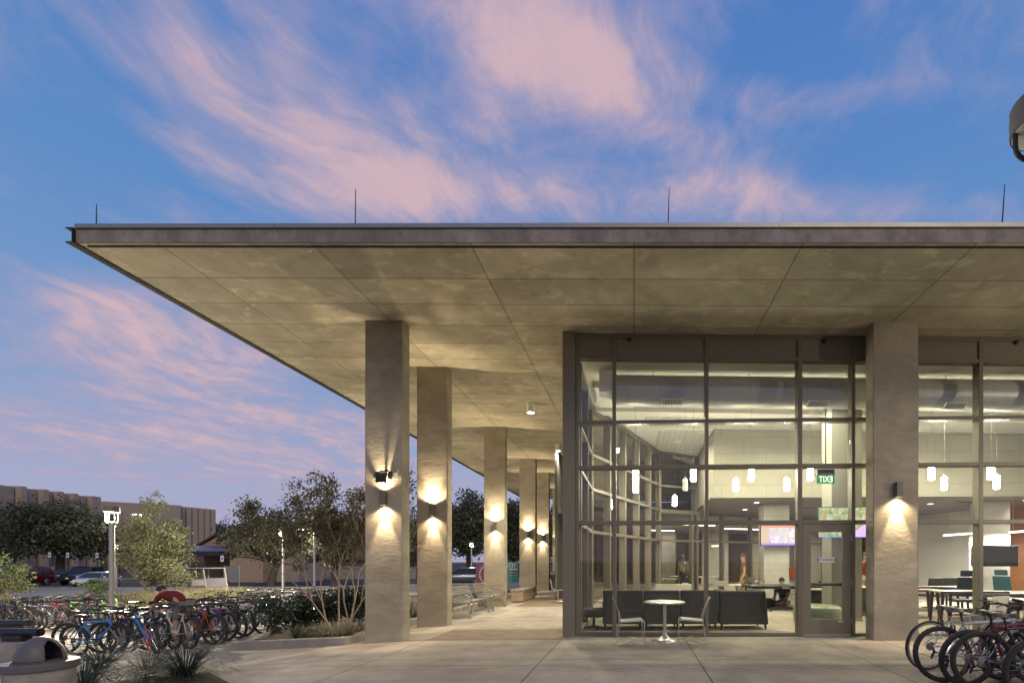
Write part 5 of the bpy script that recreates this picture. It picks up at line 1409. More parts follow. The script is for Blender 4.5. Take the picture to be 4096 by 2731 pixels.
# ------------------------------------------------------------------ outdoor table and chairs
gt = GT(1526.7, 1472)
t = thing('cafe_table', 'round metal cafe table on a pedestal in front of the glass', 'table', gt)
MB().lathe([(1e-4, .705), (.35, .705), (.372, .712), (.38, .722), (.378, .735), (.365, .742), (1e-4, .742)], 56).build('tabletop', M['steel'], t, smooth=True, autosm=60)
MB().lathe([(.2, .03), (.232, .0), (.235, .012), (.22, .03), (.14, .055), (.08, .085), (.04, .13), (.034, .16)], 40).build('base', M['steel'], t, smooth=True, autosm=80)
MB().tube([(0, 0, .14), (0, 0, .706)], .034, 20).build('pedestal', M['steel'], t, smooth=True)
def make_chair():
    t = thing('metal_chair', 'x', 'chair')
    for s in (-1, 1):
        y = s * .21
        q = [(-.02, y, .012), (.0, y, .006)]
        # one continuous rod: front leg down, bent foot rail, back leg up to the seat
        pts = [(.41, y, .415), (.43, y, .43), (.445, y, .41), (.45, y, .05), (.44, y, .015), (.4, y, .012), (.22, y, .085), (.04, y, .012), (-.02, y, .012), (-.045, y, .03), (-.01, y, .25), (.02, y, .40), (-.0, y, .60)]
        MB().tube(pts, .0085, 7).build('leg', M['galv'], t, smooth=True)
    fr_ = MB().tube([(.41, -.21, .418), (.41, .21, .418)], .008, 6).tube([(.02, -.21, .40), (.02, .21, .40)], .008, 6)
    for s in (-1, 1): fr_.tube([(.02, s * .2, .4), (.42, s * .2, .425)], .008, 6)
    fr_.build('seat_frame', M['galv'], t)
    se = MB(); P_ = [(.02, .41), (.12, .413), (.28, .428), (.40, .436), (.435, .43), (.45, .41)]
    for (x0, z0), (x1, z1) in zip(P_, P_[1:]): se.add([(x0, -.2, z0), (x1, -.2, z1), (x1, .2, z1), (x0, .2, z0), (x0, -.2, z0 + .006), (x1, -.2, z1 + .006), (x1, .2, z1 + .006), (x0, .2, z0 + .006)], [(0, 3, 2, 1), (4, 5, 6, 7), (0, 1, 5, 4), (2, 3, 7, 6), (0, 4, 7, 3), (1, 2, 6, 5)])
    se.build('seat', M['galv'], t)
    bk = MB(); P_ = [(.03, .47), (.015, .52), (-.01, .6), (-.05, .7), (-.09, .79), (-.12, .83)]
    for (x0, z0), (x1, z1) in zip(P_, P_[1:]): bk.add([(x0, -.2, z0), (x1, -.2, z1), (x1, .2, z1), (x0, .2, z0), (x0 + .006, -.2, z0), (x1 + .006, -.2, z1), (x1 + .006, .2, z1), (x0 + .006, .2, z0)], [(0, 3, 2, 1), (4, 5, 6, 7), (0, 1, 5, 4), (2, 3, 7, 6), (0, 4, 7, 3), (1, 2, 6, 5)])
    bk.build('backrest', M['galv'], t)
    return t
ca_ = make_chair(); cb_ = copy_tree(ca_)
q = GT(1421, 1476); ca_.location = q; ca_.rotation_euler.z = R(5)
q = GT(1616, 1475); cb_.location = q; cb_.rotation_euler.z = R(180 - 5)
for o, l in ((ca_, 'metal chair left of the round cafe table, facing right'), (cb_, 'metal chair right of the round cafe table, facing left')): tag(o, l, None, 'metal chairs at the cafe table')

# ------------------------------------------------------------------ slatted benches
def make_bench():
    t = thing('slatted_bench', 'x', 'bench')
    W = 1.5
    for s in (-1, 1):
        y = s * W / 2
        lg = MB(); lg.tube([(.50, y, .02), (.44, y, .42), (.05, y, .40), (-.06, y, .02)], .019, 8)
        lg.tube([(.05, y, .40), (-.08, y, .62), (-.13, y, .82)], .019, 8)
        lg.boxc((.5, y, .008), (.09, .06, .016)).boxc((-.06, y, .008), (.09, .06, .016)); lg.build('leg', M['benchgrey'], t, smooth=True)
        ar = MB(); pts = [(-.07, y, .60)]
        for k in range(10):
            a = math.pi * (.75 - k * .115); pts.append((.27 + .25 * math.cos(a), y, .49 + .16 * math.sin(a)))
        pts.append((.44, y, .42)); ar.tube(pts, .017, 8); ar.build('armrest', M['benchgrey'], t, smooth=True)
    st = MB()
    for k in range(7): st.boxc((.08 + .058 * k, 0, .425 + .003 * k), (.042, W - .03, .008))
    st.build('seat', M['benchgrey'], t)
    bk = MB()
    for k in range(7):
        f = k / 6; x = .035 - .165 * f; z = .46 + .36 * f; bk.boxc((x, 0, z), (.008, W - .03, .04), Matrix.Rotation(-.4, 3, 'Y'))
    bk.build('backrest', M['benchgrey'], t)
    return t
b1 = make_bench(); b2 = copy_tree(b1)
q1 = PZ(1052, 1412, 0)
b1.location = (-4.85, 13.5, -.045); b1.rotation_euler.z = R(-2); b2.location = (-4.85, 15.45, -.045); b2.rotation_euler.z = R(2)
for o, l in ((b1, 'grey slatted metal bench just behind the second column, nearer of two'), (b2, 'grey slatted metal bench beside the third column, farther of two')): tag(o, l, None, 'grey slatted benches')
# picnic set with attached seats, bin, boards beyond
c0 = PZ(1330, 1383, 0)
t = thing('picnic_table', 'grey metal table with attached seats under the colonnade roof behind the corner', 'table', (-1.95, 17.6, 0), 0)
MB().lathe([(1e-4, .72), (.5, .72), (.52, .74), (.5, .755), (1e-4, .755)], 32).build('tabletop', M['galv'], t)
MB().tube([(0, 0, .1), (0, 0, .72)], .05, 10).build('pedestal', M['galv'], t)
for k, (ang) in enumerate((185, 95, 275, 5)):
    a = R(ang); d = Vector((math.cos(a), math.sin(a), 0)); s = Vector((-d.y, d.x, 0))
    MB().tube([d * .05 + Vector((0, 0, .12)), d * .5 + Vector((0, 0, .05)), d * .82 + Vector((0, 0, .03))], .025, 6).tube([d * .82, d * .82 + Vector((0, 0, .42))], .03, 6).build('seat_arm', M['galv'], t)
    sb = MB(); P_ = [(.62, .45), (.95, .43), (1.02, .5), (1.1, .84)]
    for (r0, z0), (r1, z1) in zip(P_, P_[1:]):
        A = d * r0 + Vector((0, 0, z0)); B = d * r1 + Vector((0, 0, z1))
        nn = Vector((0, 0, .012)) if z1 - z0 < .2 else d * .012
        sb.add([A - s * .21, B - s * .21, B + s * .21, A + s * .21, A - s * .21 + nn, B - s * .21 + nn, B + s * .21 + nn, A + s * .21 + nn], [(0, 3, 2, 1), (4, 5, 6, 7), (0, 1, 5, 4), (2, 3, 7, 6), (0, 4, 7, 3), (1, 2, 6, 5)])
    sb.build('seat', M['galv'], t)
p = PZ(1279, 1350, 0)
t = thing('slatted_bin', 'round slatted metal litter bin in front of the farthest column', 'bin', (p.x, 25.4, 0))
s_ = MB()
for k in range(20):
    a = 2 * math.pi * k / 20; s_.tube([(.26 * math.cos(a), .26 * math.sin(a), .05), (.3 * math.cos(a), .3 * math.sin(a), .82)], .022, 4)
s_.build('slat_basket', M['galv'], t); MB().lathe([(.33, .8), (.35, .86), (.33, .9), (.18, .92)], 24).build('lid', M['galv'], t); MB().lathe([(.2, .03), (.22, .8)], 16).build('liner', M['black'], t)
pal = dict(teal=simple('teal_board', (.05, .20, .22), .6), plum=simple('plum_board', (.13, .02, .07), .6), txt=simple('board_white', (.7, .7, .66), .6), org=simple('board_orange', (.5, .2, .1), .6))
p = PZ(1173, 1338, 0); dd_ = (p - CAM).length
t = thing('teal_board_sign', 'teal upright board with white lettering seen between the third and fourth columns', 'sign', (p.x, p.y, 0), R(4))
MB().boxc((0, 0, .75), (1.0, .03, 1.42)).build('board', pal['teal'], t)
text('lettering', 'ST21', .42, pal['txt'], t, (.02, -.02, 1.2), sx=.72)
for k in range(3): MB().boxc((.2, -.017, .88 - .18 * k), (.5, .003, .035)).build('printed_line', pal['org'], t)
MB().boxc((.2, -.017, .96), (.56, .003, .06)).build('printed_line', pal['txt'], t)
for s in (-1, 1): MB().boxc((s * .4, .25, .5), (.04, .5, .04), Matrix.Rotation(.9, 3, 'X')).build('leg', M['darkmetal'], t)
p = GD(1121, 30)
t = thing('plum_banner', 'plum coloured banner with a ring of leaves partly behind the third column', 'banner', (p.x, p.y, zt(p.x)), R(2))
MB().boxc((0, 0, 1.0), (1.5, .03, 1.5)).build('board', pal['plum'], t)
text('lettering', 'ARI', .36, pal['txt'], t, (.22, -.02, 1.05))
rg = MB()
for k in range(26):
    a = 2 * math.pi * k / 26; rg.boxc((.1 + .62 * math.cos(a), -.018, 1.0 + .62 * math.sin(a)), (.11, .004, .035), Matrix.Rotation(-a - .7, 3, 'Y'))
rg.build('leaf_ring', pal['txt'], t)
cone = simple('cone_orange', (.6, .15, .03), .5)
p = GD(1098 - 2, 33)
t = thing('traffic_cone', 'orange traffic cone beside the plum banner', 'traffic cone', (p.x, p.y, zt(p.x)))
MB().lathe([(.15, .03), (.03, .72), (.02, .73)], 16).boxc((0, 0, .015), (.36, .36, .03)).build('cone_body', cone, t); MB().lathe([(.108, .30), (.085, .42)], 16).build('white_band', M['white'], t)
p = PZ(1186, 1386, 0)
t = thing('seat_wall', 'short block seat wall at the end of the walkway kerb behind the third column', 'wall', (p.x, 17.9, 0))
MB().box(-.45, .0, 0, 2.2, 0, .36).build('wall_body', M['housebrick'], t); MB().box(-.48, .03, -.03, 2.23, .362, .44).build('cap_stone', M['kerb'], t, bevel=.01)

# ------------------------------------------------------------------ vehicles
carglass = simple('car_glass', (.02, .025, .03), .08, 0, .1, 2)
headl = simple('headlight_glass', (.45, .45, .43), .12, .3, .1, 8)
def vehicle(name, lab, cat, loc, rz, L_, W, H, prof, cabin, paintm, wheels, clear=.2, bed=None, group='vehicles in the car park', bars=False):
    """prof: (x, z_bottom, z_top, halfwidth); cabin: (x rear bottom, x rear top, x front top, x front bottom, z bottom, z top, inset)"""
    t = thing(name, lab, cat, loc, rz, group)
    vs = []; fs = []; K = 10
    for (x, zb, zt_, w) in prof:
        vs += [(x, -w * .9, zb), (x, -w, zb + .14), (x, -w, zt_ - .2), (x, -w * .965, zt_ - .06), (x, -w * .85, zt_), (x, w * .85, zt_), (x, w * .965, zt_ - .06), (x, w, zt_ - .2), (x, w, zb + .14), (x, w * .9, zb)]
    n = len(prof)
    for i in range(n - 1):
        for j in range(K): fs.append((i * K + j, i * K + (j + 1) % K, (i + 1) * K + (j + 1) % K, (i + 1) * K + j))
    fs += [tuple(range(K)), tuple(reversed(range((n - 1) * K, n * K)))]
    body = MB().add(vs, fs).build('body', paintm, t, smooth=True, autosm=35)
    x0, x1, x2, x3, zb, zt_, ins = cabin; wb_ = W / 2 * .95; wt_ = W / 2 * .95 - ins
    def P8(e=0, top=zt_):
        return [(x0, -wb_ - e, zb), (x3, -wb_ - e, zb), (x3, wb_ + e, zb), (x0, wb_ + e, zb), (x1, -wt_ - e, top), (x2, -wt_ - e, top), (x2, wt_ + e, top), (x1, wt_ + e, top)]
    MB().add(P8(), [(0, 3, 2, 1), (4, 5, 6, 7), (0, 1, 5, 4), (1, 2, 6, 5), (2, 3, 7, 6), (3, 0, 4, 7)]).build('windows', carglass, t)
    rf = MB(); xm = (x1 + x2) / 2
    vs = []
    secs = [(x1 - .05, .0), (x1 + .15, .045), (xm, .07), (x2 - .2, .045), (x2 + .06, -.005)]
    for (x, dz) in secs: vs += [(x, -wt_ - .012, zt_ - .03), (x, -wt_ * .8, zt_ + dz), (x, wt_ * .8, zt_ + dz), (x, wt_ + .012, zt_ - .03)]
    rf.add(vs, [(i * 4 + j, i * 4 + j + 1, (i + 1) * 4 + j + 1, (i + 1) * 4 + j) for i in range(4) for j in range(3)] + [(0, 1, 2, 3), (19, 18, 17, 16)])
    rf.build('roof', paintm, t, smooth=True)
    pl_ = MB(); nn = 4 if L_ > 4.7 and bed is None else 3
    for s in (-1, 1):
        for k in range(nn):
            f = k / (nn - 1)
            pl_.beam((x0 + (x3 - x0) * f, s * (wb_ + .004), zb - .02), (x1 + (x2 - x1) * f, s * (wt_ + .004), zt_), .02, .09 if 0 < k < nn - 1 else .07)
    pl_.build('pillars', paintm if True else None, t)
    for i, (wx, wr) in enumerate([(w_, r_) for w_, r_ in wheels for _ in (0, 1)]):
        s = -1 if i % 2 else 1; y = s * (W / 2 - .07)
        arch = MB(); arch.tube([(wx, s * (W / 2 - .2), wr), (wx, s * (W / 2 + .004), wr)], wr * 1.16, 24); arch.build('wheel_arch', M['black'], body)
        ty = MB(); ty.tube([(wx, y - s * .13, wr), (wx, y + s * .085, wr)], wr, 28); wo = ty.build('wheel', M['rubber'], t, bevel=.02)
        rm = MB(); ring(rm, wr * .58, wr * .07, (wx, y + s * .09, wr), 20, 5)
        for k in range(6):
            a = 2 * math.pi * k / 6; rm.beam((wx, y + s * .088, wr), (wx + math.cos(a) * wr * .6, y + s * .088, wr + math.sin(a) * wr * .6), .02, wr * .13)
        rm.build('rim', M['steel'], wo)
    xf = prof[-1][0]; zh = prof[-2][2] - .2
    for s in (-1, 1):
        MB().boxc((xf - .16, s * W * .36, zh), (.34, W * .2, .15), Matrix.Rotation(-s * .35, 3, 'Z')).build('headlight', headl, t, bevel=.04)
        MB().boxc((x3 - .35, s * (W / 2 + .1), zb + .08), (.1, .2, .14)).build('mirror', paintm, t, bevel=.03)
        MB().boxc((prof[0][0] + .06, s * W * .38, prof[1][2] - .22), (.16, .22, .22)).build('tail_light', refl, t, bevel=.02)
    MB().boxc((xf + .0, 0, zh - .16), (.06, W * .5, .22)).build('grille', M['black'], t, bevel=.02)
    MB().boxc((xf + .035, 0, prof[-1][1] + .22), (.02, .32, .15)).build('number_plate', M['white'], t)
    MB().boxc((xf - .05, 0, prof[-1][1] + .06), (.16, W * .8, .1)).build('lower_bumper', M['black'], t, bevel=.02)
    if bars:
        gb_ = MB()
        for y in (-.55, -.18, .18, .55): gb_.tube([(xf + .1, y, .35), (xf + .12, y, .95)], .03, 6)
        gb_.tube([(xf + .1, -.75, .5), (xf + .12, -.75, .95), (xf + .12, .75, .95), (xf + .1, .75, .5)], .035, 6); gb_.build('bull_bar', M['darkmetal'], t)
    if bed:
        MB().box(bed[0], bed[1], -W / 2 * .85, W / 2 * .85, prof[1][2] - .05, prof[1][2] + .015).build('bed_cover', M['black'], t)
    return t
crd = paint('car_red', (.20, .008, .014), .2, .22); cwh = paint('car_white', (.62, .62, .6), .0, .25); cnv = paint('car_navy', (.02, .03, .06), .3, .22); cgr = paint('car_grey', (.08, .09, .12), .3, .25)
suvp = [(-2.45, .5, 1.0, .8), (-2.4, .35, 1.12, .92), (-1.6, .28, 1.14, .96), (1.0, .28, 1.13, .96), (1.5, .28, 1.11, .96), (2.2, .35, 1.03, .92), (2.42, .42, .93, .82)]
p = GD(52, 49)
vehicle('suv', 'dark red sport utility vehicle parked at the left edge, facing the street', 'car', p, R(288), 4.9, 1.92, 1.9, suvp, (-2.38, -2.1, .55, 1.15, 1.1, 1.84, .16), crd, [(-1.45, .38), (1.5, .38)])
sed = [(-2.2, .45, .95, .7), (-2.1, .3, 1.02, .84), (-1.3, .22, .98, .88), (.6, .2, .95, .88), (1.3, .2, .9, .88), (1.95, .25, .78, .82), (2.25, .3, .62, .66)]
p = GD(224, 46.4)
vehicle('hatchback', 'white hatchback parked left of the tall lamp pole, facing the street', 'car', p, R(292), 4.45, 1.76, 1.47, sed, (-1.95, -1.2, .35, 1.25, .9, 1.40, .2), cwh, [(-1.3, .32), (1.4, .32)])
trk = [(-2.9, .55, 1.1, .85), (-2.85, .45, 1.17, .95), (-1.0, .4, 1.17, .98), (1.2, .4, 1.17, .98), (2.2, .42, 1.14, .96), (2.8, .5, 1.0, .86)]
p = GD(203, 53)
vehicle('pickup_truck', 'dark blue pickup truck with a bull bar, between the red and the white cars', 'pickup truck', p, R(288), 5.7, 1.98, 1.93, trk, (-.95, -.75, .75, 1.4, 1.14, 1.88, .15), cnv, [(-1.75, .4), (1.85, .4)], bed=(-2.8, -1.0), bars=True)
p = GD(112, 56)
vehicle('sedan', 'grey blue car showing behind the red sport utility vehicle', 'car', p, R(279), 4.6, 1.8, 1.47, sed, (-1.95, -1.2, .35, 1.25, .9, 1.42, .2), cgr, [(-1.3, .32), (1.4, .32)])
p = GD(1068, 43)
vehicle('sedan', 'dark grey car beyond the colonnade between the second and third columns', 'car', p, R(185), 4.6, 1.8, 1.47, sed, (-1.95, -1.2, .35, 1.25, .9, 1.42, .2), cgr, [(-1.3, .32), (1.4, .32)])
# golf cart
p = GD(474, 28)
t = thing('golf_cart', 'pale golf cart with a flat roof and windscreen on the street', 'golf cart', p, R(-20))
cm = paint('cart_cream', (.45, .43, .38), 0, .4)
b_ = MB(); b_.prism([(-1.1, -.58, .25), (1.15, -.58, .25), (1.25, -.58, .5), (1.15, -.58, .72), (.75, -.58, .82), (.6, -.58, .45), (.1, -.58, .42), (.05, -.58, .62), (-1.05, -.58, .66)], (0, 1.16, 0)); b_.build('body', cm, t, bevel=.05)
MB().boxc((-.05, 0, 1.86), (1.75, 1.15, .06)).build('roof', cm, t, bevel=.03)
for s in (-1, 1):
    MB().beam((1.0, s * .53, .75), (.72, s * .53, 1.84), .05, .07).build('roof_post', cm, t); MB().beam((-.85, s * .53, .66), (-.8, s * .53, 1.84), .04, .04).build('roof_post', cm, t)
MB().boxc((-.25, 0, .72), (.5, 1.05, .14)).build('seat', cm, t, bevel=.04); MB().boxc((-.5, 0, 1.0), (.1, 1.05, .42), Matrix.Rotation(-.15, 3, 'Y')).build('backrest', cm, t, bevel=.04)
wsm = m_glass('cart_windscreen', (.8, .78, .78), .9)
MB().add([(1.0, -.5, .8), (1.0, .5, .8), (.87, .5, 1.3), (.87, -.5, 1.3)], [(0, 1, 2, 3)]).build('windscreen', simple('hazy_plastic', (.26, .24, .25), .2, 0, .05, 4), t)
sw = MB(); ring(sw, .17, .014, (0, 0, 0), 24, 6); so_ = sw.xf(Matrix.Translation((.55, .25, 1.05)) @ Matrix.Rotation(R(60), 4, 'Y') @ Matrix.Rotation(R(90), 4, 'X')); so_.tube([(.55, .25, 1.05), (.8, .25, .75)], .015, 6); so_.build('steering_wheel', M['black'], t)
for i, (x, y) in enumerate(((.8, .5), (.8, -.5), (-.75, .5), (-.75, -.5))):
    w_ = MB().tube([(x, y - .08, .22), (x, y + .08, .22)], .22, 20).build('wheel', M['rubber'], t); MB().tube([(x, y - .085, .22), (x, y + .085, .22)], .1, 14).build('rim', M['white'], w_)
hl_ = emis('cart_headlight', (1, .96, .88), 3)
for s in (-1, 1): MB().boxc((1.2, s * .4, .62), (.06, .16, .08)).build('headlight', hl_, t, bevel=.01)

# ------------------------------------------------------------------ people
skinm = simple('skin', (.42, .26, .18), .6, 0, .05, 10)
def skinmesh(name, verts, edges, radii, mat, parent, root=0, sub=1):
    me = bpy.data.meshes.new(name); me.from_pydata([tuple(v) for v in verts], edges, []); me.update(); me.materials.append(mat)
    o = bpy.data.objects.new(name, me); COL.objects.link(o); o.parent = parent
    o.modifiers.new('Skin', 'SKIN')
    sv = me.skin_vertices[0].data
    for i, r in enumerate(radii):
        sv[i].radius = (r, r) if not isinstance(r, tuple) else r
        sv[i].use_root = (i == root)
    s = o.modifiers.new('Subdivision', 'SUBSURF'); s.levels = sub; s.render_levels = sub
    o.modifiers['Skin'].use_smooth_shade = True
    return o
def V3(*a): return Vector(a)
STAND = dict(pelvis=V3(0, 0, .95), waist=V3(0, 0, 1.12), chest=V3(0, 0, 1.33), neck=V3(.0, 0, 1.48), head=V3(.02, 0, 1.60), top=V3(.01, 0, 1.70),
             shL=V3(0, .17, 1.42), elL=V3(-.02, .24, 1.14), wrL=V3(.06, .26, .90), shR=V3(0, -.17, 1.42), elR=V3(-.02, -.24, 1.14), wrR=V3(.06, -.26, .90),
             hiL=V3(0, .09, .90), knL=V3(.03, .10, .50), anL=V3(-.01, .11, .09), toL=V3(.15, .12, .03), hiR=V3(0, -.09, .90), knR=V3(.03, -.10, .50), anR=V3(-.01, -.11, .09), toR=V3(.15, -.12, .03))
def person(lab, loc, rz, J, shirt, trousers, shoes, hair, long=False, sleeves=True):
    J = {**STAND, **J}
    t = thing('person', lab, 'person', loc, rz)
    vs = []; es = []; rs = []
    idx = {}
    def v(k, p, r):
        idx[k] = len(vs); vs.append(p); rs.append(r); return idx[k]
    def e(a, b): es.append((idx[a], idx[b]))
    v('pelvis', J['pelvis'], (.105, .14)); v('waist', J['waist'], (.095, .12)); v('chest', J['chest'], (.11, .145)); v('neck', J['neck'], .052)
    v('head', J['head'], .078); v('top', J['top'], .07)
    nose = J['head'] + (J['top'] - J['head']).cross(J['shL'] - J['shR']).normalized() * -.0
    fwd = (J['shL'] - J['shR']).cross(J['top'] - J['neck']).normalized()
    v('nose', J['head'] + fwd * .095 + V3(0, 0, -.005), .014)
    e('pelvis', 'waist'); e('waist', 'chest'); e('chest', 'neck'); e('neck', 'head'); e('head', 'top'); e('head', 'nose')
    for s in 'LR':
        v('sh' + s, J['sh' + s], .052); v('el' + s, J['el' + s], .038); v('wr' + s, J['wr' + s], .026)
        d = (J['wr' + s] - J['el' + s]).normalized(); side = d.cross(V3(0, 0, 1)); side = side.normalized() if side.length > .1 else V3(0, 1, 0)
        v('pa' + s, J['wr' + s] + d * .06, (.026, .034)); e('chest', 'sh' + s); e('sh' + s, 'el' + s); e('el' + s, 'wr' + s); e('wr' + s, 'pa' + s)
        for k, (o_, ln_) in enumerate(((-.027, .07), (-.009, .08), (.009, .075), (.026, .06))):
            a = v('f%d%s' % (k, s), J['wr' + s] + d * .1 + side * o_, .009); b = v('g%d%s' % (k, s), J['wr' + s] + d * (.1 + ln_) + side * o_ * 1.25 + fwd * .02, .007)
            e('pa' + s, 'f%d%s' % (k, s)); es.append((a, b))
        a = v('t' + s, J['wr' + s] + d * .065 + side * .05, .010); e('pa' + s, 't' + s)
        v('hi' + s, J['hi' + s], .085); v('kn' + s, J['kn' + s], .055); v('an' + s, J['an' + s], .036); v('to' + s, J['to' + s], .032)
        e('pelvis', 'hi' + s); e('hi' + s, 'kn' + s); e('kn' + s, 'an' + s); e('an' + s, 'to' + s)
    body = skinmesh('body', vs, es, rs, skinm, t)
    # clothing grown from the same skeleton, a little larger
    def cloth(name, chain, mat):
        vv = [c[0] for c in chain['v']]; rr = [c[1] for c in chain['v']]
        return skinmesh(name, vv, chain['e'], rr, mat, t)
    def lp(a, b, f): return J[a].lerp(J[b], f)
    sl = .55
    cloth('shirt', dict(v=[(J['pelvis'] + V3(0, 0, .0), (.125, .16)), (J['waist'], (.115, .145)), (J['chest'], (.13, .165)), (lp('chest', 'neck', .7), .085), (J['shL'], .07), (lp('shL', 'elL', sl), .058), (J['shR'], .07), (lp('shR', 'elR', sl), .058)],
                        e=[(0, 1), (1, 2), (2, 3), (2, 4), (4, 5), (2, 6), (6, 7)]), shirt)
    f = 1.9 if long else .85
    vv = [(J['pelvis'] + V3(0, 0, .03), (.118, .152))]; ee = []
    for s in 'LR':
        b = len(vv); vv.append((J['hi' + s], .105)); vv.append((lp('hi' + s, 'kn' + s, 1 if long else .85), .072)); ee += [(0, b), (b, b + 1)]
        if long: vv.append((lp('kn' + s, 'an' + s, .95), .055)); ee.append((b + 1, b + 2))
    cloth('trousers' if long else 'shorts', dict(v=vv, e=ee), trousers)
    for s in 'LR':
        skinmesh('shoe', [J['an' + s] + V3(0, 0, -.03), J['an' + s].lerp(J['to' + s], .5) + V3(0, 0, -.015), J['to' + s]], [(0, 1), (1, 2)], [.046, .046, .038], shoes, t)
    hd = J['head'].lerp(J['top'], .6) - fwd * .018
    MB().sphere(hd, .098, 16, 10, (1.0, .92, 1.05), -.25).build('hair', hair, t, smooth=True)
    ey = MB()
    lat = (J['shL'] - J['shR']).normalized()
    for s in (-1, 1): ey.sphere(J['head'] + fwd * .074 + lat * .03 * s + V3(0, 0, .03), .009, 6, 4)
    ey.build('eyes', M['black'], t)
    return t
cl = {k: simple('cloth_' + k, c, .85, 0, .15, 30, .3) for k, c in dict(red=(.15, .013, .013), grey=(.16, .15, .14), white=(.6, .6, .57), jeans=(.07, .10, .16), navy=(.025, .03, .05), brown=(.18, .095, .06), black=(.02, .02, .02), khaki=(.30, .24, .16)).items()}
hb_ = simple('hair_dark', (.02, .015, .012), .6); hg_ = simple('hair_brown', (.16, .10, .05), .6)
# person bending over the bicycles
p = GT(418, 1487)
person('person in a red shirt and grey shorts bending over the bicycles', p, R(168), dict(chest=V3(.33, 0, 1.13), waist=V3(.13, 0, 1.07), neck=V3(.45, 0, 1.2), head=V3(.55, 0, 1.2), top=V3(.64, 0, 1.24), shL=V3(.38, .17, 1.13), shR=V3(.38, -.17, 1.13), elL=V3(.50, .22, .90), elR=V3(.50, -.22, .90), wrL=V3(.64, .2, .76), wrR=V3(.64, -.2, .76), pelvis=V3(-.02, 0, .93)),
       cl['red'], cl['grey'], cl['black'], hb_)
# ------------------------------------------------------------------ inside the pavilion
FZ = .02
SH = emis('pendant_glass', (1, .94, .70), 110)
SHO = simple('pendant_glass_off', (.62, .60, .52), .35, 0, .03, 5)
def pendant(u, v0, v1, d, lab, lit=True):
    p = PD(u, (v0 + v1) / 2, d); hgt = (v1 - v0) * d / FPX * .94; r = .066
    t = thing('pendant_lamp', lab, 'pendant lamp', (p.x, p.y, p.z), 0, 'glass cylinder pendant lamps')
    MB().lathe([(r * .86, -hgt / 2), (r, -hgt / 2 + .012), (r, hgt / 2 - .012), (r * .86, hgt / 2)], 20).build('lamp_shade', SH if lit else SHO, t, smooth=True)
    MB().lathe([(r * .45, hgt / 2 + .001), (r * .45, hgt / 2 + .05), (r * .2, hgt / 2 + .07)], 12).build('socket_cap', M['galv'], t)
    top = ZC(p.x) - p.z - .03
    MB().tube([(0, 0, hgt / 2 + .06), (.004, 0, top * .5), (0, 0, top)], .003, 4).build('cord', M['cap'], t)
    MB().lathe([(.05, top + .03), (.05, top + .012), (.02, top)], 16).build('ceiling_rose', M['white'], t)
pend = [(1460, 1079, 1105, 11.6, 'lit pendant lamp farthest left, the upper of two overlapping'), (1460.5, 1105, 1131, 13.1, 'lit pendant lamp farthest left, the lower of two overlapping'), (1592.7, 1077, 1105, 11.5, 'lit pendant lamp just left of the mullion at the middle of the front'), (1573.7, 1099, 1128, 12.4, 'unlit white pendant lamp'), (1549.5, 1138, 1162, 15.5, 'lit pendant lamp hanging lowest and farthest back'),
        (1690, 1099, 1128, 12.5, 'lit pendant lamp, lower left of the pair before the left end of the bulkhead'), (1726, 1075, 1104, 11.5, 'lit pendant lamp, upper right of the pair before the left end of the bulkhead'), (1807, 1098, 1127, 12.5, 'lit pendant lamp left of the door mullion, above the bright TV'), (1861, 1072.5, 1103, 11.3, 'lit pendant lamp directly left of the exit sign'),
        (2139.5, 1071, 1102, 11.3, 'lit pendant lamp nearest the right side of the wide column'), (2168.6, 1095, 1125, 12.3, 'lit pendant lamp hanging lower, second right of the wide column'), (2276, 1069, 1101, 11.2, 'lit pendant lamp at the far right, upper of the overlapping two'), (2289, 1091, 1123, 12.2, 'lit pendant lamp at the far right, lower of the overlapping two')]
for q in pend: pendant(*q[:4], q[4], lit='unlit' not in q[4])
# lamps that stand for the light of the row of ceiling fittings above the front zone
frl = emis('strip_lens', (1, .95, .83), 9)
for i, (x, y) in enumerate(((1.0, 13.5), (4.2, 11.2), (7.6, 11.2), (7.6, 12.3), (10.8, 11.3), (1.4, 16.0), (4.2, 12.3))):
    z = ZC(x) - .034
    t = thing('flush_ceiling_light', ['round flush light over the left part of the front room', 'round flush light above the second big window', 'round flush light right of the exit sign', 'round flush light before the middle of the bulkhead', 'round flush light over the right hand bay', 'round flush light in the narrow rear left ceiling', 'round flush light near the left end of the bulkhead'][i], 'ceiling light', (x, y, z), 0, 'round flush ceiling lights')
    MB().lathe([(.16, 0), (.16, -.02), (.13, -.03)], 24).build('trim_ring', M['white'], t); MB().lathe([(1e-4, -.028), (.13, -.028)], 24).build('lens', frl, t)
    light('lamp', 'SPOT', (0, 0, -.05), 430, (1, .93, .68), t, spot_size=R(165), spot_blend=.5, shadow_soft_size=.13)

# exit sign, lettering readable from the room, so reversed from outside
p = PD(1896.5, 1100, 10.6)
t = thing('exit_sign', 'green edge lit exit sign hung before the dark pillar, reading backwards from outside', 'exit sign', (p.x, p.y, p.z))
w_ = .19
MB().boxc((0, 0, .17), (.36, .07, .09)).build('housing', M['black'], t, bevel=.005)
MB().boxc((0, 0, .105), (.40, .09, .03)).build('bottom_trim', M['galv'], t)
MB().tube([(0, 0, .21), (0, 0, .4), (0, 0, ZC(p.x) - p.z)], .012, 6).build('stem', M['darkmetal'], t)
pl_, nt_ = newmat('clear_sign_plate')
tr_ = N(nt_, 'ShaderNodeBsdfTransparent'); tr_.inputs[0].default_value = (.42, .60, .45, 1); oo = N(nt_, 'ShaderNodeOutputMaterial'); L(nt_, tr_.outputs[0], oo.inputs[0])
MB().boxc((0, 0, 0), (.38, .008, .19)).build('face_plate', pl_, t)
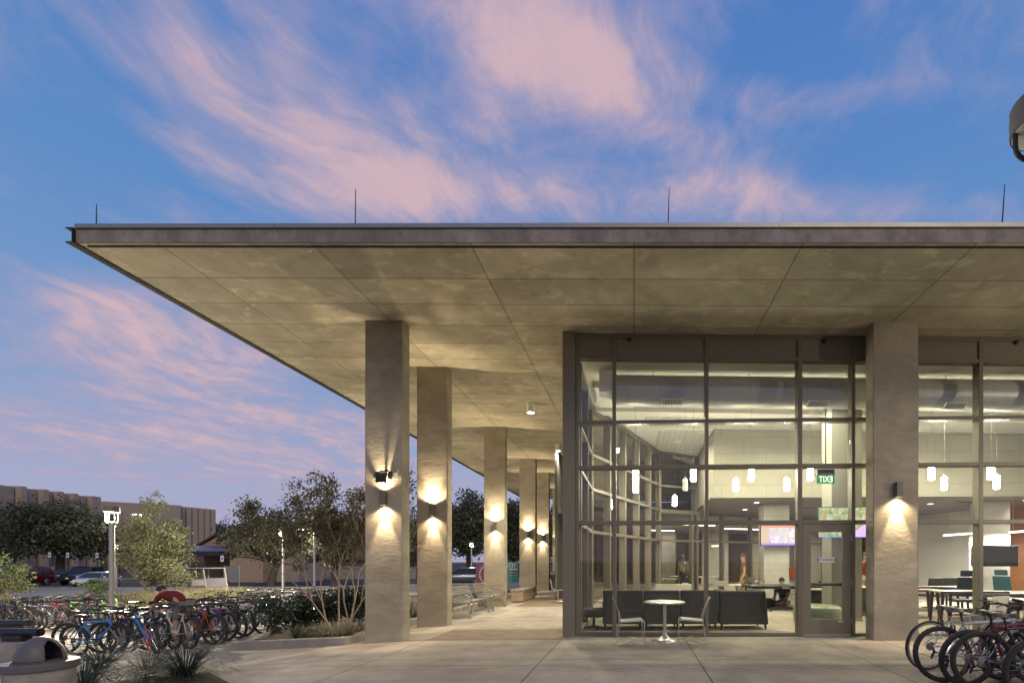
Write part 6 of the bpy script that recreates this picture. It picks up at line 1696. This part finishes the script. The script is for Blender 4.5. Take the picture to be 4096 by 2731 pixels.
gl = emis('exit_green', (.55, 1.0, .62), 2.4)
text('lettering', 'EXIT', .185, gl, t, (0, -.006, -.005), rot=(R(90), 0, R(180)), sx=.80)
eg = MB().boxc((0, 0, -.098), (.38, .01, .006)).boxc((-.192, 0, 0), (.004, .01, .19)).boxc((.192, 0, 0), (.004, .01, .19)).build('lit_edge', emis('exit_edge', (.1, .8, .25), .8), t)

# screens
def m_screen(kind):
    m, nt = newmat('screen_' + kind); P = opos(nt)
    s = N(nt, 'ShaderNodeSeparateXYZ'); L(nt, P, s.inputs[0])
    if kind == 'programme':
        n = N(nt, 'ShaderNodeTexNoise'); n.inputs['Scale'].default_value = 5.5; n.inputs['Detail'].default_value = 5; n.inputs['Distortion'].default_value = .8; L(nt, P, n.inputs['Vector'])
        hs = N(nt, 'ShaderNodeHueSaturation'); hs.inputs['Saturation'].default_value = 1.5; hs.inputs['Value'].default_value = 1.5; L(nt, n.outputs['Color'], hs.inputs['Color'])
        col = mixc(nt, .55, hs.outputs[0], (.95, .80, .78))
        f = noise(nt, P, 4, 4); col = mixc(nt, mathn(nt, 'MULTIPLY', mathn(nt, 'GREATER_THAN', f, .57), .75), col, (1, .97, 1))
        left = mathn(nt, 'LESS_THAN', s.outputs[0], -.33); col = mixc(nt, left, col, (.85, .62, .45))
        top = mathn(nt, 'GREATER_THAN', s.outputs[2], .25); col = mixc(nt, top, col, (.90, .42, .28))
        bot = mathn(nt, 'LESS_THAN', s.outputs[2], -.255); col = mixc(nt, bot, col, (.45, .35, .9))
        st_ = 1.15
    else:
        f = noise(nt, P, 7, 6, .65); col = ramp(nt, f, [(.35, (.10, .30, .10)), (.5, (.35, .45, .22)), (.65, (.62, .58, .42))])
        v = N(nt, 'ShaderNodeTexVoronoi'); v.feature = 'DISTANCE_TO_EDGE'; v.inputs['Scale'].default_value = 5; L(nt, P, v.inputs['Vector'])
        col = mixc(nt, ramp(nt, v.outputs[0], [(.012, (1, 1, 1)), (.03, (0, 0, 0))]), col, (.75, .28, .15))
        lb = noise(nt, vscale(nt, P, (12, 1, 55)), 1, 2, .5); lb2 = noise(nt, P, 8, 2)
        col = mixc(nt, mathn(nt, 'MULTIPLY', mathn(nt, 'GREATER_THAN', lb, .6), mathn(nt, 'GREATER_THAN', lb2, .52)), col, (1, 1, 1))
        sea = mathn(nt, 'GREATER_THAN', mathn(nt, 'SUBTRACT', mathn(nt, 'MULTIPLY', s.outputs[0], .75), s.outputs[2]), .40); col = mixc(nt, sea, col, (.78, .52, .85))
        st_ = 1.3
    e = N(nt, 'ShaderNodeEmission'); L(nt, col, e.inputs[0]); e.inputs[1].default_value = st_
    o = N(nt, 'ShaderNodeOutputMaterial'); L(nt, e.outputs[0], o.inputs[0]); return m
def tv(u0, u1, v0, v1, d, lab, mat, arm=True, armz=3.4, edge=None):
    a = PD(u0, v1, d); b = PD(u1, v0, d); c = (a + b) / 2; W = (b - a).length; Hh = b.z - a.z; W = math.sqrt(max(.01, W * W - Hh * Hh))
    t = thing('wall_screen', lab, 'screen', (c.x, c.y, c.z), math.atan2(b.y - a.y, b.x - a.x))
    MB().boxc((0, .03, 0), (W + .03, .055, Hh + .03)).build('casing', M['black'], t, bevel=.006)
    MB().boxc((0, .0, 0), (W, .004, Hh)).build('display', mat, t)
    if edge: MB().boxc((0, -.001, -Hh / 2 - .004), (W, .006, .012)).build('lit_edge', edge, t)
    MB().boxc((0, .11, .0), (.3, .1, .3)).build('mount', M['black'], t)
    if arm:
         MB().tube([(0, .14, 0), (0, .14, armz - c.z)], .03, 8).build('hanging_pole', M['darkmetal'], t)
    return t
tv(1748, 1831, 1206, 1251.6, 15.7, 'bright screen with an orange top band on the pale pillar left of the door', m_screen('programme'), arm=False)
tv(1880, 1999, 1165, 1232, 11.35, 'screen showing a green map, fixed to the dark pillar above and behind the door', m_screen('map'), arm=False, edge=emis('blue_edge', (.2, .2, 1), 2))
tv(2234, 2338, 1253, 1299, 14.6, 'dark switched off screen mounted on the pale right hand pillar', simple('dark_display', (.035, .035, .03), .25, 0, .05, 2), arm=False)

# sofas seen from behind
def sofa(u0, u1, v_top, d, lab, mat, depth=.75, tap=.006, open_front=True, rz=0, legs=True, arm=None):
    a = PD(u0, V0, d); b = PD(u1, V0, d); w = (b - a).length; zt_ = PD(u0, v_top, d).z
    t = thing('sofa', lab, 'sofa', ((a.x + b.x) / 2, (a.y + b.y) / 2, FZ), math.atan2(b.y - a.y, b.x - a.x) + rz, 'modular sofas behind the glass')
    h = zt_ - FZ; z0 = .13
    mb = MB(); mb.add([(-w / 2, 0, z0), (w / 2, 0, z0), (w / 2, .14, z0), (-w / 2, .14, z0), (-w / 2 + tap, .04, h), (w / 2 - tap, .04, h), (w / 2 - tap, .17, h), (-w / 2 + tap, .17, h)], [(0, 3, 2, 1), (4, 5, 6, 7), (0, 1, 5, 4), (1, 2, 6, 5), (2, 3, 7, 6), (3, 0, 4, 7)])
    mb.build('backrest', mat, t, bevel=.03, bseg=3)
    MB().box(-w / 2 + .01, w / 2 - .01, .145, depth, z0, .44).build('seat', mat, t, bevel=.04, bseg=3)
    if arm:
        for s in arm: MB().box(s * (w / 2 - .1) - .09, s * (w / 2 - .1) + .09, .175, depth, .441, h - .0).build('armrest', mat, t, bevel=.03)
    for sx in (-1, 1):
        for y in (.06, depth - .08): MB().tube([(sx * (w / 2 - .06), y, z0), (sx * (w / 2 - .04), y, 0)], [.03, .014], 8).build('leg', M['black'], t)
    return t
sofa(1384, 1477.5, 1355, 10.35, 'charcoal sofa section at the left end of the row, with a raised end', M['sofa'], arm=(-1,))
sofa(1478.3, 1563, 1355.5, 10.35, 'charcoal sofa section behind the round cafe table', M['sofa'])
sofa(1563.6, 1650, 1355, 10.35, 'charcoal sofa section behind the right hand metal chair', M['sofa'])
sofa(1653, 1766, 1356.5, 10.3, 'separate charcoal sofa right of the row, with tapering sides', M['sofa'], tap=.05, arm=(-1, 1))
sofa(1506, 1590, 1341, 14.6, 'pale grey corner sofa beyond the charcoal sofas', M['sofal'], arm=(1,), depth=.9)
# low dark stool left of the row
p = PD(1364, V0, 10.5)
t = thing('swivel_stool', 'low dark round stool at the left end of the sofas', 'stool', (p.x, p.y, FZ))
MB().lathe([(1e-4, .28), (.2, .28), (.24, .33), (.24, .42), (.2, .46), (1e-4, .465)], 28).build('seat', M['sofa'], t, smooth=True); MB().tube([(0, 0, .05), (0, 0, .28)], .03, 8).build('pedestal', M['black'], t)
fe = MB()
for k in range(5):
    a = 2 * math.pi * k / 5; fe.tube([(0, 0, .09), (.24 * math.cos(a), .24 * math.sin(a), .02)], .018, 6)
fe.build('foot_star', M['black'], t)
# green ottoman
p = PD(1877, V0, 10.9)
t = thing('ottoman', 'large round pale green vinyl ottoman behind the door', 'ottoman', (p.x, p.y, FZ))
MB().lathe([(.46, .06), (.5, .1), (.515, .3), (.5, .44), (.45, .49), (1e-4, .50)], 48).build('cushion', M['vinyl'], t, smooth=True, autosm=70); MB().lathe([(.4, 0), (.4, .06)], 32).build('plinth', M['black'], t)
# dark draped cabinet and dark cart
p = PD(1881, V0, 12.9)
t = thing('covered_cabinet', 'low cabinet under a shiny black cover behind the ottoman', 'cabinet', (p.x - .3, p.y, FZ)); MB().box(.1, .55, 0, .6, .0, .70).build('cover', M['saddle'], t, bevel=.02); MB().box(.09, .56, -.01, .61, .701, .73).build('top_board', M['sofal'], t)
p = PD(1985, V0, 12.6)
t = thing('black_cart', 'black cabinet on castors just right of the dark pillar', 'cabinet', (p.x + .12, p.y, FZ)); MB().box(-.28, .5, 0, .5, .12, .78).build('cabinet_body', M['saddle'], t); MB().box(-.3, .52, -.02, .52, .781, .81).build('top', M['white'], t)
for sx in (-.2, .42): MB().tube([(sx, .05, .05), (sx, .09, .05)], .05, 12).build('castor', M['black'], t)

# table tennis table
def pingpong(u0, d, W, lab, rz=0, net=True, u1=None, legd='black'):
    a = PD(u0, V0, d); t = thing('table_tennis_table', lab, 'table', (a.x + W / 2, a.y, FZ), rz, 'table tennis tables')
    MB().box(-W / 2, W / 2, 0, 1.4, .74, .76).build('tabletop', simple('tennis_top', (.035, .036, .034), .35, 0, .1, 3) if 'tennis_top' not in bpy.data.materials else bpy.data.materials['tennis_top'], t)
    MB().box(-W / 2 + .01, W / 2 - .01, .01, .03, .685, .739).box(-W / 2 + .01, -W / 2 + .03, .031, 1.39, .685, .739).box(W / 2 - .03, W / 2 - .01, .031, 1.39, .685, .739).build('apron', M['black'], t)
    for x in (-W / 2 + .12, -.35, .35, W / 2 - .12):
        for y in (.12, 1.28): MB().boxc((x, y, .37), (.045, .045, .62)).build('leg', M['darkmetal'], t)
    cr = MB()
    for s in (-1, 1): cr.box(s * .35 - .5, s * .35 + .5, .11, .13, .1, .15)
    cr.build('cross_bar', M['darkmetal'], t)
    for x in (-.8, .8):
        for y in (.12, 1.28): MB().tube([(x - .02, y, .045), (x + .02, y, .045)], .045, 12).build('castor', M['black'], t)
    if net:
        MB().box(-.006, .006, -.1, 1.5, .765, .90).build('net', M['black'], t); MB().box(-.009, .009, -.1, 1.5, .901, .915).build('net_tape', M['white'], t)
        for y in (-.12, 1.52): MB().tube([(0, y, .70), (0, y, .93)], .012, 6).build('net_post', M['black'], t)
    return t
pp = pingpong(1727, 13.9, 2.74, 'black table tennis table before the sitting person', net=False)
text('lettering', 'STIGA', .075, M['white'], pp, (-.12 + -.28, .005, .712))
MB().box(.62, .72, .3, .32, .765, .90).build('net', M['black'], pp)
pb = PD(1824, 1314, 13.6)
t = thing('red_box', 'small red box at the edge of the table tennis table by the door frame', 'box', (pb.x, pb.y, pb.z)); MB().boxc((0, 0, 0), (.26, .12, .30)).build('box_body', simple('red_box_paint', (.22, .03, .015), .5), t, bevel=.01); MB().boxc((0, .1, -.05), (.03, .12, .03)).build('bracket', M['black'], t)
# sitting person on the floor behind that table
p = PD(1800, V0, 15.2)
person('person in a dark T-shirt sitting cross-legged on the floor against the pale pillar', (p.x, p.y, FZ), R(215), dict(pelvis=V3(0, 0, .13), waist=V3(-.02, 0, .32), chest=V3(0, 0, .54), neck=V3(.03, 0, .70), head=V3(.09, 0, .81), top=V3(.12, 0, .91), shL=V3(0, .18, .62), shR=V3(0, -.18, .62), elL=V3(.12, .26, .38), elR=V3(.12, -.26, .38), wrL=V3(.34, .16, .28), wrR=V3(.34, -.16, .28),
       hiL=V3(.03, .1, .12), hiR=V3(.03, -.1, .12), knL=V3(.38, .32, .26), knR=V3(.38, -.32, .2), anL=V3(.42, -.06, .08), anR=V3(.5, .10, .08), toL=V3(.5, -.2, .07), toR=V3(.56, .24, .07)), cl['navy'], cl['white'], cl['khaki'], hb_)
# bag beside
p = PD(1765, V0, 14.9)
t = thing('backpack', 'black backpack on the floor beside the sitting person', 'bag', (p.x, p.y, FZ)); MB().sphere((0, 0, .17), .2, 14, 8, (1.1, .7, .9), -.8).build('bag_body', M['black'], t, smooth=True); MB().tube([(-.05, -.1, .3), (-.03, -.17, .2), (-.06, -.14, .05)], .012, 5).build('strap', M['black'], t)

# cafe chairs with light wooden legs, tables
def wchair(u, d, rz, lab):
    p = PD(u, V0, d); t = thing('wooden_chair', lab, 'chair', (p.x, p.y, FZ), rz, 'light wooden chairs beyond the sofas')
    for i, (x, y, h) in enumerate(((-.2, -.19, .86), (-.2, .19, .86), (.2, -.18, .44), (.2, .18, .44))):
        MB().tube([(x * 1.15, y * 1.15, 0), (x, y, .44), (x - (.05 if h > .5 else 0), y, h)], [.015, .018, .014], 6).build('leg', M['oak'], t)
    MB().boxc((0, 0, .455), (.43, .42, .03)).build('seat', M['sofal'], t, bevel=.01)
    MB().boxc((-.245, 0, .80), (.02, .44, .17), Matrix.Rotation(-.12, 3, 'Y')).build('backrest', M['sofal'], t, bevel=.008)
for i, (u, d, rz) in enumerate(((1634, 15.6, 15), (1660, 14.9, 60), (1735, 15.9, 150), (1758, 17.2, 130), (1712, 17.8, 200))):
    wchair(u, d, R(rz), ['light wooden chair at the left of the group beyond the sofas', 'light wooden chair with its back turned, second of the group beyond the sofas', 'light wooden chair right of the small round table', 'light wooden chair just left of the pale brick pillar', 'light wooden chair farthest back behind the round table'][i])
def rtable(u, d, lab, r=.4, h=.73, grp='round pedestal tables inside'):
    p = PD(u, V0, d); t = thing('round_table', lab, 'table', (p.x, p.y, FZ), 0, grp)
    MB().lathe([(1e-4, h - .03), (r, h - .03), (r, h), (1e-4, h)], 28).build('tabletop', M['tabletop'], t); MB().tube([(0, 0, .02), (0, 0, h - .03)], .04, 10).build('pedestal', M['galv'], t); MB().lathe([(.25, 0), (.25, .012), (.04, .03)], 20).build('base', M['galv'], t)
rtable(1692, 15.6, 'small pale round table among the light wooden chairs'); rtable(1742, 18.4, 'small pale table behind the wooden chairs left of the pillar')
# standing people, partly seen
p = PD(1568, V0, 22); person('person in a white top standing far back, left of a pair', (p.x, p.y, FZ), R(-60), {}, cl['white'], cl['jeans'], cl['black'], hg_, long=True)
p = PD(1586, V0, 21); person('person in a pale shirt and jeans standing far back, right of a pair', (p.x, p.y, FZ), R(200), dict(elR=V3(.1, -.3, 1.25), wrR=V3(.3, -.2, 1.35)), cl['white'], cl['jeans'], cl['black'], hb_, long=True)
p = PD(1708, V0, 16.6); person('person in a brown orange top walking between the wooden chairs', (p.x, p.y, FZ), R(170), dict(toL=V3(.35, .12, .03), anL=V3(.2, .11, .1), knL=V3(.17, .1, .5), anR=V3(-.22, -.11, .14), toR=V3(-.1, -.12, .04)), cl['brown'], cl['khaki'], cl['black'], hg_, long=True)
p = PD(1988, V0, 15.6); person('person in a red top seen in the gap right of the dark pillar', (p.x, p.y, FZ), R(250), {}, cl['red'], cl['khaki'], cl['black'], hg_, long=True)

# ---- right hand room
def trap(x0, x1, y0, y1, lab, rz=0, edge='black', h=.74, fr_=.0):
    t = thing('folding_table', lab, 'table', ((x0 + x1) / 2, (y0 + y1) / 2, FZ), rz, 'white topped tables in the right hand room')
    w, dp = (x1 - x0) / 2, (y1 - y0) / 2
    MB().prism([(-w, -dp, h - .03), (w, -dp, h - .03), (w * (1 - fr_), dp, h - .03), (-w * (1 - fr_), dp, h - .03)], (0, 0, .03)).build('tabletop', M['tabletop'], t)
    ed = MB(); ed.box(-w - .004, w + .004, -dp - .008, -dp - .001, h - .05, h + .001); ed.build('edge_band', M['black'] if edge == 'black' else M['orange_edge'], t)
    for sx in (-1, 1):
        for sy in (-1, 1): MB().tube([(sx * (w - .12), sy * (dp - .1), h - .03), (sx * (w - .07), sy * (dp - .1), .0)], [.04, .028], 10).build('leg', M['black'] if edge == 'black' else M['orange_edge'], t)
    return t
a, b = PD(2160, V0, 10.9), PD(2245, V0, 10.9); trap(a.x, a.x + 1.5, a.y, a.y + .6, 'white topped table with black legs nearest the glass in the right hand bay', fr_=.12, h=.80)
a = PD(2098, V0, 11.8); trap(a.x - .4, a.x + .75, a.y, a.y + .6, 'white topped table with dark red edge just right of the wide column', edge='red', h=.78)
a = PD(2098, V0, 13.2); trap(a.x - .3, a.x + 1.6, a.y, a.y + .6, 'white topped table with a dark edge, third from the glass in the right hand bay', h=.78)
pingpong(2258, 10.6, 2.74, 'table tennis table with its net at the right edge of the picture', net=False)
p = PD(2272, V0, 11.0); 
# dark chairs
def dchair(u, d, rz, lab, mat, tall=False):
    p = PD(u, V0, d); t = thing('office_chair', lab, 'chair', (p.x, p.y, FZ), rz, 'dark chairs in the right hand room')
    MB().boxc((0, 0, .46), (.48, .48, .07)).build('seat', mat, t, bevel=.02)
    MB().boxc((-.24, 0, .78 if not tall else .82), (.05, .46, .4 if not tall else .5), Matrix.Rotation(-.15, 3, 'Y')).build('backrest', mat, t, bevel=.02)
    if tall: MB().boxc((-.29, 0, 1.17), (.05, .34, .16), Matrix.Rotation(-.15, 3, 'Y')).build('headrest', mat, t, bevel=.03)
    MB().tube([(0, 0, .1), (0, 0, .43)], .03, 8).build('gas_post', M['black'], t)
    st = MB()
    for k in range(5):
        a = 2 * math.pi * k / 5 + .3; st.tube([(0, 0, .1), (.28 * math.cos(a), .28 * math.sin(a), .05)], .02, 6); st.sphere((.28 * math.cos(a), .28 * math.sin(a), .03), .03, 8, 5)
    st.build('foot_star', M['black'], t)
nv = simple('navy_fabric', (.025, .035, .06), .7, 0, .2, 40); tl = simple('teal_fabric', (.03, .09, .12), .6, 0, .2, 20)
dchair(2210, 12.6, R(80), 'tall navy office chair with a headrest in the right hand bay', nv, True)
dchair(2136, 14.6, R(95), 'dark low backed chair at the far table, left one', M['sofa']); dchair(2174, 14.8, R(80), 'dark low backed chair at the far table, right one', M['sofa'])
dchair(2316, 13.4, R(20), 'teal office chair at the right edge before the wooden wall', tl, True)
# counter and white plastic chair near the glass
p = PD(2300, V0, 10.05)
t = thing('round_table', 'pale round table close to the glass at the right edge', 'table', (p.x + .25, p.y + .2, FZ), 0, 'round pedestal tables inside'); MB().lathe([(1e-4, .66), (.5, .66), (.5, .69), (1e-4, .69)], 36).build('tabletop', M['tabletop'], t); MB().tube([(0, 0, 0), (0, 0, .66)], .04, 10).build('pedestal', M['black'], t)
p = PD(2263, V0, 9.95)
t = thing('plastic_chair', 'white plastic shell chair just inside the glass above the bicycles', 'chair', (p.x, p.y, FZ), R(110))
MB().add([(-.22, -.24, .44), (-.22, .24, .44), (-.30, .23, .78), (-.30, -.23, .78), (-.24, -.24, .44), (-.24, .24, .44), (-.32, .23, .78), (-.32, -.23, .78)], [(0, 1, 2, 3), (7, 6, 5, 4), (0, 4, 5, 1), (1, 5, 6, 2), (2, 6, 7, 3), (3, 7, 4, 0)]).build('backrest', M['ceilw'], t, bevel=.004)
MB().boxc((0, 0, .44), (.46, .48, .02)).build('seat', M['ceilw'], t)
for sx in (-1, 1):
    for sy in (-1, 1): MB().tube([(sx * .2, sy * .2, 0), (sx * .17, sy * .17, .43)], .012, 6).build('leg', M['galv'], t)
# linear lamps
ll = emis('linear_lens', (1, .98, .9), 5)
for i, (u0, v0, u1, v1, d) in enumerate(((2168, 1229, 2240, 1224, 15.5), (2319, 1222, 2360, 1219, 15), (2319, 1228, 2342, 1227, 17))):
    a, b = PD(u0, v0, d), PD(u1, v1, d)
    t = thing('linear_lamp', ['thin bright bar lamp over the white wall of the right hand room', 'thin bar lamp before the wooden wall, upper one', 'thin bar lamp before the wooden wall, lower one'][i], 'linear lamp', a, 0, 'bar lamps in the right hand room')
    MB().beam((0, 0, 0), b - a, .07, .05).build('lens', ll, t)
    MB().beam((0, 0, .035), (b - a) + Vector((0, 0, .035)), .075, .02).tube([(b - a) * .2, (b - a) * .2 + Vector((0, 0, 3.4 - a.z))], .004, 4).build('housing', M['white'], t)
    light('lamp', 'AREA', ((b - a) / 2 + Vector((0, 0, -.05))), 260 if i == 0 else 100, (1, .94, .82), t, shape='RECTANGLE', size=1.0, size_y=.06, rot=(0, 0, 0))
# hall beyond the partition: a few lamps, lit panels, tables
lp_ = emis('hall_lens', (1, .95, .85), 7)
for i, (x, y, l) in enumerate(((3.0, 23, 1.8), (5.8, 26, 2.2), (8.6, 28, 2.2), (1.5, 27, 1.6), (9.8, 31, 2))):
    t = thing('hall_lamp', ['long lamp in the dim hall, nearest the partition', 'long lamp in the dim hall, second from the left', 'long lamp in the dim hall behind the bright screen', 'long lamp in the dim hall at its left side', 'long lamp farthest back in the dim hall'][i], 'ceiling light', (x, y, 3.2), R(20), 'long lamps in the dim hall')
    MB().boxc((0, 0, 0), (l, .12, .03)).build('lens', lp_, t); MB().boxc((0, 0, .035), (l, .14, .03)).build('housing', M['white'], t); MB().tube([(0, 0, .05), (0, 0, .2)], .01, 5).build('hanger', M['darkmetal'], t)
    light('lamp', 'AREA', (0, 0, -.03), 110, (1, .9, .72), t, shape='RECTANGLE', size=l, size_y=.1)
for i, (x, y, w_, h_, m_) in enumerate(((4.2, 30, 1.6, 3.3, 'wbrick'), (7.2, 30.5, 1.2, 3.3, 'bulk'), (1.6, 28, .8, 3.3, 'darkwall'), (10, 30, 1.4, 3.3, 'wbrick'), (12.6, 30, 1.0, 3.3, 'wood'))):
    MB().box(x, x + w_, y, y + .6, .02, 3.39).build('interior_column', M[m_], pav, w=True)
for i, (u, d) in enumerate(((1530, 20.5), (1600, 23), (1560, 24), (1650, 24))): rtable(u, d, ['table in the dim hall, left of the standing pair', 'table in the dim hall, right of the standing pair', 'table in the dim hall, behind the standing pair', 'table in the dim hall, farthest right'][i], .5, .74)
# twilight direction: a weak broad sun low behind the camera on the right
sun = light('sun', 'SUN', (10, -10, 20), .95, (1.0, .80, .54), angle=R(25), rot=(R(56), 0, R(28)))
